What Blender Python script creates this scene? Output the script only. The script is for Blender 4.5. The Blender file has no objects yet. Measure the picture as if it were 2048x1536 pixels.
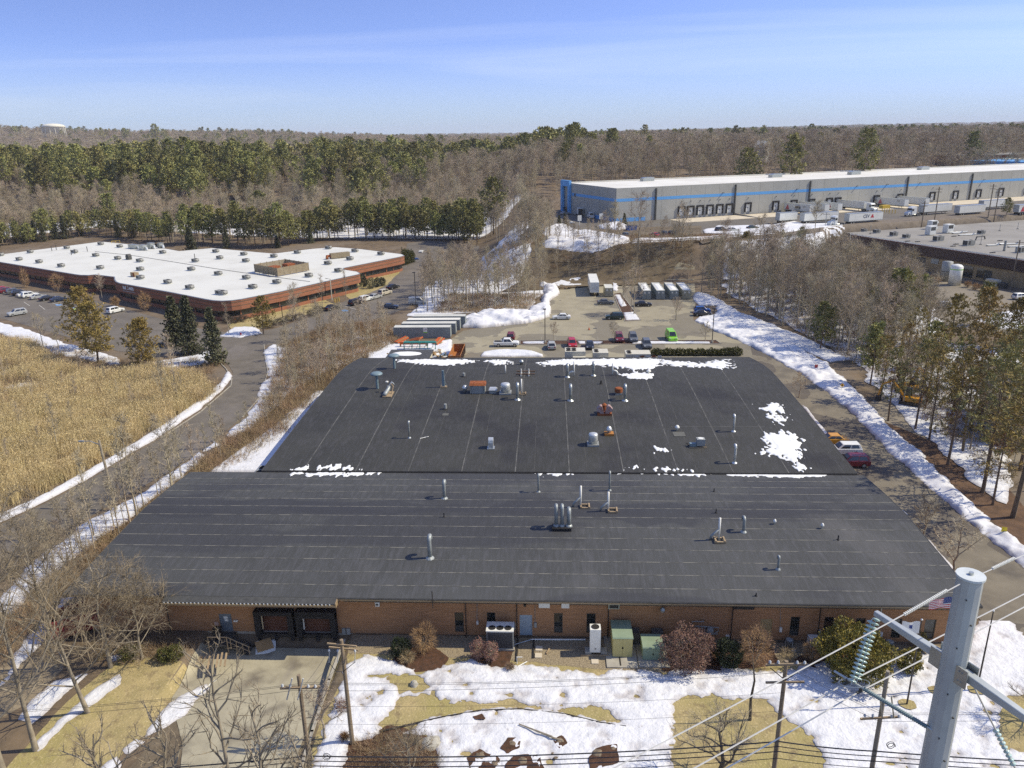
import bpy, math, random
import numpy as np
from mathutils import Vector, Matrix, Quaternion
rnd = random.Random(7)
R = math.radians
scene = bpy.context.scene
COL = scene.collection
# ------------------------------------------------------------------ camera
CAMH, FPX, PITCH, YAW, ROLL = 45.0, 1520.0, R(18.15), R(3.0), 0.017
_f = Vector((-math.sin(YAW)*math.cos(PITCH), math.cos(YAW)*math.cos(PITCH), -math.sin(PITCH)))
_r = Vector((math.cos(YAW), math.sin(YAW), 0)); _u = _r.cross(_f)
RT = _r*math.cos(ROLL) - _u*math.sin(ROLL); UP = _u*math.cos(ROLL) + _r*math.sin(ROLL)
cd = bpy.data.cameras.new('camera'); cd.sensor_width = 36; cd.lens = 36*FPX/2048; cd.clip_end = 30000; cd.clip_start = 0.5
cam = bpy.data.objects.new('camera', cd); COL.objects.link(cam)
m = Matrix((RT, UP, -_f)).transposed().to_4x4(); m.translation = (0, 0, CAMH); cam.matrix_world = m
scene.camera = cam
# ------------------------------------------------------------------ sky
SUNV = Vector((1.0, 0.12, 1.02)).normalized()
SUN_EL = math.asin(SUNV.z); SUN_AZ = math.atan2(SUNV.x, SUNV.y)
world = bpy.data.worlds.new('World'); scene.world = world; world.use_nodes = True
wt = world.node_tree; wt.nodes.clear()
def wn(t, **k):
    n = wt.nodes.new(t)
    for a, b in k.items(): setattr(n, a, b)
    return n
sky = wn('ShaderNodeTexSky', sky_type='NISHITA'); sky.sun_disc = False
sky.sun_elevation = SUN_EL; sky.sun_rotation = SUN_AZ; sky.altitude = 0; sky.air_density = 1.0; sky.dust_density = 0.4; sky.ozone_density = 3.0
tc = wn('ShaderNodeTexCoord'); sep = wn('ShaderNodeSeparateXYZ'); wt.links.new(tc.outputs['Generated'], sep.inputs[0])
mz = wn('ShaderNodeMath', operation='MULTIPLY_ADD'); mz.inputs[1].default_value = 2.3; mz.inputs[2].default_value = 0.12; wt.links.new(sep.outputs['Z'], mz.inputs[0])
cmb = wn('ShaderNodeCombineXYZ'); wt.links.new(sep.outputs['X'], cmb.inputs[0]); wt.links.new(sep.outputs['Y'], cmb.inputs[1]); wt.links.new(mz.outputs[0], cmb.inputs[2])
nrm = wn('ShaderNodeVectorMath', operation='NORMALIZE'); wt.links.new(cmb.outputs[0], nrm.inputs[0]); wt.links.new(nrm.outputs[0], sky.inputs[0])
hs = wn('ShaderNodeHueSaturation'); hs.inputs['Hue'].default_value = 0.518; hs.inputs['Saturation'].default_value = 1.06; hs.inputs['Value'].default_value = 1.42; wt.links.new(sky.outputs[0], hs.inputs['Color'])
# thin cirrus: direction projected on a high plane
zz = wn('ShaderNodeMath', operation='MAXIMUM'); zz.inputs[1].default_value = 0.0; wt.links.new(sep.outputs['Z'], zz.inputs[0])
za = wn('ShaderNodeMath', operation='ADD'); za.inputs[1].default_value = 0.07; wt.links.new(zz.outputs[0], za.inputs[0])
dv = wn('ShaderNodeVectorMath', operation='DIVIDE'); wt.links.new(tc.outputs['Generated'], dv.inputs[0])
c3 = wn('ShaderNodeCombineXYZ')
for i in range(3): wt.links.new(za.outputs[0], c3.inputs[i])
wt.links.new(c3.outputs[0], dv.inputs[1])
mp = wn('ShaderNodeMapping'); mp.inputs['Scale'].default_value = (0.11, 0.24, 0.0); mp.inputs['Rotation'].default_value = (0, 0, 0.1); mp.inputs['Location'].default_value = (2.25, 0.4, 0); wt.links.new(dv.outputs[0], mp.inputs[0])
nz = wn('ShaderNodeTexNoise'); nz.inputs['Scale'].default_value = 1.3; nz.inputs['Detail'].default_value = 8; nz.inputs['Roughness'].default_value = 0.52; nz.inputs['Distortion'].default_value = 1.0; wt.links.new(mp.outputs[0], nz.inputs['Vector'])
rp = wn('ShaderNodeMapRange'); rp.inputs[1].default_value = 0.50; rp.inputs[2].default_value = 0.80; rp.inputs[3].default_value = 0; rp.inputs[4].default_value = 0.42; wt.links.new(nz.outputs['Fac'], rp.inputs[0])
mx = wn('ShaderNodeMix', data_type='RGBA'); wt.links.new(rp.outputs[0], mx.inputs[0]); wt.links.new(hs.outputs[0], mx.inputs[6]); mx.inputs[7].default_value = (5.9, 6.3, 6.9, 1)
hr_ = wn('ShaderNodeMapRange'); hr_.interpolation_type = 'SMOOTHSTEP'; hr_.inputs[1].default_value = -0.005; hr_.inputs[2].default_value = 0.11; hr_.inputs[3].default_value = 0.92; hr_.inputs[4].default_value = 0; wt.links.new(sep.outputs['Z'], hr_.inputs[0])
mh_ = wn('ShaderNodeMix', data_type='RGBA'); wt.links.new(hr_.outputs[0], mh_.inputs[0]); wt.links.new(mx.outputs[2], mh_.inputs[6]); mh_.inputs[7].default_value = (3.0, 3.65, 4.3, 1)     # pale air low over the horizon, all the way round
bg = wn('ShaderNodeBackground'); bg.inputs['Strength'].default_value = 0.13; wt.links.new(mh_.outputs[2], bg.inputs['Color'])
wo = wn('ShaderNodeOutputWorld'); wt.links.new(bg.outputs[0], wo.inputs['Surface'])
# ------------------------------------------------------------------ sun
sl = bpy.data.lights.new('sun', 'SUN'); sl.energy = 3.8; sl.angle = R(0.53); sl.color = (1.0, 0.90, 0.745)
so = bpy.data.objects.new('sun', sl); COL.objects.link(so); so.rotation_euler = SUNV.to_track_quat('Z', 'Y').to_euler(); so.location = (60, 0, 120)
vs = scene.view_settings; vs.view_transform = 'Standard'; vs.look = 'None'; vs.exposure = 0.40; vs.gamma = 1.0; vs.use_curve_mapping = False
cy = scene.cycles; cy.max_bounces = 5; cy.diffuse_bounces = 2; cy.glossy_bounces = 2; cy.transmission_bounces = 2; cy.transparent_max_bounces = 6; cy.caustics_reflective = False; cy.caustics_refractive = False
cy.volume_bounces = 0; cy.use_denoising = False; cy.denoiser = 'OPENIMAGEDENOISE'; cy.denoising_input_passes = 'RGB_ALBEDO_NORMAL'; cy.sample_clamp_indirect = 6
scene.render.filter_size = 1.3
# ------------------------------------------------------------------ geometry of the place
def P(x, y, z=0.0):                                   # photo sight line met with the level z
    d = _f*FPX + RT*(x-1024) - UP*(y-768)
    t = (z-CAMH)/d.z
    return Vector((d.x*t, d.y*t, z))
def sst(a, b, x):
    t = np.clip((np.asarray(x, float)-a)/(b-a), 0, 1); return t*t*(3-2*t)
def terrain(x, y):
    x = np.asarray(x, float); y = np.asarray(y, float)
    edge = np.interp(x, [85, 104, 400], [240, 288, 410.6]); wid = np.interp(x, [85, 106], [16, 5])
    z = 10*sst(0, 1, (y-edge)/wid)*sst(-32, -6, x)
    z = z + 3.0*sst(255, 330, y)*(1-sst(-32, -6, x))
    z = z + 15*sst(335, 480, y-np.maximum(0, x+20)*0.52) + 3*sst(600, 1500, y) + 11*sst(1500, 6000, np.hypot(x, y))
    z = z + 60*np.exp(-((x+1750)/620)**2-((y-2050)/520)**2) + 22*np.exp(-((x+800)/420)**2-((y-2100)/500)**2)
    z = z + 26*np.exp(-((x-3300)/2300)**2-((y-6800)/1200)**2) + 12*np.exp(-((x+900)/900)**2-((y-6000)/1200)**2)
    dock = sst(0, 0.4, x+33.2)*(1-sst(0, 0.4, x+19.4))*sst(47, 58.5, y)*(1-sst(60.5, 60.9, y))
    return z - 1.1*dock
def tz(x, y): return float(terrain(x, y))
# ------------------------------------------------------------------ numpy noise and fields
def vnoise(X, Y, s, seed=0):
    X = np.asarray(X)/s; Y = np.asarray(Y)/s
    xi = np.floor(X).astype(np.int64); yi = np.floor(Y).astype(np.int64); fx = X-xi; fy = Y-yi
    fx = fx*fx*(3-2*fx); fy = fy*fy*(3-2*fy)
    def h(a, b):
        n = (a*374761393 + b*668265263 + seed*982451653) & 0x7fffffff
        n = ((n ^ (n >> 13))*1274126177) & 0x7fffffff
        return ((n ^ (n >> 16)) & 0xffff)/65535.0
    return (h(xi, yi)*(1-fx)+h(xi+1, yi)*fx)*(1-fy)+(h(xi, yi+1)*(1-fx)+h(xi+1, yi+1)*fx)*fy
def fbm(X, Y, s, seed=0, o=4):
    t = 0; a = 1; n = 0
    for i in range(o): t = t+a*vnoise(X, Y, s/2**i, seed+i*17); n += a; a *= 0.5
    return t/n-0.5
def sdf(poly, X, Y):                                  # positive inside
    X = np.asarray(X, float); Y = np.asarray(Y, float)
    d = np.full(X.shape, 1e18); ins = np.zeros(X.shape, bool); n = len(poly)
    for i in range(n):
        ax, ay = poly[i][0], poly[i][1]; bx, by = poly[(i+1) % n][0], poly[(i+1) % n][1]
        ex, ey = bx-ax, by-ay; l2 = ex*ex+ey*ey+1e-12
        t = np.clip(((X-ax)*ex+(Y-ay)*ey)/l2, 0, 1)
        d = np.minimum(d, (X-ax-t*ex)**2+(Y-ay-t*ey)**2)
        c = ((ay > Y) != (by > Y))
        with np.errstate(divide='ignore', invalid='ignore'):
            xc = (bx-ax)*(Y-ay)/(by-ay)+ax
        ins ^= c & (X < xc)
    d = np.sqrt(d); return np.where(ins, d, -d)
def sline(pts, X, Y):                                 # distance to an open line
    d = np.full(np.asarray(X).shape, 1e18)
    for a, b in zip(pts, pts[1:]):
        ex, ey = b[0]-a[0], b[1]-a[1]; t = np.clip(((X-a[0])*ex+(Y-a[1])*ey)/(ex*ex+ey*ey+1e-12), 0, 1)
        d = np.minimum(d, (X-a[0]-t*ex)**2+(Y-a[1]-t*ey)**2)
    return np.sqrt(d)
def W(px, z=0.0): return [P(x, y, z) for x, y in px]
# ------------------------------------------------------------------ materials
MATS = {}
def mat(name, c1, c2=None, rough=0.8, scale=1.0, metal=0.0, bump=0.0, stretch=(1, 1, 1), detail=5, contrast=(0.35, 0.65), spec=0.3, rnd_val=0.0, coord='Object', bscale=None):
    if name in MATS: return MATS[name]
    M = bpy.data.materials.new(name); M.use_nodes = True; nt = M.node_tree; b = nt.nodes['Principled BSDF']
    b.inputs['Roughness'].default_value = rough; b.inputs['Metallic'].default_value = metal; b.inputs['Specular IOR Level'].default_value = spec
    if c2 is None: c2 = tuple(min(1, v*0.82) for v in c1)
    c1 = (c1[0], c1[1], c1[2]*.88); c2 = (c2[0], c2[1], c2[2]*.88)
    t = nt.nodes.new('ShaderNodeTexCoord'); mp = nt.nodes.new('ShaderNodeMapping'); mp.inputs['Scale'].default_value = stretch
    nt.links.new(t.outputs[coord], mp.inputs[0])
    n = nt.nodes.new('ShaderNodeTexNoise'); n.inputs['Scale'].default_value = scale; n.inputs['Detail'].default_value = detail; n.inputs['Roughness'].default_value = 0.6
    nt.links.new(mp.outputs[0], n.inputs['Vector'])
    r = nt.nodes.new('ShaderNodeMapRange'); r.inputs[1].default_value, r.inputs[2].default_value = contrast; nt.links.new(n.outputs['Fac'], r.inputs[0])
    x = nt.nodes.new('ShaderNodeMix'); x.data_type = 'RGBA'; x.inputs[6].default_value = (*c1, 1); x.inputs[7].default_value = (*c2, 1); nt.links.new(r.outputs[0], x.inputs[0])
    out = x.outputs[2]
    if rnd_val:
        oi = nt.nodes.new('ShaderNodeObjectInfo'); mr = nt.nodes.new('ShaderNodeMapRange'); mr.inputs[3].default_value = 1-rnd_val; mr.inputs[4].default_value = 1+rnd_val
        nt.links.new(oi.outputs['Random'], mr.inputs[0])
        h = nt.nodes.new('ShaderNodeHueSaturation'); nt.links.new(mr.outputs[0], h.inputs['Value']); nt.links.new(out, h.inputs['Color']); out = h.outputs[0]
        mh = nt.nodes.new('ShaderNodeMapRange'); mh.inputs[3].default_value = 0.5-rnd_val*0.06; mh.inputs[4].default_value = 0.5+rnd_val*0.06
        fr = nt.nodes.new('ShaderNodeMath'); fr.operation = 'FRACT'; mu = nt.nodes.new('ShaderNodeMath'); mu.operation = 'MULTIPLY'; mu.inputs[1].default_value = 7.31
        nt.links.new(oi.outputs['Random'], mu.inputs[0]); nt.links.new(mu.outputs[0], fr.inputs[0]); nt.links.new(fr.outputs[0], mh.inputs[0]); nt.links.new(mh.outputs[0], h.inputs['Hue'])
    nt.links.new(out, b.inputs['Base Color'])
    if bump:
        bp = nt.nodes.new('ShaderNodeBump'); bp.inputs['Strength'].default_value = bump; bp.inputs['Distance'].default_value = 0.1
        if bscale:
            n2 = nt.nodes.new('ShaderNodeTexNoise'); n2.inputs['Scale'].default_value = bscale; n2.inputs['Detail'].default_value = 4; nt.links.new(mp.outputs[0], n2.inputs['Vector']); nt.links.new(n2.outputs['Fac'], bp.inputs['Height'])
        else: nt.links.new(n.outputs['Fac'], bp.inputs['Height'])
        nt.links.new(bp.outputs[0], b.inputs['Normal'])
    MATS[name] = M; return M
def overlay(M, c, scale, lo, hi, stretch=(1, 1, 1), amount=1.0, detail=4, seed=0.0, dist=0.0):
    """lay one more noise stain of colour c over the base colour of M"""
    nt = M.node_tree; b = nt.nodes['Principled BSDF']; src = b.inputs['Base Color'].links[0].from_socket
    t = nt.nodes.new('ShaderNodeTexCoord'); mp = nt.nodes.new('ShaderNodeMapping'); mp.inputs['Scale'].default_value = stretch; mp.inputs['Location'].default_value = (seed, seed*1.7, 0); nt.links.new(t.outputs['Object'], mp.inputs[0])
    n = nt.nodes.new('ShaderNodeTexNoise'); n.inputs['Scale'].default_value = scale; n.inputs['Detail'].default_value = detail; n.inputs['Distortion'].default_value = dist; nt.links.new(mp.outputs[0], n.inputs['Vector'])
    r = nt.nodes.new('ShaderNodeMapRange'); r.inputs[1].default_value = lo; r.inputs[2].default_value = hi; r.inputs[4].default_value = amount; nt.links.new(n.outputs['Fac'], r.inputs[0])
    x = nt.nodes.new('ShaderNodeMix'); x.data_type = 'RGBA'; x.inputs[7].default_value = (*c, 1); nt.links.new(r.outputs[0], x.inputs[0]); nt.links.new(src, x.inputs[6]); nt.links.new(x.outputs[2], b.inputs['Base Color'])
    return M
def ydark(M, c, y0, w, amount):                       # darker band with a noise-broken edge along the line y = y0
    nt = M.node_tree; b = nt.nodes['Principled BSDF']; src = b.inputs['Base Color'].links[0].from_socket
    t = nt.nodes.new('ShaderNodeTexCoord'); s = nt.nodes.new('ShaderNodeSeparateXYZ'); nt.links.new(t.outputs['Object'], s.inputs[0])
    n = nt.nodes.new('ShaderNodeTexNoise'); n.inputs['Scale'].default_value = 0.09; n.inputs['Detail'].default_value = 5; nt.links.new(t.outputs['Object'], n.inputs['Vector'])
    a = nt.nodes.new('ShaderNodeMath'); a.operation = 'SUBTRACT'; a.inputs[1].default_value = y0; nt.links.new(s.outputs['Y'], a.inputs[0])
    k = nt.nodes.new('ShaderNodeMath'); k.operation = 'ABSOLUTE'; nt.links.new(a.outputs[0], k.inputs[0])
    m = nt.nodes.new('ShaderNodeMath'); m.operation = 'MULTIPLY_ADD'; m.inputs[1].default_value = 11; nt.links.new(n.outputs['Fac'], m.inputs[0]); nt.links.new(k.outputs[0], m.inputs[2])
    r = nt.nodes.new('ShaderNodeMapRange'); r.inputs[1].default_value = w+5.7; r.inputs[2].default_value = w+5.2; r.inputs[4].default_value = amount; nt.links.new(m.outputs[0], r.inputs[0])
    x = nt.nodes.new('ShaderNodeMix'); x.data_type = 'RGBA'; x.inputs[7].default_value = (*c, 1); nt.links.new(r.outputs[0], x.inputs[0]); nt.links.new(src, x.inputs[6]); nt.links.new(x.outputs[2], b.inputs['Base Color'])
def paint(name, c, rough=0.4, metal=0.0, spec=0.5): return mat(name, c, tuple(v*0.88 for v in c), rough=rough, metal=metal, spec=spec, scale=1.5)
# ------------------------------------------------------------------ mesh builder
class MB:
    def __init__(s): s.v = []; s.f = []; s.mi = []; s.c = 0
    def face(s, pts):
        k = len(s.v); s.v += [tuple(p) for p in pts]; s.f.append(tuple(range(k, k+len(pts)))); s.mi.append(s.c); return s
    def hexa(s, p):                                    # 8 points: bottom ring then top ring
        k = len(s.v); s.v += [tuple(q) for q in p]
        for f in ((3, 2, 1, 0), (4, 5, 6, 7), (0, 1, 5, 4), (1, 2, 6, 5), (2, 3, 7, 6), (3, 0, 4, 7)): s.f.append(tuple(k+i for i in f)); s.mi.append(s.c)
        return s
    def box(s, x0, y0, z0, x1, y1, z1):
        return s.hexa(((x0, y0, z0), (x1, y0, z0), (x1, y1, z0), (x0, y1, z0), (x0, y0, z1), (x1, y0, z1), (x1, y1, z1), (x0, y1, z1)))
    def obox(s, c, sx, sy, sz, rz=0.0, ry=0.0, rx=0.0):
        q = Matrix.Rotation(rz, 3, 'Z') @ Matrix.Rotation(ry, 3, 'Y') @ Matrix.Rotation(rx, 3, 'X'); c = Vector(c)
        return s.hexa([c + q @ Vector((a*sx/2, b*sy/2, d*sz/2)) for d in (-1, 1) for a, b in ((-1, -1), (1, -1), (1, 1), (-1, 1))])
    def frus(s, x0, x1, y0, y1, z0, a0, a1, b0, b1, z1):
        return s.hexa(((x0, y0, z0), (x1, y0, z0), (x1, y1, z0), (x0, y1, z0), (a0, b0, z1), (a1, b0, z1), (a1, b1, z1), (a0, b1, z1)))
    def prism(s, poly, z0, z1):
        n = len(poly); k = len(s.v)
        s.v += [(p[0], p[1], z0) for p in poly] + [(p[0], p[1], z1) for p in poly]
        s.f.append(tuple(k+i for i in reversed(range(n)))); s.mi.append(s.c); s.f.append(tuple(k+n+i for i in range(n))); s.mi.append(s.c)
        for i in range(n): j = (i+1) % n; s.f.append((k+i, k+j, k+n+j, k+n+i)); s.mi.append(s.c)
        return s
    def prof(s, pts, y0, y1, ax='xz'):                 # side outline swept across
        n = len(pts); k = len(s.v)
        for y in (y0, y1):
            for p in pts: s.v.append((p[0], y, p[1]) if ax == 'xz' else (y, p[0], p[1]))
        s.f.append(tuple(k+i for i in range(n))); s.mi.append(s.c); s.f.append(tuple(k+n+i for i in reversed(range(n)))); s.mi.append(s.c)
        for i in range(n): j = (i+1) % n; s.f.append((k+j, k+i, k+n+i, k+n+j)); s.mi.append(s.c)
        return s
    def tube(s, pts, rad, n=6, cap=True):
        pts = [Vector(p) for p in pts]; rs = rad if isinstance(rad, (list, tuple)) else [rad]*len(pts); k = len(s.v); L = len(pts)
        prev = None
        for i, p in enumerate(pts):
            d = (pts[min(i+1, L-1)]-pts[max(i-1, 0)])
            if d.length < 1e-9: d = Vector((0, 0, 1))
            d.normalize()
            if prev is None: a = d.orthogonal().normalized()
            else:
                a = prev - d*prev.dot(d); a = a.normalized() if a.length > 1e-6 else d.orthogonal().normalized()
            prev = a; b = d.cross(a)
            for j in range(n):
                t = 2*math.pi*j/n; q = p + a*(math.cos(t)*rs[i]) + b*(math.sin(t)*rs[i]); s.v.append((q.x, q.y, q.z))
        for i in range(L-1):
            for j in range(n):
                j2 = (j+1) % n; s.f.append((k+i*n+j, k+i*n+j2, k+(i+1)*n+j2, k+(i+1)*n+j)); s.mi.append(s.c)
        if cap and n > 2:
            s.f.append(tuple(k+j for j in reversed(range(n)))); s.mi.append(s.c); s.f.append(tuple(k+(L-1)*n+j for j in range(n))); s.mi.append(s.c)
        return s
    def lathe(s, prof, n=12, o=(0, 0, 0)):             # (radius, z) pairs, bottom up
        k = len(s.v); L = len(prof)
        for r, z in prof:
            for j in range(n): t = 2*math.pi*j/n; s.v.append((o[0]+r*math.cos(t), o[1]+r*math.sin(t), o[2]+z))
        for i in range(L-1):
            for j in range(n):
                j2 = (j+1) % n; s.f.append((k+i*n+j, k+i*n+j2, k+(i+1)*n+j2, k+(i+1)*n+j)); s.mi.append(s.c)
        s.f.append(tuple(k+j for j in reversed(range(n)))); s.mi.append(s.c); s.f.append(tuple(k+(L-1)*n+j for j in range(n))); s.mi.append(s.c)
        return s
    def xf(s, M, k0=0):
        for i in range(k0, len(s.v)): s.v[i] = tuple(M @ Vector(s.v[i]))
        return s
    def mesh(s, name, mats, smooth=False):
        me = bpy.data.meshes.new(name); me.from_pydata(s.v, [], s.f)
        mats = mats if isinstance(mats, (list, tuple)) else [mats]
        for q in mats: me.materials.append(q)
        if len(mats) > 1: me.polygons.foreach_set('material_index', s.mi)
        if smooth: me.polygons.foreach_set('use_smooth', [True]*len(s.f))
        me.update(); return me
    def build(s, name, mats, parent=None, smooth=False):
        return link(name, s.mesh(name, mats, smooth), parent)
def link(name, data, parent=None):
    o = bpy.data.objects.new(name, data); COL.objects.link(o)
    if parent is not None: o.parent = parent; KIDS.setdefault(parent.name, []).append(o)
    return o
def tag(o, label=None, cat=None, group=None, kind=None):
    if label: o['label'] = label
    if cat: o['category'] = cat
    if group: o['group'] = group
    if kind: o['kind'] = kind
    return o
def thing(name, label, cat, loc=(0, 0, 0), rz=0.0, group=None, s=1.0):
    o = bpy.data.objects.new(name, None); COL.objects.link(o); o.location = loc; o.rotation_euler = (0, 0, rz); o.empty_display_size = 0.3
    if s != 1.0: o.scale = (s, s, s) if not isinstance(s, tuple) else s
    return tag(o, label, cat, group)
def copy_tree(o, parent=None):
    c = o.copy(); COL.objects.link(c)
    if parent is not None: c.parent = parent
    for ch in KIDS.get(o.name, ()): copy_tree(ch, c)
    return c
KIDS = {}
def dup(o, label, loc, rz=None, s=None, group=None):
    c = copy_tree(o); c['label'] = label; c.location = loc
    if rz is not None: c.rotation_euler = (0, 0, rz)
    if s is not None: c.scale = (s, s, s) if not isinstance(s, tuple) else s
    if group: c['group'] = group
    return c
def use(proto, first, label, loc, rz=None, s=None, group=None):
    """place the prototype itself the first time, a copy of it afterwards"""
    if proto.name not in USED:
        USED.add(proto.name); proto['label'] = label; proto.location = loc
        if rz is not None: proto.rotation_euler = (0, 0, rz)
        if s is not None: proto.scale = (s, s, s) if not isinstance(s, tuple) else s
        if group: proto['group'] = group
        return proto
    return dup(proto, label, loc, rz, s, group)
USED = set()
def bevel(o, w, seg=2):
    b = o.modifiers.new('bevel', 'BEVEL'); b.width = w; b.segments = seg; b.limit_method = 'ANGLE'; return o
def text(name, s, size, M, parent, loc, rot, ext=0.02, align='CENTER', bold=0.0):
    key = (s, size, M.name)
    if key not in TEXTS:
        c = bpy.data.curves.new(name, 'FONT'); c.body = s; c.size = size; c.extrude = ext; c.align_x = align; c.align_y = 'CENTER'; c.offset = bold; c.resolution_u = 2
        q = bpy.data.objects.new(name, c); COL.objects.link(q); dg = bpy.context.evaluated_depsgraph_get(); me = bpy.data.meshes.new_from_object(q.evaluated_get(dg)); bpy.data.objects.remove(q)
        me.materials.clear(); me.materials.append(M); TEXTS[key] = me
    o = link(name, TEXTS[key], parent); o.location = loc; o.rotation_euler = rot; return o
TEXTS = {}
def field(name, fn, bb, cell, zoff, thick, M, kind='structure', rough=0.0, ground=True, zfn=None, label=None, edge=0.5, parent=None, smooth=True):
    """sheet over the region fn>0, cut along its melted edge, rising to `thick` away from it"""
    x0, x1, y0, y1 = bb; nx = max(2, int((x1-x0)/cell)); ny = max(2, int((y1-y0)/cell))
    xs = np.linspace(x0, x1, nx+1); ys = np.linspace(y0, y1, ny+1); X, Y = np.meshgrid(xs, ys, indexing='ij'); F = fn(X, Y)
    Zb = (zfn or terrain)(X, Y)
    up = np.clip(F/edge, 0, 1); up = np.sqrt(up); H = thick*up*(1+rough*(fbm(X, Y, cell*6, 3)*2))
    Z = Zb+zoff+np.maximum(H, 0)
    idx = -np.ones(F.shape, int); ins = F > 0; idx[ins] = np.arange(ins.sum())
    V = list(zip(X[ins].tolist(), Y[ins].tolist(), Z[ins].tolist())); faces = []
    a, b, c, d = idx[:-1, :-1], idx[1:, :-1], idx[1:, 1:], idx[:-1, 1:]
    full = (a >= 0) & (b >= 0) & (c >= 0) & (d >= 0)
    faces += list(zip(a[full].tolist(), b[full].tolist(), c[full].tolist(), d[full].tolist()))
    part_ = ((a >= 0) | (b >= 0) | (c >= 0) | (d >= 0)) & ~full
    cut = {}
    for i, j in zip(*np.nonzero(part_)):
        ring = ((i, j), (i+1, j), (i+1, j+1), (i, j+1)); poly = []
        for q in range(4):
            p, r = ring[q], ring[(q+1) % 4]; fp, fr = F[p], F[r]
            if fp > 0: poly.append(int(idx[p]))
            if (fp > 0) != (fr > 0):
                key = (p, r) if p < r else (r, p)
                if key not in cut:
                    t = fp/(fp-fr); cut[key] = len(V)
                    V.append((X[p]+(X[r]-X[p])*t, Y[p]+(Y[r]-Y[p])*t, Zb[p]+(Zb[r]-Zb[p])*t+zoff))
                poly.append(cut[key])
        if len(poly) > 2: faces.append(tuple(poly))
    if not faces: return None
    me = bpy.data.meshes.new(name); me.from_pydata(V, [], faces); me.materials.append(M)
    if smooth: me.polygons.foreach_set('use_smooth', [True]*len(faces))
    if M.name in THAW:
        at = me.attributes.new('edge', 'FLOAT', 'POINT'); ev = np.zeros(len(V)); ev[:int(ins.sum())] = np.clip(F[ins]/0.55, 0, 1); at.data.foreach_set('value', ev)
    o = link(name, me, parent)
    if kind: o['kind'] = kind
    if label: o['label'] = label
    return o
THAW = {}
def thaw(M, c, amount):                               # thin, dirty margin where the snow has almost gone
    nt = M.node_tree; b = nt.nodes['Principled BSDF']; src = b.inputs['Base Color'].links[0].from_socket; THAW[M.name] = 1
    a = nt.nodes.new('ShaderNodeAttribute'); a.attribute_name = 'edge'; r = nt.nodes.new('ShaderNodeMapRange'); r.inputs[1].default_value = 0; r.inputs[2].default_value = 0.8; r.inputs[3].default_value = amount; r.inputs[4].default_value = 0
    x = nt.nodes.new('ShaderNodeMix'); x.data_type = 'RGBA'; x.inputs[7].default_value = (*c, 1); nt.links.new(a.outputs['Fac'], r.inputs[0]); nt.links.new(r.outputs[0], x.inputs[0]); nt.links.new(src, x.inputs[6]); nt.links.new(x.outputs[2], b.inputs['Base Color'])
def bbox(polys, pad=1.0):
    xs = [p[0] for q in polys for p in q]; ys = [p[1] for q in polys for p in q]
    return (min(xs)-pad, max(xs)+pad, min(ys)-pad, max(ys)+pad)
def region(polys, holes=(), amp=1.0, ns=3.0, seed=1, fine=0.0, fs=0.5, shift=0.0, cut=()):
    """field of a union of polygons minus holes, its edge broken up by noise of +-amp metres"""
    def fn(X, Y):
        F = np.full(X.shape, -1e9)
        for p in polys: F = np.maximum(F, sdf(p, X, Y))
        for p in holes: F = np.minimum(F, -sdf(p, X, Y))
        F = F+2*amp*fbm(X, Y, ns, seed)+shift
        if fine: F = F+2*fine*fbm(X, Y, fs, seed+5, 2)
        for p in cut: F = np.minimum(F, -sdf(p, X, Y))      # hard edges
        return F
    return fn
def sheet(name, polys, zoff, M, cell=1.0, amp=0.0, ns=3.0, seed=1, holes=(), fine=0.0, fs=0.6, thick=0.0, rough=0.0, cut=(), shift=0.0, label=None, edge=0.5, bb=None, kind='structure'):
    return field(name, region(polys, holes, amp, ns, seed, fine, fs, shift, cut), bb or bbox(polys, 1+amp), cell, zoff, thick, M, kind, rough, label=label, edge=edge)
# ================================================================== ground, roads, snow
M_ground = mat('leaf_litter', (0.19, 0.14, 0.092), (0.105, 0.08, 0.056), rough=0.95, scale=0.35, detail=9, bump=0.5, bscale=2.0)
overlay(M_ground, (0.20, 0.165, 0.115), 0.05, 0.5, 0.62, amount=0.6, detail=6)
M_lawn = mat('dormant_lawn', (0.42, 0.335, 0.17), (0.30, 0.245, 0.12), rough=0.95, scale=0.5, detail=9, bump=0.6, bscale=6)
overlay(M_lawn, (0.32, 0.275, 0.095), 0.16, 0.44, 0.64, amount=0.8, detail=6)
overlay(M_lawn, (0.17, 0.125, 0.07), 1.1, 0.54, 0.70, amount=0.7, detail=9, seed=4); overlay(M_lawn, (0.60, 0.49, 0.26), 5, 0.56, 0.7, amount=0.6, detail=6, seed=6)
M_dirt = mat('dirt', (0.175, 0.14, 0.10), (0.115, 0.09, 0.062), rough=0.95, scale=0.8, detail=8, bump=0.5, bscale=5)
M_mulch = mat('bark_mulch', (0.105, 0.052, 0.03), (0.055, 0.032, 0.02), rough=0.95, scale=2.5, detail=8, bump=0.8)
M_straw = mat('bank_grass', (0.155, 0.12, 0.075), (0.10, 0.075, 0.048), rough=0.95, scale=0.6, detail=9, bump=0.5, bscale=3)
overlay(M_straw, (0.24, 0.20, 0.13), 0.12, 0.5, 0.7, amount=0.5)
M_gravel = mat('pea_gravel', (0.36, 0.295, 0.20), (0.20, 0.16, 0.11), rough=0.95, scale=7, detail=6, bump=0.8, contrast=(0.38, 0.62))
M_lot = mat('old_asphalt', (0.335, 0.30, 0.22), (0.275, 0.245, 0.18), rough=0.9, scale=0.22, detail=9, bump=0.15, bscale=12)
overlay(M_lot, (0.12, 0.105, 0.085), 0.13, 0.60, 0.74, amount=0.75, detail=7, seed=3)
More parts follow.
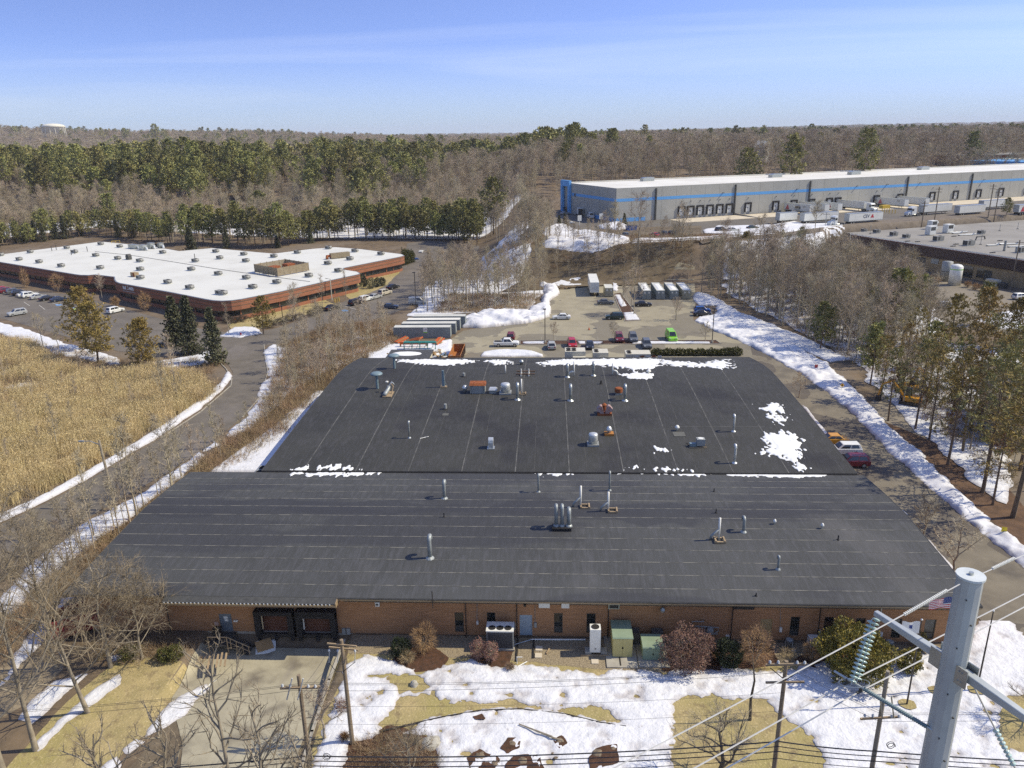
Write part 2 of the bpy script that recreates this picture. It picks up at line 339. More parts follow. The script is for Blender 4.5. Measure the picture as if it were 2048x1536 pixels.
overlay(M_lot, (0.33, 0.30, 0.24), 0.4, 0.6, 0.75, amount=0.35, detail=6, seed=8, stretch=(1, 0.3, 1))
overlay(M_lot, (0.10, 0.09, 0.075), 0.06, 0.492, 0.497, amount=0.5, detail=3, seed=15, dist=0.4)
M_road = mat('grey_asphalt', (0.165, 0.145, 0.122), (0.12, 0.106, 0.09), rough=0.9, scale=0.4, detail=9, bump=0.15, bscale=12)
overlay(M_road, (0.21, 0.19, 0.165), 0.12, 0.5, 0.7, amount=0.6, detail=7, stretch=(1, 0.35, 1))
M_office_lot = mat('office_asphalt', (0.175, 0.155, 0.135), (0.13, 0.115, 0.10), rough=0.9, scale=0.12, detail=8)
overlay(M_office_lot, (0.085, 0.075, 0.065), 0.2, 0.58, 0.72, amount=0.7, detail=7, seed=5)
M_drive = mat('drive_asphalt', (0.41, 0.375, 0.285), (0.32, 0.29, 0.22), rough=0.9, scale=0.5, detail=9, bump=0.15, bscale=12)
overlay(M_drive, (0.105, 0.088, 0.066), 0.25, 0.56, 0.72, amount=0.8, detail=7, seed=2)
overlay(M_drive, (0.30, 0.27, 0.21), 0.5, 0.58, 0.75, amount=0.5, detail=6, stretch=(1.2, 0.15, 1), seed=6)
M_conc = mat('concrete', (0.40, 0.375, 0.33), (0.31, 0.285, 0.25), rough=0.9, scale=1.2, detail=7)
M_pad = mat('pale_concrete', (0.62, 0.54, 0.43), (0.52, 0.46, 0.37), rough=0.9, scale=0.3, detail=6)
M_snow = mat('snow', (0.74, 0.745, 0.80), (0.64, 0.65, 0.70), rough=0.65, scale=1.4, detail=8, bump=0.9, bscale=3.2, spec=0.4)
overlay(M_snow, (0.42, 0.38, 0.32), 2.2, 0.66, 0.74, amount=0.55, detail=7)
M_dsnow = mat('old_snow', (0.74, 0.745, 0.80), (0.60, 0.60, 0.65), rough=0.7, scale=0.5, detail=8, bump=0.9, bscale=1.2, spec=0.4)
overlay(M_dsnow, (0.33, 0.28, 0.22), 0.7, 0.62, 0.76, amount=0.6, detail=8)
thaw(M_snow, (0.40, 0.37, 0.33), .8); thaw(M_dsnow, (0.34, 0.31, 0.27), .8)
M_roofsnow = mat('roof_snow', (0.82, 0.83, 0.85), (0.77, 0.78, 0.81), rough=0.6, scale=2, spec=0.4)

gx = np.unique(np.round(np.concatenate([-np.geomspace(240, 9000, 46)[::-1], np.arange(-240, -36, 5), np.arange(-36, -16, 0.4), np.arange(-16, 241, 5), np.geomspace(246, 9000, 44)]), 2))
gy = np.unique(np.round(np.concatenate([np.arange(-60, 46, 6), np.arange(46, 62, 0.4), np.arange(62, 246, 5), np.arange(246, 300, 2.5), np.arange(300, 440, 6), np.geomspace(446, 9800, 60)]), 2))
GX, GY = np.meshgrid(gx, gy, indexing='ij'); GZ = terrain(GX, GY) + np.where(GY > 600, 5*fbm(GX, GY, 500, 4), 0)
ny_ = len(gy); me = bpy.data.meshes.new('ground')
k = np.arange(len(gx)*ny_).reshape(len(gx), ny_); fq = np.stack([k[:-1, :-1], k[1:, :-1], k[1:, 1:], k[:-1, 1:]], -1).reshape(-1, 4)
me.from_pydata(np.stack([GX, GY, GZ], -1).reshape(-1, 3).tolist(), [], fq.tolist()); me.materials.append(M_ground)
me.polygons.foreach_set('use_smooth', [True]*len(fq))
tag(link('ground', me), kind='structure')

PAD = W([(-60, 560), (0, 575), (150, 590), (330, 640), (420, 662), (500, 668), (560, 655), (640, 625), (700, 598), (760, 575), (790, 545), (812, 520), (815, 500), (860, 495), (960, 505), (945, 535), (905, 570), (865, 592), (810, 618), (745, 640), (690, 658), (600, 682), (530, 692), (440, 715), (238, 703), (153, 679), (0, 636), (-160, 590)])
sheet('office_parking', [PAD], 0.03, M_office_lot, 1.5)
LROAD = W([(-150, 1115), (0, 1050), (100, 1003), (223, 935), (322, 877), (401, 824), (445, 786), (464, 762), (466, 745), (455, 728), (440, 714), (500, 668), (528, 690), (530, 715), (536, 745), (520, 795), (485, 835), (440, 872), (395, 908), (337, 945), (264, 985), (217, 1013), (158, 1046), (60, 1100), (-150, 1215)])
sheet('road', [LROAD], 0.045, M_road, 0.8, amp=0.12, ns=2)
LOT = [(-30, 139.9)] + [tuple(p[:2]) for p in W([(925, 662), (960, 655), (1070, 643), (1098, 628), (1098, 600), (1118, 580), (1140, 557), (1280, 553), (1388, 556), (1392, 600), (1386, 640), (1430, 662), (1480, 680), (1549, 716), (1605, 749), (1674, 798), (1721, 842), (1771, 895), (1832, 951), (1896, 1006), (1965, 1067), (2060, 1145), (2200, 1260)])] + [(64, 48), (56, 38), (50, 38), (46, 50), (41.5, 62), (40.2, 75), (39.6, 88), (40.0, 100), (40.4, 118), (39.6, 141)]
sheet('parking_lot', [LOT], 0.03, M_lot, 1.0, amp=0.1, ns=2)
DOCK = [(-33.0, 59.8), (-33.0, 57.6), (-32.4, 52), (-28.5, 46), (-25.4, 38), (-18.6, 38), (-19.4, 46), (-19.55, 57), (-19.55, 59.8)]
sheet('driveway', [DOCK], 0.05, M_drive, 0.5, amp=0.08)
SIDE = [(39.9, 141), (40.4, 118), (40.0, 100), (39.6, 88), (40.2, 75), (41.5, 62), (46, 50), (50, 38), (64, 38)]+[tuple(p[:2]) for p in W([(2060, 1145), (1965, 1067), (1896, 1004), (1832, 951), (1771, 895), (1721, 842), (1674, 798), (1605, 749), (1549, 716), (1500, 690)])]
M_side = mat('side_road_asphalt', (0.215, 0.188, 0.145), (0.155, 0.135, 0.105), rough=0.9, scale=0.35, detail=9)
overlay(M_side, (0.09, 0.08, 0.062), 0.16, 0.56, 0.68, amount=0.8, detail=7, seed=7); overlay(M_side, (0.07, 0.06, 0.05), 0.09, 0.493, 0.497, amount=0.6, detail=3, seed=2, dist=0.5)
sheet('road', [SIDE], 0.04, M_side, 0.8, amp=0.1)
sheet('dirt_margin', [W([(250, 1545), (330, 1450), (400, 1370), (420, 1330), (500, 1300), (500, 1345), (430, 1420), (330, 1560)]), W([(575, 1560), (640, 1390), (668, 1330), (690, 1300), (700, 1340), (640, 1440), (610, 1560)])], 0.012, M_dirt, 0.4, amp=0.3, ns=1.5)
sheet('dirt_path', [W([(-120, 1325), (110, 1312), (130, 1335), (60, 1405), (-120, 1500)])], 0.01, mat('path_dirt', (0.30, 0.245, 0.17), (0.23, 0.185, 0.13), rough=0.95, scale=0.6, detail=8), 0.5, amp=0.3)
sheet('lawn', [W([(-60, 1620), (55, 1490), (150, 1390), (230, 1325), (300, 1315), (400, 1330), (403, 1352), (345, 1430), (250, 1500), (150, 1620)])], 0.018, M_lawn, 0.4, amp=0.25, ns=2, fine=0.1)
YARD = [(-18.6, 38), (-19.3, 46), (-19.3, 59.9), (38.6, 60.2), (41.0, 62), (45, 50), (49, 38)]
sheet('lawn', [YARD], 0.01, M_lawn, 0.6)
sheet('gravel_bed', [[(-18.9, 60.6), (-18.6, 57.8), (-12, 57.6), (-4, 57.3), (4, 56.2), (8, 55.9), (14, 56.0), (19, 57.5), (26, 57.6), (37.8, 58.2), (37.8, 60.3)]], 0.02, M_gravel, 0.35, amp=0.25, ns=1.5)
sheet('mulch', [W([(775, 1340), (800, 1300), (860, 1290), (900, 1318), (885, 1340), (830, 1345)]), W([(930, 1330), (960, 1290), (1030, 1300), (1020, 1335)]), W([(1320, 1345), (1335, 1290), (1440, 1285), (1540, 1290), (1560, 1330), (1480, 1340), (1400, 1345)]), W([(1580, 1320), (1640, 1290), (1700, 1280), (1770, 1300), (1775, 1345), (1720, 1360), (1640, 1345)]), W([(1795, 1330), (1820, 1300), (1850, 1315), (1845, 1345)]), W([(655, 1600), (690, 1480), (780, 1450), (880, 1480), (885, 1530), (840, 1600)]), W([(1950, 1300), (1960, 1265), (1990, 1260), (1975, 1300)])], 0.028, M_mulch, 0.35, amp=0.3, ns=1.2, fine=0.1)
# snow over the front yard, melted through to the grass
Y_SNOW = W([(585, 1620), (640, 1480), (668, 1395), (690, 1332), (735, 1308), (775, 1318), (812, 1330), (835, 1350), (900, 1328), (945, 1318), (985, 1335), (1060, 1330), (1150, 1338), (1190, 1350), (1225, 1338), (1330, 1345), (1350, 1338), (1480, 1338), (1540, 1345), (1600, 1335), (1650, 1322), (1710, 1352), (1765, 1335), (1790, 1312), (1850, 1308), (1930, 1290), (1958, 1250), (1950, 1195), (1990, 1215), (2070, 1290), (2200, 1400), (2200, 1700), (585, 1700)])
Y_HOLES = [W([(735, 1352), (780, 1346), (845, 1352), (855, 1375), (835, 1388), (800, 1385), (790, 1370)]),
           W([(800, 1395), (850, 1388), (885, 1402), (950, 1405), (1030, 1402), (1100, 1418), (1150, 1416), (1200, 1412), (1232, 1432), (1252, 1452), (1200, 1444), (1130, 1426), (1040, 1418), (960, 1420), (900, 1432), (850, 1442), (800, 1470), (770, 1500), (760, 1450)]),
           W([(1350, 1405), (1375, 1385), (1400, 1400), (1430, 1388), (1470, 1400), (1530, 1398), (1555, 1425), (1585, 1450), (1630, 1475), (1655, 1560), (1650, 1700), (1350, 1700), (1345, 1500)]),
           W([(2000, 1400), (2070, 1390), (2200, 1450), (2200, 1600), (2060, 1510), (2000, 1490)]),
           W([(680, 1600), (700, 1490), (780, 1460), (870, 1480), (880, 1560), (860, 1640)])]
_a = region([Y_SNOW], Y_HOLES, 0.38, 1.6, 11, 0.3, 0.4)
def yard_snow(X, Y):
    F = _a(X, Y); t = fbm(X, Y, 1.1, 77, 4)                                      # scattered melt holes
    return np.minimum(F, (0.27-t)*2.2 + 0.0*F)
field('snow', yard_snow, (-20, 52, 38, 64), 0.2, 0.035, 0.16, M_snow, rough=0.5, edge=0.7)
sheet('snow', [W(q) for q in ([(35, 1440), (60, 1400), (110, 1360), (175, 1348), (120, 1400), (60, 1452)], [(60, 1495), (130, 1430), (190, 1375), (243, 1342), (238, 1370), (195, 1405), (130, 1450), (75, 1505)], [(288, 1475), (320, 1420), (360, 1380), (412, 1353), (418, 1365), (388, 1400), (372, 1430), (320, 1458)], [(243, 1500), (270, 1478), (288, 1484), (255, 1512)], [(195, 1545), (235, 1508), (243, 1530), (215, 1570)], [(218, 1315), (240, 1309), (245, 1316), (225, 1323)])], 0.03, M_snow, 0.2, amp=0.28, ns=1.3, fine=0.12, thick=0.1, rough=0.5)
# snow beside the left road and along the bank
sheet('snow', [W([(-60, 1078), (0, 1046), (100, 1000), (223, 931), (322, 872), (401, 818), (445, 780), (466, 752), (455, 742), (440, 766), (400, 798), (330, 848), (223, 914), (100, 984), (0, 1028), (-60, 1056)])], 0.05, M_snow, 0.4, amp=0.35, ns=2.5, thick=0.25, rough=0.6)
sheet('snow', [W([(-60, 1300), (0, 1200), (60, 1130), (160, 1053), (220, 1022), (300, 975), (400, 905), (412, 912), (360, 960), (300, 1005), (262, 1035), (215, 1065), (170, 1102), (120, 1142), (60, 1190), (0, 1262), (-60, 1340)]), W([(-30, 1420), (30, 1310), (90, 1240), (150, 1165), (205, 1110), (248, 1068), (256, 1072), (215, 1125), (150, 1190), (90, 1265), (30, 1350)])], 0.05, M_snow, 0.35, amp=0.75, ns=2.2, fine=0.25, thick=0.14, rough=0.5, cut=[[(-45.2, 59.9), (37.6, 60.2), (37.6, 88), (-45.2, 88)]])
sheet('snow', [W([(415, 946), (470, 908), (545, 855), (600, 808), (634, 782), (700, 790), (640, 946)])], 0.05, M_snow, 0.4, amp=0.3, ns=3, thick=0.35, cut=[[(-36.0, 80), (40, 80), (40, 141), (-36.0, 141)], [(-60, 60), (-20, 60), (-20, 87.5), (-60, 87.5)]])
sheet('snow', [W(q) for q in ([(528, 702), (545, 688), (585, 700), (575, 745), (545, 765), (532, 735)], [(545, 762), (522, 798), (488, 838), (445, 875), (470, 876), (560, 810), (600, 760)], [(430, 880), (405, 905), (440, 890)], [(440, 673), (470, 655), (510, 654), (528, 667), (480, 676)], [(0, 778), (40, 765), (100, 768), (110, 775), (60, 786), (0, 795)], [(105, 768), (150, 754), (170, 760), (120, 774)])], 0.05, M_snow, 0.5, amp=0.8, ns=3, fine=0.3, thick=0.2, rough=0.5)
sheet('snow', [W([(-120, 615), (0, 646), (60, 662), (140, 690), (235, 714), (245, 735), (150, 714), (90, 708), (50, 692), (0, 668), (-120, 650)]), W([(300, 725), (390, 712), (425, 700), (420, 728), (330, 740)])], 0.05, M_snow, 0.5, amp=0.9, ns=3, thick=0.3, rough=0.5)
# ploughed banks round the lot
sheet('snow_bank', [W([(912, 640), (925, 656), (960, 657), (1064, 646), (1103, 634), (1098, 603), (1122, 587), (1113, 572), (1078, 568), (1090, 589), (1078, 610), (1054, 624), (960, 628)])], 0.05, M_dsnow, 0.4, amp=0.7, ns=2.5, fine=0.3, thick=1.25, rough=0.9, edge=1.6)
sheet('snow_bank', [W([(1386, 588), (1410, 586), (1450, 606), (1500, 640), (1545, 660), (1605, 700), (1655, 728), (1705, 775), (1745, 815), (1790, 866), (1838, 903), (1874, 941), (1930, 995), (1998, 1056), (2090, 1130), (2200, 1230), (2120, 1195), (1965, 1069), (1896, 1008), (1832, 953), (1771, 897), (1721, 844), (1674, 800), (1605, 751), (1549, 718), (1480, 683), (1430, 663), (1389, 642), (1398, 635), (1432, 630), (1432, 612), (1398, 612), (1387, 600)])], 0.05, M_dsnow, 0.3, amp=0.5, ns=2.0, fine=0.3, thick=0.42, rough=1.5, edge=0.9)
sheet('snow', [W(q) for q in ([(1105, 568), (1122, 562), (1166, 562), (1166, 571), (1110, 575)], [(1225, 562), (1236, 562), (1236, 585), (1224, 580)], [(1455, 640), (1520, 660), (1600, 700), (1660, 725), (1700, 720), (1640, 690), (1560, 655), (1480, 625)])], 0.05, M_snow, 0.4, amp=0.9, ns=3, fine=0.3, thick=0.3, rough=0.6)
sheet('snow', [W(q) for q in ([(965, 706), (985, 702), (1020, 700), (1060, 703), (1085, 709), (1085, 714), (960, 714)], [(735, 712), (780, 690), (800, 682), (850, 690), (905, 680), (905, 716), (860, 722), (735, 722)])], 0.05, M_snow, 0.35, amp=0.4, ns=2, thick=0.35, rough=0.6, cut=[[(-40, 100), (41, 100), (41, 140), (-40, 140)]])
for q in ([(1722, 956), (1745, 970), (1815, 1030), (1808, 1036)], [(1846, 1070), (1864, 1086), (1918, 1150), (1908, 1152)], [(1604, 810), (1614, 816), (1657, 870), (1648, 872)], [(1505, 722), (1532, 738), (1564, 769), (1555, 772), (1520, 745)]):
    sheet('snow', [W(q)], 0.06, M_snow, 0.25, amp=0.18, ns=1.2, thick=0.18, rough=0.5, cut=[[(-46, 60), (38.4, 60), (38.4, 88), (37.8, 88), (37.8, 141), (-46, 141)]])
sheet('mulch', [[(x, y) for x, y in ((38.2, 61), (39.6, 61), (39.4, 88), (39.8, 118), (39.2, 140), (37.8, 140), (37.8, 88))]], 0.015, M_mulch, 0.5, amp=0.25)
# woodland snow and banks
def wood_snow(polys, z, seed, shift, zoff=0.1, cell=0.9, amp=2.0, ns=6):
    sheet('snow', [W(q, z) for q in polys], zoff, M_snow, cell, amp=amp, ns=ns, seed=seed, fine=0.5, fs=1.5, thick=0.15, shift=shift, rough=0.4)
wood_snow([[(815, 632), (850, 575), (920, 535), (1000, 520), (1100, 530), (1100, 570), (1060, 622), (912, 630), (905, 640)]], 0, 21, -0.5)
wood_snow([[(1420, 500), (1700, 520), (1850, 560), (1900, 650), (1960, 760), (2048, 900), (2048, 1080), (1900, 940), (1800, 860), (1700, 740), (1560, 650), (1440, 590)]], 0, 23, -1.9)
wood_snow([[(560, 690), (700, 665), (790, 640), (790, 690), (700, 730), (560, 800), (500, 860), (470, 880)]], 0, 25, -0.9)
wood_snow([[(-200, 500), (200, 470), (560, 484), (960, 488), (1010, 470), (1060, 440), (900, 445), (500, 455), (-200, 470)]], 1.5, 27, -2.6, cell=1.8, amp=2.5, ns=9)
wood_snow([[(944, 566), (1000, 512), (1040, 482), (1070, 470), (1085, 478), (1045, 512), (1003, 553), (962, 580)]], 1.0, 29, 0.2, zoff=0.4, cell=1.0, amp=1.0)
wood_snow([[(1400, 510), (1460, 502), (1530, 500), (1640, 496), (1690, 500), (1690, 512), (1600, 516), (1450, 522), (1405, 522)]], 0.5, 31, -0.6, zoff=0.3, cell=1.0)
wood_snow([[(1950, 640), (2048, 615), (2100, 620), (2100, 670), (1990, 658)], [(1840, 700), (1930, 690), (2048, 700), (2048, 730), (1900, 730)]], 0, 33, 0.2)
sheet('snow_bank', [W(q, 10) for q in ([(1085, 492), (1088, 458), (1130, 450), (1160, 464), (1220, 470), (1262, 478), (1264, 488), (1180, 493)], [(1198, 452), (1240, 448), (1262, 456), (1240, 462), (1200, 460)])], 0.1, M_dsnow, 0.8, amp=1.0, ns=4, fine=0.4, thick=1.1, rough=0.9, edge=3)
sheet('snow', [W([(1262, 480), (1400, 476), (1560, 462), (1640, 454), (1655, 456), (1560, 470), (1400, 484), (1262, 489)], 10), W([(1545, 450), (1590, 444), (1612, 449), (1560, 459)], 10), W([(2020, 440), (2048, 432), (2090, 432), (2090, 445)], 10)], 0.12, M_snow, 0.8, amp=0.6, ns=3, thick=0.6, rough=0.7, edge=2)
sheet('bank', [W([(1000, 560), (1060, 530), (1090, 500), (1180, 494), (1262, 488), (1400, 484), (1400, 520), (1300, 545), (1180, 548), (1080, 556)], 4)], 0.35, M_straw, 1.2, amp=1.0)
sheet('railway_bed', [W([(1400, 488), (1560, 474), (1700, 458), (1810, 449), (1900, 440), (2048, 425), (2048, 448), (1900, 455), (1690, 470), (1560, 488), (1400, 500)], 8)], 0.45, mat('ballast', (0.20, 0.165, 0.13), (0.14, 0.115, 0.09), rough=0.95, scale=0.5, detail=8), 1.2, amp=0.6)
# warehouse yard
WYARD = [(9, 275), (60, 275), (92, 292), (150, 318), (330, 400), (330, 470), (244, 419), (27.5, 319.7), (8, 366), (-14, 372), (-12, 300)]
sheet('warehouse_yard', [WYARD], 0.06, mat('yard_asphalt', (0.16, 0.145, 0.125), (0.125, 0.112, 0.098), rough=0.9, scale=0.08, detail=8), 2.0, amp=0.3)
sheet('dock_apron', [[(50, 328), (55, 316), (150, 358), (330, 441), (326, 455), (244, 418.5)]], 0.10, M_pad, 2.0)
# far lots
sheet('side_lot', [[(70, 232), (95, 236), (113, 270), (120, 240), (135, 215), (150, 180), (150, 150), (110, 160), (80, 205)]], 0.03, mat('side_asphalt', (0.25, 0.215, 0.17), (0.19, 0.165, 0.13), rough=0.9, scale=0.1, detail=8), 1.5, amp=0.4)
sheet('side_lot', [[(52, 122), (58, 108), (72, 92), (110, 92), (120, 135), (90, 150), (70, 145)]], 0.03, MATS['side_asphalt'], 1.5, amp=0.4)
sheet('mulch', [W([(1745, 812), (1790, 866), (1838, 903), (1874, 941), (1930, 995), (1998, 1056), (2090, 1130), (2090, 1060), (2040, 1000), (1960, 930), (1900, 880), (1830, 830)])], 0.02, mat('pine_needles', (0.15, 0.088, 0.05), (0.085, 0.052, 0.032), rough=0.95, scale=0.7, detail=8, bump=0.4, bscale=4), 0.5, amp=0.5, ns=3)
# kerbs, islands and painted bays
def kerb(pts, w=0.16, h=0.13, z=0.02):
    k_ = MB(); L = [Vector((p[0], p[1], 0)) for p in pts]
    for a, b in zip(L, L[1:]):
        d = b-a; k_.obox((a+b)/2+Vector((0, 0, z+h/2)), d.length+w*0.9, w, h, math.atan2(d.y, d.x))
    return tag(k_.build('kerb', M_conc), kind='structure')
isl = W([(1227, 588), (1241, 586), (1282, 641), (1250, 643)])
kerb(isl+isl[:1]); sheet('mulch', [isl], 0.06, M_mulch, 0.5); sheet('snow', [W([(1229, 590), (1240, 590), (1253, 612), (1243, 614)]), W([(1248, 626), (1268, 624), (1280, 640), (1252, 641)])], 0.08, M_snow, 0.3, amp=0.3, ns=1.5, thick=0.15)
strip = W([(1040, 682), (1432, 681), (1442, 688), (1040, 690)])
kerb(strip+strip[:1]); sheet('mulch', [strip], 0.06, M_mulch, 0.5)
sheet('snow', [W(q) for q in ([(1044, 684), (1090, 683), (1088, 688), (1046, 688)], [(1155, 683), (1205, 684), (1200, 688), (1158, 688)], [(1262, 683), (1330, 683), (1420, 684), (1420, 688), (1265, 688)])], 0.09, M_snow, 0.25, amp=0.2, ns=1.5, thick=0.12)
kerb(W([(436, 722), (452, 738), (464, 758), (462, 772), (446, 786), (402, 824), (322, 877)]))
kerb(W([(528, 690), (530, 715), (536, 745), (520, 795), (485, 835)]))
M_blue = paint('bay_blue', (0.12, 0.28, 0.55), 0.8); M_line = paint('line_white', (0.62, 0.60, 0.55), 0.8); M_lime = paint('bay_lime', (0.40, 0.60, 0.12), 0.8)
bays = MB()
for i, q in enumerate(([(110, 609), (120, 608), (126, 611), (114, 612)], [(134, 614), (144, 613), (150, 616), (138, 617)], [(145, 618), (156, 616), (163, 619), (150, 621)], [(683, 621), (690, 619), (697, 622), (688, 624)])):
    bays.c = (0, 0, 1, 0)[i]; bays.face([p+Vector((0, 0, 0.045)) for p in W(q)])
bays.c = 2
for x0, y0, x1, y1 in ((126, 612, 105, 606), (150, 618, 128, 611), (165, 622, 145, 615), (200, 633, 180, 624), (690, 612, 715, 620), (700, 608, 725, 616), (708, 605, 733, 613), (60, 612, 48, 604), (90, 619, 78, 610)):
    a, b = P(x0, y0, 0.046), P(x1, y1, 0.046); n = (b-a).cross(Vector((0, 0, 1))).normalized()*0.06; bays.face((a-n, a+n, b+n, b-n))
tag(bays.build('bay_markings', [M_blue, M_lime, M_line]), kind='structure')
lines = MB()
for x in (-2, 1.2, 8, 11, 14, 17, 20, 23, 26):
    lines.face(((x, 150, 0.046), (x+0.1, 150, 0.046), (x+0.1, 155, 0.046), (x, 155, 0.046))); lines.face(((x, 167, 0.046), (x+0.1, 167, 0.046), (x+0.1, 172, 0.046), (x, 172, 0.046)))
tag(lines.build('bay_markings', paint('line_worn', (0.34, 0.315, 0.26), 0.9)), kind='structure')
# ================================================================== helpers that read sizes off sight lines
def PY(x, y, Y):
    d = _f*FPX + RT*(x-1024) - UP*(y-768); t = Y/d.y; return Vector((d.x*t, Y, CAMH+d.z*t))
def proj(p):
    v = Vector(p)-Vector((0, 0, CAMH)); w = v.dot(_f); return 1024+FPX*v.dot(RT)/w, 768-FPX*v.dot(UP)/w
def hgt(b, py):                                        # how tall a thing standing at b is if its top shows at row py
    lo, hi = 0.0, 40.0
    for _ in range(40):
        mid = (lo+hi)/2
        if proj(Vector(b)+Vector((0, 0, mid)))[1] > py: lo = mid
        else: hi = mid
    return lo
FRONT = [(59.5, 4.78), (67, 5.3), (75, 5.7), (81, 5.4), (86.4, 4.9)]
REAR = [(86.55, 5.06), (96, 5.5), (106, 5.9), (116, 6.22), (122, 6.32), (126, 6.25), (130, 5.9), (134.5, 5.3), (139.6, 4.5)]
FX0, FX1, RX0, RX1, WY = -45.6, 38.1, -36.5, 37.4, 60.8
def roofz(y):
    pr_ = FRONT if y < 86.48 else REAR
    return float(np.interp(y, [p[0] for p in pr_], [p[1] for p in pr_]))
def RP(x, y, guess=5.4):
    z = guess
    for _ in range(12): p = P(x, y, z); z = roofz(p.y)
    return P(x, y, z)
# ================================================================== the brick building
M_brick = mat('tan_brick', (0.42, 0.225, 0.115), (0.30, 0.155, 0.078), rough=0.9, scale=1.6, stretch=(0.5, 1, 6), detail=8, bump=0.2)
overlay(M_brick, (0.48, 0.28, 0.15), 2.5, 0.5, 0.7, stretch=(1.5, 1, 14), amount=0.6)
M_roof1 = mat('front_membrane', (0.068, 0.070, 0.070), (0.052, 0.053, 0.053), rough=0.75, scale=0.09, detail=8)
overlay(M_roof1, (0.105, 0.106, 0.104), 1.1, 0.50, 0.80, stretch=(2.2, 0.45, 1), amount=0.6, detail=10)
overlay(M_roof1, (0.088, 0.089, 0.088), 3.2, 0.45, 0.7, stretch=(2.0, 0.12, 1), amount=0.45, detail=5, seed=2.2)
overlay(M_roof1, (0.038, 0.039, 0.041), 0.07, 0.53, 0.57, stretch=(0.5, 1.9, 1), amount=0.55, detail=6, seed=3.0)
overlay(M_roof1, (0.14, 0.135, 0.12), 0.13, 0.60, 0.8, stretch=(1, 0.6, 1), amount=0.5, detail=10, seed=9.0)
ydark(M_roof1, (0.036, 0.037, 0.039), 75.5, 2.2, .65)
M_roof2 = mat('rear_membrane', (0.049, 0.049, 0.044), (0.035, 0.035, 0.032), rough=0.75, scale=0.12, detail=8)
overlay(M_roof2, (0.080, 0.078, 0.074), 1.0, 0.52, 0.80, stretch=(2.0, 0.5, 1), amount=0.6, detail=10)
overlay(M_roof2, (0.066, 0.065, 0.063), 3.0, 0.48, 0.7, stretch=(2.0, 0.14, 1), amount=0.4, detail=5, seed=4.0)
overlay(M_roof2, (0.022, 0.021, 0.021), 0.11, 0.56, 0.68, amount=0.6, detail=6, seed=5.0)
M_fascia = mat('brown_fascia', (0.135, 0.105, 0.078), (0.11, 0.085, 0.063), rough=0.6, scale=2)
M_gutter = paint('tan_gutter', (0.30, 0.22, 0.13), 0.5)
M_dark = paint('dark_trim', (0.028, 0.025, 0.022), 0.6)
M_bronze = paint('bronze_frame', (0.07, 0.058, 0.045), 0.5)
M_glass = mat('dark_glass', (0.012, 0.015, 0.017), (0.03, 0.035, 0.035), rough=0.06, scale=0.7, spec=0.7)
M_greydoor = paint('grey_door', (0.17, 0.20, 0.235), 0.5); M_bluedoor = paint('light_blue_door', (0.33, 0.40, 0.48), 0.5); M_tandoor = paint('tan_door', (0.36, 0.26, 0.13), 0.55)
M_white = paint('white_paint', (0.78, 0.78, 0.76), 0.5); M_black = mat('black_rubber', (0.014, 0.014, 0.015), (0.03, 0.028, 0.027), rough=0.85, scale=3)
M_redbrown = mat('dock_door', (0.115, 0.05, 0.035), (0.085, 0.036, 0.026), rough=0.6, scale=1.5)
M_galv = mat('galvanised_steel', (0.50, 0.52, 0.53), (0.36, 0.38, 0.39), rough=0.38, metal=0.65, scale=2.5, detail=6)
M_grey = mat('grey_metal', (0.33, 0.34, 0.34), (0.25, 0.26, 0.26), rough=0.5, scale=2.0, detail=6)
M_dgrey = mat('dark_grey_metal', (0.085, 0.085, 0.082), (0.06, 0.06, 0.058), rough=0.6, scale=2.0)
M_alu = mat('bright_aluminium', (0.74, 0.75, 0.76), (0.58, 0.59, 0.60), rough=0.35, metal=0.5, scale=3)
M_pvc = paint('white_pvc', (0.80, 0.79, 0.76), 0.45)
M_rust = mat('rust', (0.33, 0.105, 0.035), (0.19, 0.06, 0.025), rough=0.9, scale=2.5, detail=7)
M_wood = mat('weathered_wood', (0.40, 0.30, 0.19), (0.27, 0.20, 0.13), rough=0.9, scale=2, stretch=(1, 1, 0.3))
M_beige = mat('beige_metal', (0.62, 0.585, 0.50), (0.53, 0.50, 0.43), rough=0.5, scale=1.2)
M_bluepipe = paint('blue_grey_pipe', (0.18, 0.25, 0.29), 0.5)

bld = thing('brick_building', 'long low brick building with two dark membrane roofs and loading docks', 'building', (0, 0, 0))
wb = MB()
wb.prof([(61.0, -1.4), (61.0, 4.5)] + [(y, z-0.22) for y, z in FRONT[1:]] + [(86.4, -0.5)], FX0+0.9, FX1-0.5, 'yz')
wb.prof([(86.7, -0.5)] + [(y, z-0.2) for y, z in REAR[:-1]] + [(139.2, 4.2), (139.2, -0.5)], RX0+0.3, RX1-0.3, 'yz')
OPEN = []
def opening(l, t, r, b, y=WY):
    a = PY(l, (t+b)/2, y).x; c = PY(r, (t+b)/2, y).x; z1 = PY((l+r)/2, t, y).z; z0 = PY((l+r)/2, b, y).z
    OPEN.append((a, c, max(z0, 0.02), z1)); return (a, c, max(z0, 0.02), z1)
wins = [opening(*q) for q in ((909.8, 1224.7, 927.7, 1263.8), (974, 1225, 991, 1264), (1108, 1226, 1125.4, 1265.7), (1173, 1226.7, 1191, 1265.6), (1580, 1233.5, 1598.6, 1271.5), (1647, 1234, 1666, 1273), (1710, 1236, 1729, 1275), (1783.5, 1237, 1802, 1276), (1848, 1239, 1870, 1278))]
drs = [opening(*q) for q in ((440.4, 1227.8, 465, 1269.6), (1039.5, 1230, 1064.5, 1271.8), (1519.5, 1238, 1543.6, 1279))]
dks = [opening(*q) for q in ((524, 1222, 582, 1272), (606, 1222, 666, 1272))]
TOPZ = 4.62
BAND0, BAND1 = 3.52, 4.55
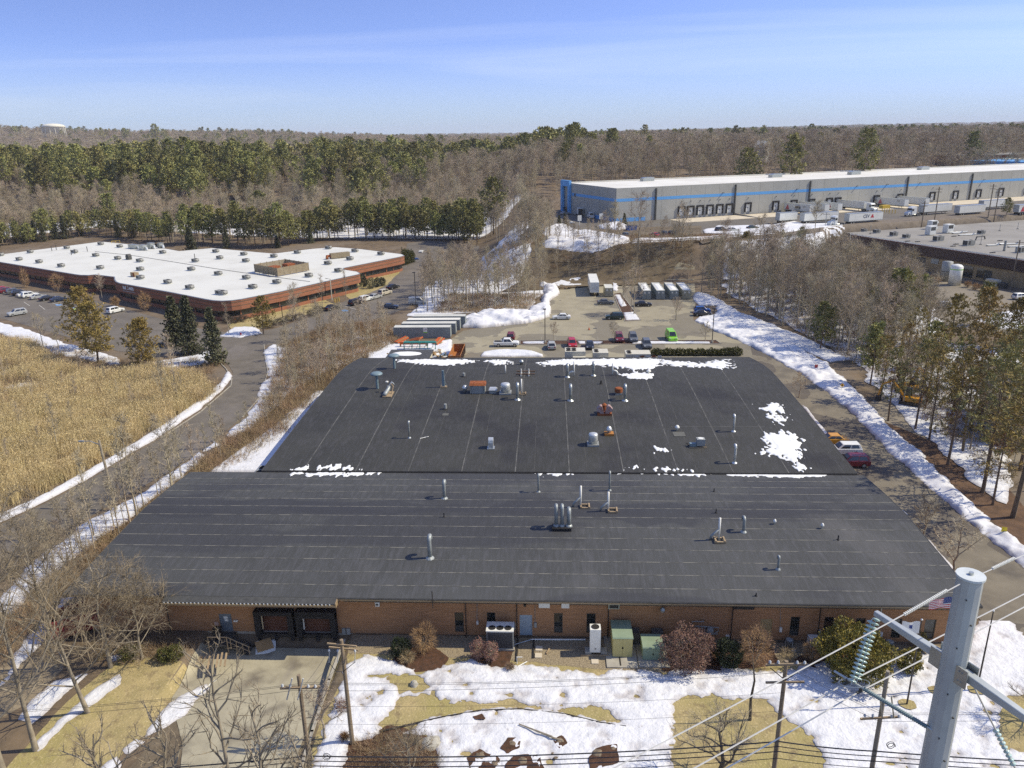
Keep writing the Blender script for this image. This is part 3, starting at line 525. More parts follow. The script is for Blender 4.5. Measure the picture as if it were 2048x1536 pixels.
def facade(mb, X0, X1, z0, z1, y0, y1):
    cuts = sorted({X0, X1} | {v for o in OPEN for v in o[:2] if X0 < v < X1})
    for a, b in zip(cuts, cuts[1:]):
        mid = (a+b)/2; segs = [(z0, z1)]
        for o in OPEN:
            if o[0] < mid < o[1]: segs = [s for lo, hi in segs for s in ((lo, min(hi, o[2])), (max(lo, o[3]), hi)) if s[1]-s[0] > 0.02]
        for lo, hi in segs: mb.box(a, y0, lo, b, y1, hi)
facade(wb, FX0+0.9, FX1-0.5, 0.0, TOPZ, WY, 60.998)
wb.build('wall', M_brick, bld)
fb = MB(); fb.box(-34.2, 60.77, -1.4, -15.6, 60.99, -0.003); fb.box(-15.6, 60.77, -0.4, -9, 60.99, -0.003); fb.build('foundation', M_conc, bld)
# roofs: slab following the slope
def roof_slab(prf, x0, x1, th=0.2):
    mb = MB(); n = len(prf)
    for (y0, z0), (y1, z1) in zip(prf, prf[1:]):
        mb.hexa(((x0, y0, z0-th), (x1, y0, z0-th), (x1, y1, z1-th), (x0, y1, z1-th), (x0, y0, z0), (x1, y0, z0), (x1, y1, z1), (x0, y1, z1)))
    return mb
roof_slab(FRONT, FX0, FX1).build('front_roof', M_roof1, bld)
roof_slab(REAR, RX0, RX1).build('rear_roof', M_roof2, bld)
M_seam = mat('seam_tape', (0.22, 0.21, 0.185), (0.088, 0.088, 0.084), rough=0.8, scale=1.2, stretch=(1, 1, 1), detail=6, contrast=(0.42, 0.58))
M_seam2 = mat('rear_seam_tape', (0.16, 0.157, 0.15), (0.06, 0.06, 0.06), rough=0.8, scale=0.8, detail=6)
y = 61.4
while y < 86:
    z = roofz(y); sb = MB(); x = FX0+0.05
    while x < FX1-0.1:
        x2 = min(x+7.5, FX1-0.05); o_ = rnd.uniform(-0.02, 0.02); sb.box(x, y-0.045+o_, z-0.05, x2, y+0.045+o_, z+0.012); x = x2
    sb.build('seam', M_seam, bld); y += 2.06
for i in range(10):
    x = -31.2+i*6.72; sb = MB()
    for (y0, z0), (y1, z1) in zip(REAR, REAR[1:]):
        sb.hexa(((x-0.06, y0, z0-0.05), (x+0.06, y0, z0-0.05), (x+0.06, y1, z1-0.05), (x-0.06, y1, z1-0.05), (x-0.06, y0, z0+0.012), (x+0.06, y0, z0+0.012), (x+0.06, y1, z1+0.012), (x-0.06, y1, z1+0.012)))
    sb.build('seam', M_seam2, bld)
M_seam3 = mat('fine_lap', (0.085, 0.083, 0.079), (0.042, 0.041, 0.039), rough=0.8, scale=0.6, detail=6)
for i in range(32):
    if i % 3 == 0: continue
    x = -33.4+i*2.24+rnd.uniform(-.1, .1); sb = MB()
    for (y0, z0), (y1, z1) in zip(REAR, REAR[1:]):
        sb.hexa(((x-0.04, y0, z0-0.05), (x+0.04, y0, z0-0.05), (x+0.04, y1, z1-0.05), (x-0.04, y1, z1-0.05), (x-0.04, y0, z0+0.008), (x+0.04, y0, z0+0.008), (x+0.04, y1, z1+0.008), (x-0.04, y1, z1+0.008)))
    sb.build('seam', M_seam3, bld)
for y, x0, x1 in ((127.5, RX0, -6), (100.5, 17, 30), (131.5, -12, RX1)):
    z = roofz(y); MB().box(x0, y-0.05, z-0.05, x1, y+0.05, z+0.014).build('seam', M_seam2, bld)
MB().box(RX0, 86.42, 4.86, RX1, 86.54, 5.0).build('expansion_joint', M_dark, bld)
# edges
e = MB(); e.box(FX0, 59.42, 4.50, -35.85, 59.497, 4.74); e.box(-19.55, 59.42, 4.50, FX1, 59.497, 4.74); e.build('gutter', M_gutter, bld)
e = MB(); e.box(FX0, 59.36, 4.70, -35.85, 59.419, 4.80); e.box(-19.55, 59.36, 4.70, FX1, 59.419, 4.80); e.build('drip_edge', M_dgrey, bld)
for (prf, x, xx) in ((FRONT, FX0, FX0-0.06), (FRONT, FX1, FX1+0.06), (REAR, RX0, RX0-0.06), (REAR, RX1, RX1+0.06)):
    e = MB()
    for (y0, z0), (y1, z1) in zip(prf, prf[1:]):
        a, b = min(x, xx), max(x, xx); e.hexa(((a, y0, z0-0.32), (b, y0, z0-0.32), (b, y1, z1-0.32), (a, y1, z1-0.32), (a, y0, z0+0.02), (b, y0, z0+0.02), (b, y1, z1+0.02), (a, y1, z1+0.02)))
    e.build('roof_edge', M_dgrey, bld)
e = MB(); e.box(FX0+0.5, 59.52, 4.44, FX1-0.2, 60.98, 4.50); e.build('soffit', M_fascia, bld)
e = MB(); e.box(-19.4, 60.70, BAND0, FX1-0.4, 60.795, BAND1-0.12)
x = -19.2
while x < FX1-0.5: e.box(x, 60.665, BAND0, x+0.07, 60.699, BAND1-0.12); x += 0.42
e.build('fascia', M_fascia, bld)
# dock canopy with its ice-flecked edge
can = MB(); can.hexa(((-35.8, 58.75, 4.42), (-19.6, 58.75, 4.42), (-19.6, 59.5, 4.60), (-35.8, 59.5, 4.60), (-35.8, 58.75, 4.56), (-19.6, 58.75, 4.56), (-19.6, 59.5, 4.76), (-35.8, 59.5, 4.76)))
co = can.build('canopy', M_dgrey, bld)
c2 = MB(); c2.box(-35.9, 58.66, 4.28, -19.5, 58.748, 4.45); c2.hexa(((-19.598, 58.7, 4.2), (-19.5, 58.7, 4.2), (-19.5, 60.7, 4.2), (-19.598, 60.7, 4.2), (-19.598, 58.7, 4.6), (-19.5, 58.7, 4.6), (-19.5, 59.6, 4.78), (-19.598, 59.6, 4.78))); c2.build('canopy_gutter', M_gutter, co)
ic = MB(); x = -35.6
while x < -19.8: ic.box(x, 58.64, 4.46, x+0.10, 58.74, 4.575); x += 0.36
tag(ic.build('snow_guard', M_alu, co), kind='stuff')
# windows
for i, (a, b, z0, z1) in enumerate(wins):
    f = MB(); t = 0.07
    f.box(a, 60.84, z0, a+t, 60.96, z1); f.box(b-t, 60.84, z0, b, 60.96, z1); f.box(a+t, 60.84, z1-t, b-t, 60.96, z1); f.box(a+t, 60.84, z0, b-t, 60.96, z0+t)
    zm = z0+(z1-z0)*0.3; f.box(a+t, 60.84, zm-t/2, b-t, 60.96, zm+t/2)
    w = f.build('window', M_bronze, bld)
    MB().box(a+t, 60.90, zm+t/2, b-t, 60.93, z1-t).build('pane', M_glass, w)
    MB().box(a+t, 60.90, z0+t, b-t, 60.93, zm-t/2).build('lower_panel', M_dgrey if i not in (7,) else M_glass, w)
for (a, b, z0, z1), M_, hx in zip(drs, (M_greydoor, M_bluedoor, M_tandoor), (0.12, 0.88, 0.12)):
    d = MB().box(a+0.05, 60.88, z0, b-0.05, 60.94, z1-0.05).build('door', M_, bld)
    f = MB(); f.box(a, 60.83, z0, a+0.05, 60.97, z1); f.box(b-0.05, 60.83, z0, b, 60.97, z1); f.box(a+0.05, 60.83, z1-0.05, b-0.05, 60.97, z1); f.build('door_frame', M_, d)
    xh = a+(b-a)*hx; MB().tube([(xh-0.08, 60.84, z0+1.0), (xh+0.08, 60.84, z0+1.0)], 0.025, 6).build('handle', M_galv, d)
d_ = [c for c in KIDS[bld.name] if c.name.startswith('door')][0]
pp = MB(); c_ = (drs[0][0]+drs[0][1])/2; pp.box(c_-0.2, 60.868, 1.35, c_+0.2, 60.879, 1.6); pp.box(c_-0.14, 60.868, 1.05, c_+0.2, 60.879, 1.3); pp.build('paper_notice', M_white, d_)
for i, (a, b, z0, z1) in enumerate(dks):
    d = MB()
    n = 6
    for k in range(n): zz0 = z0+(z1-z0)*k/n; d.box(a+0.02, 60.93, zz0+0.012, b-0.02, 60.975, z0+(z1-z0)*(k+1)/n-0.012)
    dd = d.build('dock_door', M_redbrown, bld)
    if True:
        s_ = MB(); s_.frus(a-0.45, a+0.08, 60.1, 60.79, z0-0.1, a-0.45, a+0.08, 60.1, 60.79, z1+0.2); s_.frus(b-0.08, b+0.45, 60.1, 60.79, z0-0.1, b-0.08, b+0.45, 60.1, 60.79, z1+0.2)
        s_.box(a-0.45, 60.05, z1-0.05 if i == 0 else z1-0.35, b+0.45, 60.79, z1+0.35); s_.build('dock_seal', M_black, bld)
        MB().box(a+0.12, 60.50, z0+0.5, a+0.22, 60.6, z1-0.15).build('guide_strip', M_white if i else paint('cream', (0.6, 0.5, 0.35)), dd)
    l = MB(); l.box(a-0.4, 60.45, z0-0.35, b+0.4, 60.76, z0-0.02); l.build('dock_leveller', M_dark, bld)
    for xx in (a-0.2, (a+b)/2, b+0.2): MB().box(xx-0.15, 60.25, z0-0.62, xx+0.15, 60.44, z0-0.1).build('bumper', M_black, bld)
# wall fittings
def wall_box(name, M_, l, t, r, b, dep=0.18, y=WY):
    a, c = PY(l, (t+b)/2, y), PY(r, (t+b)/2, y); z1 = PY((l+r)/2, t, y).z; z0 = PY((l+r)/2, b, y).z
    return MB().box(a.x, y-dep, z0, c.x, y-0.003, z1).build(name, M_, bld)
for q in ((685, 1255.5, 692, 1267), (694, 1255.5, 701, 1267)): wall_box('meter_box', M_grey, *q)
wall_box('meter_box', M_grey, 1024, 1244.5, 1031, 1258); wall_box('meter_box', M_grey, 1068, 1244, 1073.5, 1253); wall_box('meter_box', M_white, 953, 1241, 957, 1247)
wall_box('meter_box', M_white, 1451, 1269, 1458, 1275); wall_box('meter_box', M_white, 1558, 1254, 1563, 1262); wall_box('meter_box', M_grey, 1636, 1258, 1640, 1266); wall_box('meter_box', M_white, 1742, 1263, 1748, 1271); wall_box('meter_box', M_white, 1758, 1263, 1764, 1271)
for q in ((1077.5, 1203.5, 1099.5, 1213.3), (1123, 1203.5, 1138.5, 1213.8)): wall_box('vent_cover', M_white, *q, dep=0.22)
lv = wall_box('louvre', M_dark, 1218, 1206, 1237, 1214, dep=0.22); a = PY(1218, 1210, WY); c = PY(1237, 1210, WY)
f = MB(); f.box(a.x-0.06, 60.55, a.z-0.26, c.x+0.06, 60.57, a.z-0.19); f.box(a.x-0.06, 60.55, a.z+0.19, c.x+0.06, 60.57, a.z+0.26); f.box(a.x-0.06, 60.55, a.z-0.19, a.x, 60.57, a.z+0.19); f.box(c.x, 60.55, a.z-0.19, c.x+0.06, 60.57, a.z+0.19); f.build('louvre_frame', M_galv, lv)
lv = wall_box('louvre', M_white, 751, 1202.5, 759.5, 1210.5, dep=0.22); a = PY(755, 1206.5, WY); MB().box(a.x-0.12, 60.55, a.z-0.1, a.x+0.12, 60.57, a.z+0.1).build('grille', M_dgrey, lv)
wall_box('louvre', M_dark, 1466, 1209, 1508, 1217, dep=0.16)
a = PY(1324, 1213.5, WY); MB().lathe([(0.02, -0.30), (0.22, -0.22), (0.26, 0.0), (0.12, 0.18), (0.05, 0.24)], 10, (a.x, 60.4, a.z)).build('lamp', M_galv, bld)
a = PY(1050, 1207, WY); MB().box(a.x-0.12, 60.45, a.z-0.12, a.x+0.12, 60.69, a.z+0.08).build('lamp', M_dark, bld)
a = PY(470, 1240, WY); MB().box(a.x-0.1, 60.62, a.z-0.1, a.x+0.3, 60.79, a.z+0.05).build('lamp', M_white, bld)
a = PY(433, 1247, WY); MB().box(a.x-0.2, 60.74, a.z-0.2, a.x+0.2, 60.79, a.z+0.2).build('wall_notice', paint('notice', (0.5, 0.35, 0.3)), bld)
def spout(px, M_, y1=1.0, r=0.05, z0=0.0, ztop=4.45):
    x = PY(px, 1240, WY).x; return MB().tube([(x, 60.60, ztop), (x, 60.60, z0+0.12), (x, 60.35, z0+0.06)], r, 6).build('downspout', M_, bld)
for px in (932, 1034, 1218-2, 1463, 1637): spout(px, M_dark)
spout(340, M_dark); spout(1757, M_galv, r=0.06)
for px, t, b in ((954, 1203, 1242), (1070, 1210, 1245), (1560, 1216, 1256)):
    a, c = PY(px, t, WY), PY(px, b, WY); MB().tube([(a.x, 60.74, a.z), (c.x, 60.74, c.z)], 0.022, 5).build('conduit', M_grey, bld)
gm = MB()
def gp(*pts): gm.tube([(PY(x, y, 60.5).x, 60.5+o, PY(x, y, 60.5).z) for x, y, o in pts], 0.05, 6)
gp((1385, 1252, 0.25), (1385, 1243, 0), (1408, 1243, 0), (1408, 1243, 0.25)); gp((1390, 1268, 0), (1390, 1252, 0), (1437, 1255, 0), (1437, 1262, 0), (1428, 1266, 0), (1405, 1266, 0)); gp((1398, 1268, 0), (1398, 1252, 0)); gp((1404, 1268, 0), (1404, 1252, 0)); gp((1410, 1254, 0), (1410, 1266, 0)); gp((1400, 1268, 0), (1436, 1268, 0))
q = PY(1420, 1261, 60.4); gm.lathe([(0.05, -0.35), (0.3, -0.25), (0.34, 0), (0.3, 0.25), (0.05, 0.35)], 10, (q.x, 60.35, q.z)); gm.build('gas_meter', M_grey, bld)
x = PY(865, 1195, 59.4).x; MB().tube([(x, 59.3, 3.95), (x, 59.3, 5.75)], 0.055, 6).build('vent_stack', M_dark, bld)
# ================================================================== on the roof
bend_n = 7
def gooseneck(lab, px, py, ptop, r=0.16, M_=None, dirv=(0, 1), hood=1.0, name='gooseneck_vent', base=True):
    M_ = M_ or M_galv; b = RP(px, py); h = hgt(b, ptop); t = thing(name, lab, 'roof vent', b, 0, 'gooseneck vents on the dark roofs')
    rb = r*1.7*hood; pts = [(0, 0, -0.02), (0, 0, h*0.5), (0, 0, h-rb-r)]; d = Vector((dirv[0], dirv[1], 0)).normalized()
    for k in range(1, bend_n+1):
        a = math.pi*k/bend_n; q = d*(rb*(1-math.cos(a))); pts.append((q.x, q.y, h-rb-r+rb*math.sin(a)))
    q = d*(2*rb); pts.append((q.x, q.y, h-rb-r-r*1.2))
    MB().tube(pts, [r]*3+[r*1.06]*(len(pts)-3), 10).build('pipe', M_, t, True)
    if base: MB().lathe([(r*2.2, -0.02), (r*1.9, 0.06), (r*1.25, 0.16), (r*1.1, 0.2)], 10).build('flange', M_, t)
    return t
G = gooseneck
M_dull = mat('dull_zinc', (0.36, 0.385, 0.40), (0.27, 0.29, 0.30), rough=0.5, metal=0.35, scale=2.5)
G('grey gooseneck pipe on the front roof, in line below the round snow patch', 889, 997, 961, 0.19, M_dull)
G('tall thin silver gooseneck at the edge of a roof snow patch', 1077, 984, 948, 0.12, M_dull)
G('slim silver gooseneck standing above the white flue on the timber curb', 1219, 981, 943, 0.12, M_dull)
G('thick grey gooseneck alone near the front eave', 860, 1116, 1072, 0.21, M_dull)
G('short silver gooseneck beside the white pipe with the timber pallet', 1487, 1064, 1034, 0.16, M_dull)
G('small grey gooseneck nearest the front eave below two white domes', 1556, 1139, 1112, 0.12, M_dull, hood=0.7)
G('thin silver gooseneck alone on the rear roof beside a loose stick', 819, 876, 842, 0.12, M_galv)
G('cream gooseneck above the melting snow on the rear roof', 1467, 863, 829, 0.15, M_alu)
G('cream gooseneck just behind the roof joint by the melting snow', 1469, 926, 889, 0.16, M_alu)
G('bright silver gooseneck beside the big white drum fan', 1035, 799, 766, 0.24, M_galv)
G('bright silver gooseneck standing alone in the middle of the rear roof', 1141, 801, 769, 0.24, M_galv)
G('bright silver gooseneck beside the rusty round cap', 1250, 801, 769, 0.24, M_galv)
G('silver gooseneck beside the first white elbow pipe', 1135, 754, 728, 0.22, M_galv)
G('silver gooseneck between the two white elbow pipes', 1187, 751, 724, 0.22, M_galv)
# three pipes on one black curb
b = RP(1124, 1058); t = thing('pipe_cluster', 'three tall grey pipes side by side on a black curb', 'roof vent', b)
MB().box(-1.05, -0.5, -0.05, 0.98, 0.55, 0.32).build('curb', M_black, t)
for dx, h, r, tw in ((-0.62, 2.75, 0.19, 0.1), (0.0, 2.75, 0.19, 0.1), (0.72, 2.35, 0.23, -0.1)):
    rb = r*1.6; pts = [(dx, 0.1, 0.25), (dx, 0.1, h*0.55), (dx, 0.1, h-rb-r)]
    for k in range(1, bend_n+1): a = math.pi*k/bend_n; pts.append((dx, 0.1+rb*(1-math.cos(a)), h-rb-r+rb*math.sin(a)))
    pts.append((dx, 0.1+2*rb, h-rb-r*2.2)); MB().tube(pts, r, 10).build('pipe', M_dull, t, True)
    MB().lathe([(r*1.7, 0.3), (r*1.5, 0.42), (r*1.05, 0.5)], 10, (dx, 0.1, 0)).build('flange', M_dull, t)
def flue(lab, px, py, ptop, side=-1, frame=True, r=0.12, arm='wye', low=0.0, pal=(0.5, 0.0)):
    b = RP(px, py); h = hgt(b, ptop); t = thing('white_flue', lab, 'flue pipe', b)
    MB().tube([(0, 0, 0), (0, 0, h)], r, 9).build('pipe', M_pvc, t, True)
    if arm == 'wye': MB().tube([(0, 0, h*0.48), (side*0.75, 0, 0.42), (side*0.82, 0, 0.05)], r*1.05, 8).build('branch_pipe', M_dull, t, True)
    elif arm == 'elbow':
        pts = [(0, 0, 0.2)] + [(side*(0.15+0.62*math.sin(a)), 0, 0.2+0.42-0.0+0.38*math.cos(a)-0.38) for a in (0.2, 0.6, 1.0, 1.4, 1.8, 2.1)]
        pts = [(side*0.1, 0, 0.75), (side*0.4, 0, 0.78), (side*0.68, 0, 0.62), (side*0.82, 0, 0.35), (side*0.84, 0, 0.02)]; MB().tube(pts, r*1.3, 8).build('branch_pipe', M_pvc, t, True)
    if frame:
        x0, y0 = pal; 
        for yy in (-0.42, 0.42): MB().box(x0-0.55, y0+yy-0.09, 0.0, x0+0.55, y0+yy+0.09, 0.17).build('plank', M_wood, t)
        for xx in (-0.45, 0.45): MB().box(x0+xx-0.08, y0-0.5, 0.172, x0+xx+0.08, y0+0.5, 0.26).build('plank', M_wood, t)
    return t
flue('white flue with slanted branch and square timber curb, behind the three pipes', 1161, 1014, 972, -1)
flue('white flue with slanted branch under the slim silver gooseneck', 1216, 1022, 984, -1)
flue('white flue with slanted branch and timber pallet low on the front roof', 1437, 1079, 1036, -1, pal=(0.05, -0.3))
flue('white flue with elbow branch and snow behind it', 1148, 752, 723, -1, False, arm='elbow')
flue('white flue with elbow branch turned towards the snow patch', 1225, 750, 727, 1, False, arm='elbow')
flue('white flue on a small timber pallet beside the silver gooseneck', 1043, 788, 758, -1, True, arm='none', pal=(0.2, -0.1))
t = flue('short plain white pipe on the rear roof', 1011, 747, 731, -1, False, arm='none', r=0.11)
def stub(lab, px, py, ptop, r, M_, name='vent_pipe'):
    b = RP(px, py); h = hgt(b, ptop); t = thing(name, lab, 'vent pipe', b)
    MB().tube([(0, 0, -0.02), (0, 0, h)], r, 8).build('pipe', M_, t); MB().lathe([(r*2.4, -0.02), (r*2.0, 0.05), (r*1.2, 0.09)], 9).build('flange', M_black, t); return t
stub('short black vent pipe between the thick gooseneck and the snow patch', 888, 1034, 1026, 0.06, M_black)
stub('short black vent pipe above the short silver gooseneck', 1432, 1026, 1018, 0.06, M_black)
stub('short black vent pipe to the side of the two white domes', 1676, 1080, 1071, 0.07, M_black)
stub('short black vent pipe beside the long snow strip at the roof joint', 1428, 983, 977, 0.06, M_black)
stub('black vent stub near the rear ridge', 1202, 768, 761, 0.14, M_black)
stub('thin grey vent stub at the front eave', 1512, 1192, 1186, 0.06, M_black)
def dome(lab, px, py, ptop, r, M_, curb=None, name='dome_vent'):
    b = RP(px, py); h = hgt(b, ptop); t = thing(name, lab, 'roof fan', b)
    if curb: MB().box(-r*1.5, -r*1.3, -0.05, r*1.5, r*1.3, 0.28).build('curb', curb, t)
    z = 0.24 if curb else 0.0
    MB().lathe([(r*0.62, z), (r*0.6, h*0.45), (r, h*0.5), (r*0.98, h*0.62), (r*0.72, h*0.84), (r*0.35, h*0.96), (r*0.05, h)], 14).build('hood', M_, t, True); return t
dome('small white dome vent between two grey goosenecks', 1549, 1048, 1038, 0.17, M_pvc); dome('small white dome vent near the edge of the front roof', 1644, 1057, 1046, 0.18, M_pvc)
dome('silver dome vent near the back edge of the rear roof', 1043, 729, 719, 0.42, M_galv); dome('white dome vent in the oval snow patch', 1297, 747, 739, 0.42, M_pvc)
dome('white dome fan above a pale roof patch', 1354, 861, 850, 0.33, M_pvc); dome('white dome fan on an orange curb', 1218, 869, 852, 0.42, M_alu, mat('orange_curb', (0.46, 0.21, 0.05), (0.36, 0.15, 0.04), rough=0.8, scale=3))
dome('white dome fan at the end of the row of roof units', 930, 783, 770, 0.46, M_alu)
stub('small square grey vent on the rear roof', 891, 818, 808, 0.22, M_grey); stub('small capped pipe near the tall flue', 928, 753, 746, 0.22, M_grey)
def drum(lab, px, py, ptop, r, curb=True):
    b = RP(px, py); h = hgt(b, ptop); t = thing('drum_fan', lab, 'roof fan', b)
    if curb: MB().box(-r*1.25, -r*1.25, -0.05, r*1.25, r*1.25, 0.22).build('curb', M_grey, t)
    MB().lathe([(r*0.92, 0.22), (r*0.92, h*0.25), (r, h*0.27), (r, h*0.86), (r*0.9, h*0.96), (r*0.3, h)], 16).build('drum', M_alu, t, True)
    MB().lathe([(r*1.03, h*0.42), (r*1.03, h*0.46)], 16).build('band', M_grey, t)
drum('white drum fan between the rusty box and the silver gooseneck', 1011, 786, 766, 0.75); drum('white drum fan alone in front of the orange curb', 1186, 889, 866, 0.62)
b = RP(956, 784); t = thing('roof_unit', 'grey box unit with a rusty top', 'roof unit', b); MB().box(-1.2, -0.75, -0.05, 1.2, 0.75, 1.3).build('housing', M_grey, t); MB().frus(-1.32, 1.32, -0.85, 0.85, 1.3, -1.25, 1.25, -0.5, 0.85, 1.62).build('cap', M_rust, t)
for xx in (-1.1, 1.1): MB().box(xx-0.06, -0.9, 0, xx+0.06, -0.76, 1.3).build('leg', M_galv, t)
b = RP(986, 785); t = thing('roof_unit', 'small hooded pale grey unit between the rusty box and the drum fan', 'roof unit', b); MB().box(-0.55, -0.5, -0.05, 0.55, 0.5, 0.55).build('housing', M_dull, t); MB().frus(-0.68, 0.68, -0.62, 0.62, 0.55, -0.5, 0.5, -0.3, 0.3, 0.85).build('hood', M_alu, t)
b = RP(1237, 788); t = thing('rusty_cap', 'round rusty exhaust cap', 'roof vent', b); MB().lathe([(0.4, -0.02), (0.4, 0.3), (0.62, 0.34), (0.62, 0.95), (0.5, 1.05), (0.1, 1.1)], 14).build('cap', M_rust, t); MB().box(-0.55, -0.6, -0.03, 0.55, -0.45, 0.3).build('plate', M_galv, t)
b = RP(1209, 829); t = thing('scroll_fan', 'pair of rust-striped curved hoods back to back on a curb', 'roof fan', b); MB().box(-1.05, -0.5, -0.05, 1.05, 0.6, 0.3).build('curb', M_rust, t)
for s in (-1, 1):
    arc = [(s*0.08, 0.3)] + [(s*(0.08+0.82*(1-math.cos(a))*0.62), 0.3+1.15*math.sin(a)) for a in np.linspace(1.2, 1.9, 4)] + [(s*1.15, 0.95), (s*1.12, 0.62), (s*0.72, 0.5), (s*0.66, 0.3)]
    if s > 0: arc = arc[::-1]
    MB().prof(arc, -0.42, 0.42).build('hood', mat('striped_hood', (0.33, 0.36, 0.40), (0.40, 0.13, 0.07), rough=0.6, scale=3, stretch=(1, 1, 4)), t)
MB().lathe([(0.25, 0.3), (0.25, 1.15), (0.42, 1.2), (0.1, 1.45)], 10, (0.0, 0.9, 0)).build('rear_cap', M_rust, t)
b = RP(982, 896); t = thing('hooded_vent', 'square silver duct hood curving over on the rear roof', 'roof vent', b)
for dy, w_, nm in ((0, 0.42, 'duct'),):
    pr2 = [(-0.35, 0.0), (-0.35, 0.85), (-0.28, 1.2), (-0.05, 1.42), (0.3, 1.42), (0.6, 1.2), (0.72, 0.85), (0.35, 0.85), (0.35, 0.0)]
    MB().prof(pr2[::-1], -0.32, 0.32, 'yz').build('duct', M_alu, t)
MB().box(-0.5, -0.55, -0.04, 0.5, 0.55, 0.08).build('flange', M_galv, t)
def mushroom(lab, px, py, ptop):
    b = RP(px, py); h = hgt(b, ptop); t = thing('mushroom_vent', lab, 'roof vent', b, 0, 'wide mushroom vents on the rear roof')
    MB().tube([(0, 0, -0.02), (0, 0, h*0.92)], 0.22, 10).build('pipe', M_bluepipe, t); MB().lathe([(0.3, h*0.86), (0.98, h*0.88), (1.0, h*0.93), (0.75, h), (0.1, h*1.02)], 16).build('cap', M_bluepipe, t, True)
mushroom('blue grey mushroom vent by the snow at the back corner', 789, 737, 709); mushroom('blue grey mushroom vent beside the tangled duct', 755, 777, 745)
b = RP(887, 774); t = thing('tall_flue', 'tall square green-grey flue with a slanting brace', 'flue pipe', b); h = hgt(b, 741)
MB().frus(-0.24, 0.24, -0.2, 0.2, 0, -0.16, 0.16, -0.14, 0.14, h).build('pipe', M_bluepipe, t); MB().tube([(0.55, 0, 0.1), (0.1, 0, h*0.62)], 0.035, 5).build('brace', M_galv, t); MB().box(-0.5, -0.4, -0.04, 0.55, 0.4, 0.14).build('base', M_wood, t)
b = RP(774, 790); t = thing('tangled_duct', 'bent silver duct lying among valves and timber', 'roof duct', b)
MB().tube([(-0.2, -1.0, 0.35), (-0.1, -0.2, 0.45), (0.1, 0.8, 0.75), (0.15, 1.1, 1.1)], 0.33, 10).build('duct', M_dull, t, True); MB().tube([(0.1, 1.0, 1.0), (0.6, 1.6, 1.6), (0.9, 1.5, 1.2)], 0.2, 8).build('elbow', M_galv, t, True)
MB().tube([(0.7, 0.2, 0.1), (0.9, 0.9, 1.2), (0.4, 1.3, 1.5)], 0.08, 6).build('pipe', M_wood, t); MB().box(-0.5, -1.2, -0.03, 0.9, 1.4, 0.15).build('base', M_wood, t); MB().lathe([(0.05, 0), (0.24, 0.06), (0.24, 0.2), (0.05, 0.26)], 10, (-0.2, 1.5, 1.6)).build('valve', M_pvc, t)
b = RP(1051, 752); t = thing('timber_stand', 'timber roof stand with two white pipe legs', 'roof stand', b)
for yy in (0, 1.6): MB().box(-1.6, yy-0.08, 0.25, 1.6, yy+0.08, 0.42).build('beam', mat('dark_timber', (0.20, 0.12, 0.07), (0.13, 0.08, 0.05), scale=2), t)
for xx in (-0.75, 0.55): MB().box(xx-0.12, -0.2, 0.0, xx+0.12, 1.8, 0.248).build('sleeper', M_pvc, t)
for xx in (-0.75, 0.55): MB().tube([(xx, 0.8, 0.2), (xx, 0.8, 1.0)], 0.1, 7).build('pipe', M_pvc, t)
b = RP(1397, 893); t = thing('roof_condenser', 'open-framed grey condenser with pipework on the rear roof', 'roof unit', b)
MB().box(-0.3, -0.45, 0.25, 0.75, 0.45, 1.15).build('housing', M_grey, t); MB().lathe([(0.36, 1.15), (0.36, 1.2), (0.3, 1.2)], 14, (0.22, 0, 0)).build('fan_ring', M_white, t); MB().box(-1.2, -0.3, 0.1, -0.32, 0.25, 0.5).build('motor', M_bluepipe, t); MB().tube([(-1.3, 0, 0.2), (-1.6, 0.2, 0.4), (-1.3, 0.4, 0.3)], 0.06, 6).build('pipe', M_dark, t)
for yy in (-0.4, 0.4): MB().box(-1.3, yy-0.06, -0.03, 1.0, yy+0.06, 0.098).build('sleeper', M_wood, t)
b = RP(848, 876); t = thing('loose_stick', 'pale stick lying on the rear roof', 'stick', b); MB().tube([(-0.5, -0.3, 0.05), (0.6, 0.35, 0.08)], 0.05, 5).build('stick', M_pvc, t); MB().tube([(0.0, 0.15, 0.05), (0.5, 0.15, 0.12)], 0.04, 5).build('twig', M_pvc, t)
for lab, px, py, sx, sy in (('pale square roof patch in front of the white dome fan', 1358, 868, 0.8, 0.9), ('square roof patch below the small square vent', 891, 829, 0.45, 0.5)):
    b = RP(px, py); tag(MB().box(b.x-sx, b.y-sy, b.z-0.05, b.x+sx, b.y+sy, b.z+0.03).build('roof_patch', mat('patch', (0.13, 0.13, 0.12), scale=2), None), lab, 'roof patch')
# conduit runs
b1, b2 = RP(1475, 855), RP(1490, 838)
# roof snow, dappled by melt along the slope
def rz_arr(X, Y):
    return np.where(Y < 86.48, np.interp(Y, [p[0] for p in FRONT], [p[1] for p in FRONT]), np.interp(Y, [p[0] for p in REAR], [p[1] for p in REAR]))
def roof_snow(lab, px, cell, shift=0.0, holes=0.8, seed=1, band=None, amp=0.4, thick=0.1):
    poly = [RP(x, y) for x, y in px]
    def fn(X, Y):
        F = sdf(poly, X, Y)+2*amp*fbm(X, Y, 2.5, seed)+shift
        st = vnoise(X*1.0, Y*0.42, 0.42, seed+3)*0.6+vnoise(X, Y*0.5, 0.23, seed+9)*0.4         # small dimples drawn out down the slope
        F = F*0.5-.08+(st-0.5)*2.6*holes
        lo, hi = band or ((59.6, 139.4)); return np.minimum(F, np.minimum(Y-lo, hi-Y))
    bb = bbox([poly], 1.2)
    o = field('roof_snow', fn, bb, cell, 0.03, thick, M_roofsnow, None, 0.5, zfn=rz_arr, edge=0.6)
    if o: tag(o, lab, 'snow', None, 'stuff')
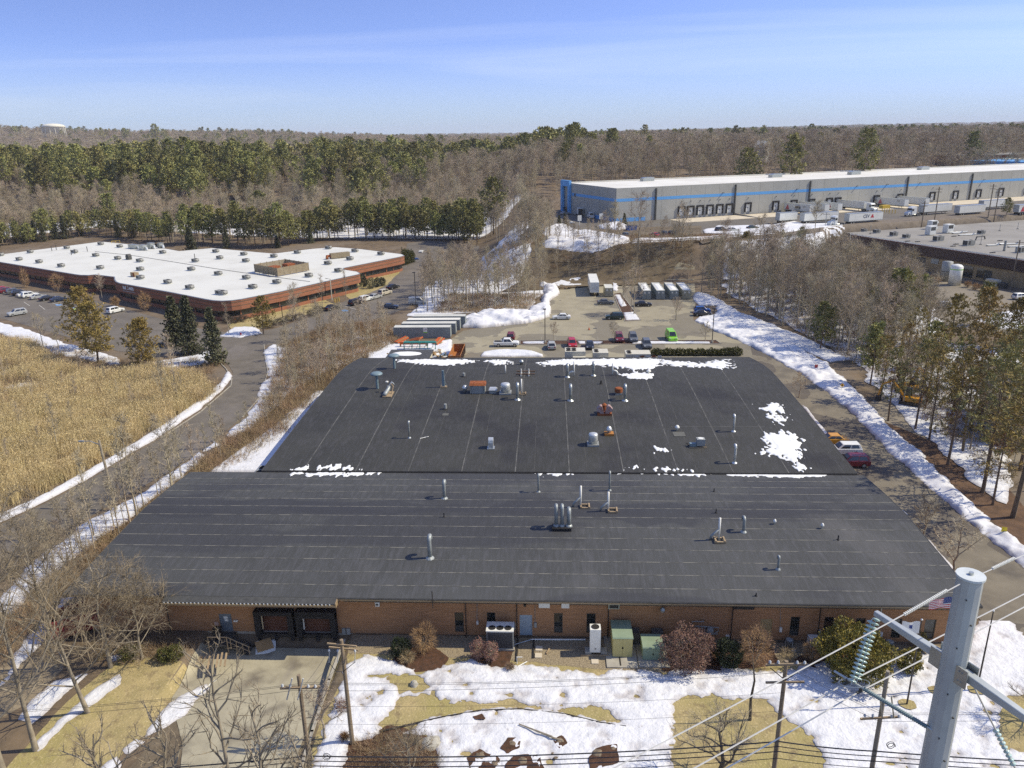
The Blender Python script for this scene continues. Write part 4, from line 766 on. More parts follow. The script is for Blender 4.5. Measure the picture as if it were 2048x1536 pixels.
roof_snow('band of dimpled snow along the back eave beside the mushroom vent', [(790, 719), (925, 719), (955, 722), (930, 727), (905, 731), (880, 733), (850, 729), (800, 724)], 0.16, 0.0, 0.55, 1, (87, 139.4))
roof_snow('broken snow flecks on the back eave beside the silver dome', [(970, 722), (1020, 720), (1026, 728), (990, 730)], 0.16, -0.15, 0.8, 2, (87, 139.4))
roof_snow('long band of dimpled snow behind the white elbow pipes', [(1078, 726), (1130, 719), (1200, 718), (1310, 718), (1330, 725), (1310, 736), (1270, 741), (1220, 732), (1150, 730), (1085, 731)], 0.17, 0.05, 0.75, 3, (87, 139.4))
roof_snow('speckled snow trailing along the back eave to the corner', [(1310, 719), (1400, 726), (1455, 719), (1462, 735), (1440, 737), (1400, 733), (1340, 733)], 0.17, -0.05, 0.85, 4, (87, 139.4))
roof_snow('oval snow patch round the white dome vent', [(1245, 750), (1270, 744), (1300, 746), (1310, 752), (1290, 759), (1260, 758)], 0.14, 0.1, 0.45, 5)
roof_snow('ragged snow patch high near the edge of the rear roof', [(1518, 812), (1550, 804), (1570, 812), (1563, 835), (1578, 842), (1560, 848), (1540, 838)], 0.12, -0.1, 0.7, 6)
roof_snow('large jagged snow patch near the parked cars on the rear roof', [(1530, 868), (1565, 862), (1600, 875), (1602, 905), (1605, 920), (1590, 925), (1550, 910), (1515, 908), (1535, 895), (1530, 880)], 0.11, 0.1, 0.55, 7)
roof_snow('little snow patch between the long snow strip and the condenser', [(1308, 898), (1325, 893), (1345, 902), (1335, 907), (1312, 906)], 0.09, -0.05, 0.5, 8)
roof_snow('snow drift along the upper side of the roof joint by the brush', [(585, 938), (640, 929), (690, 931), (720, 937), (715, 941), (580, 942)], 0.11, 0.05, 0.5, 9, (86.6, 100))
roof_snow('snow drift along the lower side of the roof joint by the brush', [(575, 945), (700, 944), (780, 942), (740, 950), (700, 952), (610, 951)], 0.10, 0.1, 0.4, 10, (70, 86.4))
roof_snow('short snow drift at the roof joint behind the thin gooseneck', [(1055, 945), (1090, 941), (1135, 944), (1120, 950), (1090, 952), (1065, 949)], 0.09, 0.1, 0.4, 11, (70, 86.4))
roof_snow('broken snow drift at the roof joint in front of the little patch', [(1190, 944), (1290, 943), (1330, 945), (1425, 948), (1400, 952), (1320, 950), (1290, 946)], 0.10, 0.05, 0.45, 12, (70, 86.4))
roof_snow('snow crumbs on the rear roof edge in front of the little patch', [(1255, 938), (1300, 934), (1350, 936), (1390, 941), (1260, 941)], 0.10, -0.1, 0.6, 13, (86.6, 100))
roof_snow('long unbroken snow strip at the roof joint near the parked cars', [(1440, 946), (1500, 943), (1600, 944), (1655, 948), (1630, 954), (1560, 955), (1460, 953)], 0.10, 0.2, 0.25, 14, (70, 86.4))
roof_snow('snow crumbs sliding from the jagged patch to the roof joint', [(1590, 922), (1610, 926), (1625, 940), (1600, 940)], 0.10, -0.05, 0.6, 15, (86.6, 100))
# ================================================================== trees and plants
M_bark = mat('grey_bark', (0.46, 0.395, 0.30), (0.29, 0.25, 0.19), rough=0.9, scale=2.5, stretch=(1, 1, 0.35), detail=6, rnd_val=0.22)
M_twig = mat('bare_twigs', (0.46, 0.385, 0.285), (0.32, 0.265, 0.195), rough=0.9, scale=0.5, rnd_val=0.25)
M_lbark = mat('pale_bark', (0.36, 0.31, 0.24), (0.20, 0.172, 0.135), rough=0.9, scale=3, stretch=(1, 1, 0.4), detail=7)
M_ltwig = mat('pale_twigs', (0.29, 0.235, 0.165), (0.19, 0.155, 0.11), rough=0.9, scale=1)
M_needle = mat('pine_needle_green', (0.37, 0.345, 0.12), (0.18, 0.185, 0.075), rough=0.75, scale=0.45, detail=3, rnd_val=0.28, contrast=(0.38, 0.62))
M_needle2 = mat('spruce_needle_green', (0.155, 0.155, 0.085), (0.085, 0.092, 0.052), rough=0.75, scale=0.6, detail=3, rnd_val=0.25)
M_needle3 = mat('golden_pine_green', (0.34, 0.245, 0.07), (0.18, 0.14, 0.045), rough=0.75, scale=0.5, detail=3, rnd_val=0.2)
M_pbark = mat('pine_bark', (0.20, 0.145, 0.105), (0.12, 0.09, 0.068), rough=0.9, scale=2, stretch=(1, 1, 0.3), detail=6, rnd_val=0.15)
M_oak = mat('dead_oak_leaves', (0.22, 0.105, 0.045), (0.14, 0.068, 0.03), rough=0.8, scale=1.0, rnd_val=0.2)
def rv(g, s=1.0): return Vector((g.uniform(-s, s), g.uniform(-s, s), g.uniform(-s, s)))
def ptri(mb, p, d, L, w, g):
    n = d.cross(rv(g)).normalized()*w; a = p-n; b = p+n; c = p+d*L
    k = len(mb.v); mb.v += [tuple(a), tuple(b), tuple(c)]; mb.f.append((k, k+1, k+2)); mb.mi.append(mb.c)
def bare_tree(seed, H=15.0, limbs=13, subs=6, twigs=9, r0=0.17, spread=0.36, first=0.3, tw=0.022, tl=1.2, fine=2, up=0.85, lean=0.0, fork=False, side=5, crook=0.10):
    g = random.Random(seed); tr, cr = MB(), MB()
    pts = [Vector((0, 0, -0.15))]; n = 7
    for i in range(1, n+1):
        t = i/n; pts.append(Vector((lean*t*H*0.3+g.uniform(-1, 1)*crook*2.2*t, g.uniform(-1, 1)*crook*2.2*t, H*0.88*t)))
    tr.tube(pts, [r0*(1.25 if i == 0 else 1)*(1-0.9*(i/n)**0.9)+0.012 for i in range(n+1)], side+1, False)
    def at(t):
        f = t*n; i = min(int(f), n-1); return pts[i].lerp(pts[i+1], f-i)
    for l in range(limbs):
        t = first+(0.98-first)*(l+g.random()*0.7)/limbs; p = at(t); az = l*2.4+g.uniform(-0.5, 0.5)
        Ln = H*spread*(1.05-0.72*((t-first)/(1-first)))*g.uniform(0.75, 1.2); el = up*g.uniform(0.75, 1.2)*(0.75+0.35*t)
        d = Vector((math.cos(az)*math.cos(el), math.sin(az)*math.cos(el), math.sin(el))); q = p.copy(); lp = [q.copy()]; m = 4
        for s in range(m):
            d = (d+rv(g, crook*2.2)+Vector((0, 0, 0.13))).normalized(); q = q+d*(Ln/m); lp.append(q.copy())
        rl = max(0.02, r0*0.45*(1-0.6*t)); (tr if fork else cr).tube(lp, [rl*(1-0.82*i/m)+0.008 for i in range(m+1)], max(3, side-1), False)
        for s in range(subs):
            f = (0.25+0.75*(s+g.random()*0.6)/subs)*m; i = min(int(f), m-1); p2 = lp[i].lerp(lp[i+1], f-i); dd = (lp[i+1]-lp[i]).normalized()
            d2 = (dd*0.75+rv(g, 0.85)+Vector((0, 0, 0.22))).normalized(); L2 = Ln*g.uniform(0.28, 0.5)*(1.15-0.5*s/subs)
            a = p2; b = p2+d2*L2*0.5; d3 = (d2+rv(g, 0.3)+Vector((0, 0, 0.1))).normalized(); c = b+d3*L2*0.5
            cr.tube([a, b, c], [rl*0.42+0.006, rl*0.26+0.005, 0.006], 3, False)
            for k in range(twigs):
                u = g.random(); pp = a.lerp(b, u*2) if u < 0.5 else b.lerp(c, u*2-1); dt = (d2*0.6+rv(g, 0.9)+Vector((0, 0, 0.25))).normalized(); TL = tl*g.uniform(0.5, 1.15)
                ptri(cr, pp, dt, TL, tw, g)
                for z in range(fine):
                    ptri(cr, pp+dt*TL*g.uniform(0.2, 0.7), (dt+rv(g, 0.8)).normalized(), TL*g.uniform(0.4, 0.7), tw*0.75, g)
    return tr, cr
def tuft(mb, p, d, L, w, k, g):
    for i in range(k):
        dd = (d*0.55+rv(g, 0.9)+Vector((0, 0, 0.25))).normalized(); n = dd.cross(rv(g)).normalized()*w*g.uniform(0.7, 1.2); e = p+dd*L*g.uniform(0.7, 1.2); q = len(mb.v)
        mid = p.lerp(e, 0.55); mb.v += [tuple(p), tuple(mid+n), tuple(e), tuple(mid-n)]; mb.f.append((q, q+1, q+2, q+3)); mb.mi.append(mb.c)
def pine(seed, H=16.0, whorls=14, per=6, tufts=8, first=0.3, wide=0.25, tl=0.75, tw=0.2, k=4, r0=0.2, conic=0.0, droop=0.0, gap=0.15):
    g = random.Random(seed); tr, cr = MB(), MB(); bx, by = g.uniform(-.3, .3), g.uniform(-.3, .3)
    def ax(t): return Vector((bx*math.sin(t*3)*1.2, by*math.sin(t*2.3)*1.2, H*t))
    tr.tube([Vector((0, 0, -0.15))]+[ax(t) for t in (0.12, 0.3, 0.5, 0.7, 0.86, 0.99)], [r0*1.2, r0, r0*0.85, r0*0.62, r0*0.4, r0*0.2, 0.02], 6, False)
    for w in range(whorls):
        t = first+(0.985-first)*w/(whorls-1); p = ax(t); u = (t-first)/(1-first)
        if conic: R_ = H*wide*(1-u)**0.85+0.25
        else: R_ = H*wide*(0.55+0.75*math.sin(min(1, u*1.25+0.18)*math.pi*0.78))*(1-u**4*0.75)
        for b in range(per):
            if g.random() < gap: continue
            az = b*2*math.pi/per+w*1.1+g.uniform(-.35, .35); Ln = R_*g.uniform(0.6, 1.18); el = (0.35*u+0.05 if not conic else 0.1)-droop+g.uniform(-.12, .12)
            d = Vector((math.cos(az)*math.cos(el), math.sin(az)*math.cos(el), math.sin(el))); e = p+d*Ln+Vector((0, 0, Ln*0.1))
            m_ = p.lerp(e, 0.5)-Vector((0, 0, Ln*0.05)); tr.tube([p, m_, e], [r0*0.22*(1-u)+0.02, r0*0.13*(1-u)+0.015, 0.01], 3, False)
            for s in range(tufts):
                f = 0.28+0.72*(s+g.random())/tufts
                if conic: f = 0.1+0.9*(s+g.random())/tufts
                q = p.lerp(m_, f*2) if f < .5 else m_.lerp(e, f*2-1); sp = Ln*0.22*(1-abs(f-0.6)); q = q+rv(g, 1)*sp*0.75+Vector((0, 0, 0.05)); tuft(cr, q, d, tl*g.uniform(0.7, 1.2), tw, k, g)
    tuft(cr, ax(0.985), Vector((0, 0, 1)), tl, tw, 6, g)
    return tr, cr
# prototypes of each kind: (trunk mesh, crown mesh)
def proto(gen, mb_, mc, nm, **k):
    a, b = gen(**k); return (a.mesh(nm+'_trunk', mb_, True), b.mesh(nm+'_crown', mc))
BARE = [proto(bare_tree, M_bark, M_twig, 'bare_tree', seed=s, H=h, limbs=l, subs=6, twigs=9, first=f, spread=sp, r0=r) for s, h, l, f, sp, r in ((1, 15, 13, .32, .30, .16), (2, 16.5, 14, .4, .26, .17), (3, 14, 12, .25, .36, .15), (4, 17, 15, .45, .24, .18), (5, 13, 11, .2, .40, .14), (6, 15.5, 13, .36, .32, .16))]
THIN = [proto(bare_tree, M_bark, M_twig, 'slender_tree', seed=s, H=h, limbs=11, subs=4, twigs=6, first=f, spread=.17, r0=.085, tl=0.9, up=1.05) for s, h, f in ((11, 11, .25), (12, 13, .35), (13, 9.5, .15))]
SMALL = [proto(bare_tree, M_bark, M_twig, 'small_tree', seed=s, H=5.2, limbs=11, subs=6, twigs=8, first=.26, spread=.52, r0=.11, tl=0.55, tw=0.016, up=0.6, fork=True, crook=.16) for s in (21, 22)]
OAK = []
for s in (31, 32):
    a, b = bare_tree(s, H=9, limbs=14, subs=5, twigs=4, first=.12, spread=.33, r0=.12, tl=0.7)
    g = random.Random(s); b.c = 1
    for i in range(1500):
        p = Vector(b.v[g.randrange(len(b.v))]); tuft(b, p, Vector((0, 0, -1)), 0.3, 0.12, 1, g)
    OAK.append((a.mesh('oak_trunk', M_bark, True), b.mesh('oak_crown', [M_twig, M_oak])))
PINE = [proto(pine, M_pbark, M_needle, 'pine', seed=s, H=h, first=f, wide=w, whorls=wh) for s, h, f, w, wh in ((41, 16, .32, .22, 14), (42, 18, .42, .20, 13), (43, 14, .22, .27, 14), (44, 17, .36, .24, 15))]
GOLD = [proto(pine, M_pbark, M_needle3, 'golden_pine', seed=s, H=h, first=f, wide=w, whorls=14, tl=.65, tw=.09, k=7) for s, h, f, w in ((51, 10, .12, .33), (52, 12, .2, .28))]
SPRUCE = [proto(pine, M_pbark, M_needle2, 'spruce', seed=s, H=h, first=.04, wide=w, whorls=19, per=7, tufts=8, conic=1.0, droop=0.22, tl=.6, tw=.16, gap=.03) for s, h, w in ((61, 13, .23), (62, 10, .27))]
FARPINE = [proto(pine, M_pbark, M_needle, 'far_pine', seed=s, H=16, first=f, wide=.25, whorls=9, per=5, tufts=5, tl=1.4, tw=.42, k=3) for s, f in ((71, .3), (72, .4))]
FARBARE = [proto(bare_tree, M_bark, M_twig, 'far_tree', seed=s, H=h, limbs=11, subs=4, twigs=7, first=.35, spread=.33, r0=.17, tw=0.055, tl=1.7, fine=1, side=3) for s, h in ((81, 15), (82, 16), (83, 14))]
ROADP = [proto(pine, M_pbark, (M_needle, M_needle3)[m], 'road_pine', seed=s, H=17, first=f, wide=.22, whorls=12, per=5, tufts=7, tl=.62, tw=.06, k=8, gap=.28) for s, f, m in ((45, .34, 0), (46, .42, 1), (47, .28, 1))]
def make_tree(nm, meshes, lab, cat, loc, rz, s, group):
    t = thing(nm, lab, cat, loc, rz, group, s); link('trunk', meshes[0], t); link('crown', meshes[1], t); return t
def gscatter(name, pts, metas, kind='stuff', label=None):
    """one mass of plants: points (x, y, z, rot, sx, sy, sz, which) carrying copies of the given mesh lists"""
    me = bpy.data.meshes.new(name); me.from_pydata([p[:3] for p in pts], [], [])
    a = me.attributes.new('rot', 'FLOAT_VECTOR', 'POINT'); a.data.foreach_set('vector', [v for p in pts for v in (0, 0, p[3])])
    a = me.attributes.new('scl', 'FLOAT_VECTOR', 'POINT'); a.data.foreach_set('vector', [v for p in pts for v in p[4:7]])
    a = me.attributes.new('which', 'INT', 'POINT'); a.data.foreach_set('value', [int(p[7]) for p in pts])
    ng = bpy.data.node_groups.new(name, 'GeometryNodeTree'); ng.interface.new_socket('Geometry', in_out='INPUT', socket_type='NodeSocketGeometry'); ng.interface.new_socket('Geometry', in_out='OUTPUT', socket_type='NodeSocketGeometry')
    N = ng.nodes; gi = N.new('NodeGroupInput'); go = N.new('NodeGroupOutput'); jn = N.new('GeometryNodeJoinGeometry')
    def attr(nm, ty): n = N.new('GeometryNodeInputNamedAttribute'); n.data_type = ty; n.inputs['Name'].default_value = nm; return n.outputs['Attribute']
    rot, scl, wh = attr('rot', 'FLOAT_VECTOR'), attr('scl', 'FLOAT_VECTOR'), attr('which', 'INT')
    e2r = N.new('FunctionNodeEulerToRotation'); ng.links.new(rot, e2r.inputs[0])
    for i, ml in enumerate(metas):
        if not any(int(p[7]) == i for p in pts): continue
        ob = merged(ml); oi = N.new('GeometryNodeObjectInfo'); oi.inputs['Object'].default_value = ob; oi.inputs['As Instance'].default_value = True; oi.transform_space = 'ORIGINAL'
        cmp_ = N.new('FunctionNodeCompare'); cmp_.data_type = 'INT'; cmp_.operation = 'EQUAL'; ng.links.new(wh, cmp_.inputs[2]); cmp_.inputs[3].default_value = i
        ip = N.new('GeometryNodeInstanceOnPoints'); ng.links.new(gi.outputs[0], ip.inputs['Points']); ng.links.new(cmp_.outputs[0], ip.inputs['Selection']); ng.links.new(oi.outputs['Geometry'], ip.inputs['Instance'])
        ng.links.new(e2r.outputs[0], ip.inputs['Rotation']); ng.links.new(scl, ip.inputs['Scale']); ng.links.new(ip.outputs[0], jn.inputs[0])
    ng.links.new(jn.outputs[0], go.inputs[0])
    o = link(name, me); md = o.modifiers.new('scatter', 'NODES'); md.node_group = ng; tag(o, label, None, None, kind); return o
_merged = {}
def merged(ml):
    """one mesh out of several, kept outside the scene and used only as the leaf pattern of a mass"""
    key = tuple(m.name for m in ml)
    if key in _merged: return _merged[key]
    v, f, mi, ms = [], [], [], []
    for m in ml:
        k = len(v); c = np.empty(len(m.vertices)*3); m.vertices.foreach_get('co', c); v += c.reshape(-1, 3).tolist(); f += [tuple(k+i for i in p.vertices) for p in m.polygons]
        im = np.empty(len(m.polygons), int); m.polygons.foreach_get('material_index', im); mi += (im+len(ms)).tolist(); ms += list(m.materials)
    me = bpy.data.meshes.new('plant_pattern'); me.from_pydata(v, [], f)
    for q in ms: me.materials.append(q)
    me.polygons.foreach_set('material_index', mi); o = bpy.data.objects.new('plant_pattern', me); _merged[key] = o; return o
def fill(polys, gap, seed, n=4000, holes=()):
    """scattered points no closer than gap inside polygons"""
    g = np.random.default_rng(seed); bb = bbox(polys, 0); out = []; cells = {}
    X = g.uniform(bb[0], bb[1], n); Y = g.uniform(bb[2], bb[3], n); ok = np.zeros(n, bool)
    for p in polys: ok |= sdf(p, X, Y) > 0
    for p in holes: ok &= sdf(p, X, Y) < 0
    for x, y in zip(X[ok], Y[ok]):
        c = (int(x//gap), int(y//gap))
        if any((x-a)**2+(y-b)**2 < gap*gap for i in (-1, 0, 1) for j in (-1, 0, 1) for a, b in cells.get((c[0]+i, c[1]+j), ())): continue
        cells.setdefault(c, []).append((x, y)); out.append((float(x), float(y)))
    return out
tr_rnd = random.Random(99)
EXTRA = []
def grove(pts, kinds, lab, nm, cat, group, hs=(0.8, 1.15), most=999):
    for i, (x, y) in enumerate(sorted(pts, key=lambda p: p[1])):
        ms = kinds[tr_rnd.randrange(len(kinds))]
        if i >= most:                                  # past what one would count: part of the woods
            s = tr_rnd.uniform(*hs); EXTRA.append((x, y, tz(x, y), tr_rnd.uniform(0, 6.28), s, s, s, ms)); continue
        make_tree(nm, ms, lab, cat, (x, y, tz(x, y)), tr_rnd.uniform(0, 6.28), tr_rnd.uniform(*hs), group)
BUILT = [[(FX0-2, 58), (FX1+2, 58), (FX1+2, 142), (RX0-3, 142), (RX0-3, 88), (FX0-2, 88)]]
# --- woods one can count
grove(fill([W([(835, 628), (862, 575), (930, 545), (962, 565), (1010, 578), (1085, 568), (1090, 590), (1050, 615), (960, 622)])], 2.8, 1), BARE+THIN, 'bare grey tree in the snowy copse behind the ploughed snow bank', 'bare_tree', 'tree', 'bare trees of the copse behind the snow bank', (0.6, 0.92), 75)
grove(fill([W([(555, 740), (575, 690), (650, 660), (770, 640), (785, 665), (770, 700), (735, 712), (660, 775), (600, 795), (565, 775)])], 3.0, 2), BARE[2:5]+THIN*2, 'bare twiggy tree in the thicket between the curved road and the rear roof', 'bare_tree', 'tree', 'bare trees of the thicket by the curved road', (0.42, 0.72), 55)
grove(fill([W([(430, 905), (470, 880), (560, 800), (610, 770), (620, 790), (540, 850), (470, 900), (440, 925)])], 3.2, 3), THIN+BARE[4:5], 'bare sapling on the snowy bank beside the building wall', 'bare_sapling', 'tree', 'bare saplings along the bank by the wall', (0.4, 0.75))
grove(fill([W([(1400, 585), (1440, 560), (1520, 552), (1600, 558), (1690, 575), (1800, 620), (1870, 700), (1800, 740), (1720, 735), (1640, 690), (1560, 650), (1470, 610)])], 2.7, 4), BARE+THIN, 'bare tree in the snowy wood beside the side road', 'bare_tree', 'tree', 'bare trees of the wood beside the side road', (0.8, 1.2), 95)
grove(fill([W([(1760, 780), (1850, 760), (2000, 780), (2080, 880), (2080, 1000), (1980, 920), (1850, 860)])], 3.2, 44), BARE[:4]+THIN+OAK, 'bare or rust-leaved tree among the roadside pines', 'bare_tree', 'tree', 'bare trees among the roadside pines', (0.45, 0.75), 45)
grove(fill([W([(1110, 552), (1100, 530), (1180, 515), (1380, 525), (1385, 548), (1280, 550), (1170, 548)], 2)], 3.4, 5), BARE[:3]+THIN*2, 'bare tree on the brown bank behind the storage containers', 'bare_tree', 'tree', 'bare trees on the bank behind the containers', (0.4, 0.68), 25)
grove(fill([W([(90, 1150), (160, 1085), (260, 1040), (330, 980), (400, 925), (450, 880), (440, 905), (350, 985), (265, 1065), (180, 1130), (110, 1180)])], 1.9, 61), THIN, 'pale whippy sapling on the bank between the grey road and roof edge', 'bare_sapling', 'tree', 'pale saplings between road and roof', (0.5, 0.95), 40)
grove(fill([W([(1000, 560), (1060, 500), (1110, 498), (1090, 545)], 2)], 3.4, 6), BARE, 'bare tree at the foot of the white snow slope', 'bare_tree', 'tree', 'bare trees along the snow slope', (0.7, 1.0), 12)
grove(fill([W([(365, 497), (420, 492), (550, 500), (640, 487), (860, 480), (960, 484), (955, 503), (890, 490), (690, 488), (620, 494), (550, 504), (420, 495), (370, 500)], 1)], 3.3, 7), PINE, 'dark pine in the row behind the white-roofed office building', 'pine_tree', 'pine', 'pines in the row behind the office', (0.7, 1.0), 60)
grove(fill([W([(-80, 520), (-80, 497), (200, 477), (345, 492), (345, 500), (200, 480), (0, 504)], 1)], 4.0, 8), PINE+SPRUCE[:1], 'low dark pine along the back edge of the office roof', 'pine_tree', 'pine', 'pines along the back of the office', (0.55, 0.8))
def one(nm, kinds, i, px, py, top, lab, cat='tree', z=0.0, rz=0.0, group=None):
    b = P(px, py, z); b.z = tz(b.x, b.y) if z == 0 else z; h = hgt(b, top); ms = kinds[i]; H0 = max(v.co.z for v in ms[1].vertices)
    return make_tree(nm, ms, lab, cat, b, rz, h/H0, group)
one('spruce_tree', SPRUCE, 0, 385, 708, 588, 'tallest dark spruce of the clump by the road junction', 'spruce'); one('spruce_tree', SPRUCE, 0, 432, 728, 612, 'blue-green spruce at the front of the clump by the road junction', 'spruce', rz=1.0); one('spruce_tree', SPRUCE, 1, 352, 690, 590, 'dark spruce at the back of the clump by the road junction', 'spruce', rz=2.0)
one('golden_pine', GOLD, 0, 290, 732, 632, 'wide golden-green pine beside the dark spruces', 'pine'); one('pine_tree', GOLD, 1, 196, 725, 600, 'thin ragged pine leaning over the office car park', 'pine', rz=1.0); one('pine_tree', GOLD, 1, 527, 668, 590, 'ragged pine in front of the curved brick corner', 'pine', rz=2.2); one('pine_tree', GOLD, 1, 175, 700, 570, 'yellow-green pine behind the ragged one at the office car park', 'pine', rz=3)
one('spruce_tree', SPRUCE, 1, 384, 512, 452, 'pale blue spruce behind the office roof beside the pine row', 'spruce', 1.0); one('spruce_tree', SPRUCE, 1, 556, 505, 470, 'small olive spruce behind the office roof next to the brown screen', 'spruce', 0.5); one('spruce_tree', SPRUCE, 0, 455, 503, 455, 'blue-grey spruce in the middle behind the office roof', 'spruce', 1.0, 1); one('spruce_tree', SPRUCE, 0, 622, 495, 450, 'blue-grey spruce at the end of the pine row behind the office', 'spruce', 1.0, 2)
one('pine_tree', PINE, 3, 1785, 690, 530, 'big dark pine in front of the brown-banded building', 'pine'); one('pine_tree', PINE, 2, 1595, 545, 452, 'dark bushy pine at the corner of the brown-banded building', 'pine'); one('pine_tree', PINE, 2, 1560, 530, 458, 'dark pine touching the bushy one by the brown-banded building', 'pine', rz=2); one('pine_tree', GOLD, 1, 1960, 690, 570, 'golden thin-crowned pine by the side car park', 'pine'); one('pine_tree', GOLD, 0, 1715, 590, 492, 'pale olive pine against the brown-banded wall', 'pine', rz=1)
one('pine_tree', PINE, 0, 1740, 770, 640, 'olive pine in the wood above the yellow diamond sign', 'pine', rz=2); one('pine_tree', PINE, 2, 1640, 700, 600, 'short olive pine deep in the wood by the side road', 'pine', rz=4); one('pine_tree', GOLD, 0, 1490, 520, 460, 'rusty-brown conifer on the bank below the parked trailers', 'pine', 3)
for i, (x, y, t) in enumerate(((1830, 655, 545), (1900, 690, 585), (1965, 650, 560), (2030, 700, 590), (1690, 660, 560), (1620, 620, 530), (1545, 590, 505), (1720, 610, 515), (1860, 740, 640), (1665, 560, 470), (1810, 610, 540), (1750, 720, 630))):
    one('pine_tree', [PINE[2], GOLD[1], PINE[0], GOLD[0]], i % 4, x, y, t, 'shaggy olive pine standing among the bare trees of the side wood', 'pine', rz=i*1.9, group='pines within the side wood')
for i, (x, y, t) in enumerate(((1776, 842, 690), (1858, 880, 690), (1895, 930, 700), (1965, 985, 690), (2025, 1035, 640), (1985, 1010, 800), (1830, 860, 670), (1925, 905, 690), (2040, 940, 660), (1975, 930, 680), (1800, 800, 640), (1850, 820, 660), (1900, 850, 665), (1940, 860, 640), (1990, 880, 650), (2035, 890, 640), (1870, 790, 650), (1930, 800, 640), (2010, 830, 640), (1760, 800, 665), (1820, 760, 610), (1970, 770, 620))):
    one('pine_tree', ROADP, i % 3, x, y, t, ('tall roadside pine rising from the brown needle bed', 'roadside pine with golden crown over the needle bed')[1 if i % 3 == 2 else 0], 'pine', rz=i*1.3, group='pines on the needle bed by the side road')
one('bare_tree', BARE, 4, 1277, 497, 372, 'large spreading bare tree in front of the grey warehouse corner', z=9.5); one('bare_tree', BARE, 1, 1228, 492, 395, 'narrow bare tree beside the large spreading one by the warehouse', z=9.5, rz=2); one('bare_tree', BARE, 2, 1362, 520, 395, 'bare tree in front of the warehouse dock doors', z=5, rz=3)
one('bare_tree', THIN, 0, 1250, 600, 540, 'bare tree at the top of the snowy parking island'); one('bare_tree', THIN, 1, 1262, 626, 520, 'twin-looking bare tree at the bottom of the snowy parking island'); one('bare_tree', BARE, 4, 1268, 629, 525, 'broad bare tree in the mulch of the parking island', rz=1); one('bare_tree', THIN, 2, 1246, 610, 545, 'small bare tree in the middle of the snowy parking island', rz=2)
for x, y, t, l, k in ((1107, 681, 640, 'small bare tree in the planted strip beside the lamp and grey hatchback', 0), (1228, 684, 640, 'small spreading bare tree in the planted strip beside the maroon car', 1), (1410, 683, 640, 'small bare tree at the end of the planted strip', 0)): one('small_tree', SMALL, k, x, y, t, l, rz=k+x)
for x, y, t, l, k in ((1598, 796, 740, 'bare shrub tree between the rear roof and side road', 1), (1845, 1085, 985, 'dark low bare tree leaning over the front roof edge', 0), (1905, 1150, 1030, 'leaning bare tree beside the roof corner and side road', 1), (1352, 640, 590, 'thin bare tree behind the green van', 0)): one('small_tree', SMALL, k, x, y, t, l, rz=x)
for x, y, t, l in ((458, 668, 600, 'bare tree at the curved brick corner by the snow heap'), (592, 640, 560, 'bare tree on the office lawn beside the downpipe'), (645, 612, 545, 'bare tree near the yellow bollards'), (693, 604, 535, 'bare tree at the end of the office lawn'), (205, 600, 545, 'bare tree in front of the office entrance'), (88, 700, 620, 'thin bare tree by the snow strip and silver car'), (120, 712, 630, 'second thin bare tree along the snow strip'), (330, 815, 690, 'pale leaning birch at the edge of the reeds'), (350, 770, 660, 'pale bare birch in front of the golden pine')):
    one('bare_tree', [THIN[0], BARE[5], THIN[2]], int(x) % 3, x, y, t, l, rz=x)
for x, y, t, l in ((345, 985, 815, 'many-stemmed bare tree at the roof corner, nearest the pole'), (350, 960, 850, 'bare tree by the bent corner of the front roof'), (275, 1040, 820, 'bare tree growing just beyond the roof edge beside the leaning pole'), (262, 1055, 850, 'pale bare tree right against the roof edge'), (150, 1135, 985, 'bare tree on the snow below the grey road'), (118, 905, 800, 'lone bare tree standing in the reeds')):
    one('bare_tree', [THIN[1], BARE[4], THIN[0]], int(y) % 3, x, y, t, l, rz=x)
for x, y, t, k, l in ((650, 1478, 1360, 0, 'small round-crowned bare tree in the snow behind the first utility pole'), ):
    one('small_tree', SMALL, k, x, y, t, l, rz=0.5)
# close trees with every limb
def near_tree(nm, lab, loc, rz=0.0, **k):
    a, b = bare_tree(**k); t = thing(nm, lab, 'tree', loc, rz); a.build('trunk', M_lbark, t, True); b.build('crown', M_ltwig, t); return t
for i, (px, py, top, l, k) in enumerate(((12, 1570, 905, 'tallest pale-barked bare tree at the dirt path, branches over the roof corner', dict(limbs=18, spread=.40, r0=.26, first=.22)), (72, 1500, 965, 'slimmer pale bare tree just beyond the tallest one', dict(limbs=15, spread=.42, r0=.19, first=.2)), (-60, 1400, 870, 'bare tree overhanging the grey road at the reed edge', dict(limbs=16, spread=.42, r0=.2, first=.2)), (176, 1425, 1050, 'pale bare tree leaning over the roof corner', dict(limbs=16, spread=.46, r0=.17, first=.15, lean=.35)), (112, 1335, 1010, 'bare tree between the dirt path and snowy bank', dict(limbs=15, spread=.44, r0=.15, first=.18)), (-25, 1260, 900, 'bare tree rising from the snowy bank below the road', dict(limbs=15, spread=.42, r0=.16, first=.2)), (222, 1335, 1110, 'mossy many-branched bare tree in front of the red dumpster', dict(limbs=17, spread=.60, r0=.17, first=.1, up=.5)), (285, 1318, 1165, 'low wide bare tree against the brick end wall', dict(limbs=16, spread=.62, r0=.12, first=.1, up=.5)))):
    b = P(px, py); near_tree('bare_tree', l, (b.x, b.y, 0), i*1.3, **{**dict(seed=101+i, H=hgt(b, top)/1.0, subs=8, twigs=12, tw=.013, tl=1.1, fine=3, fork=True, side=6, up=.8), **k})
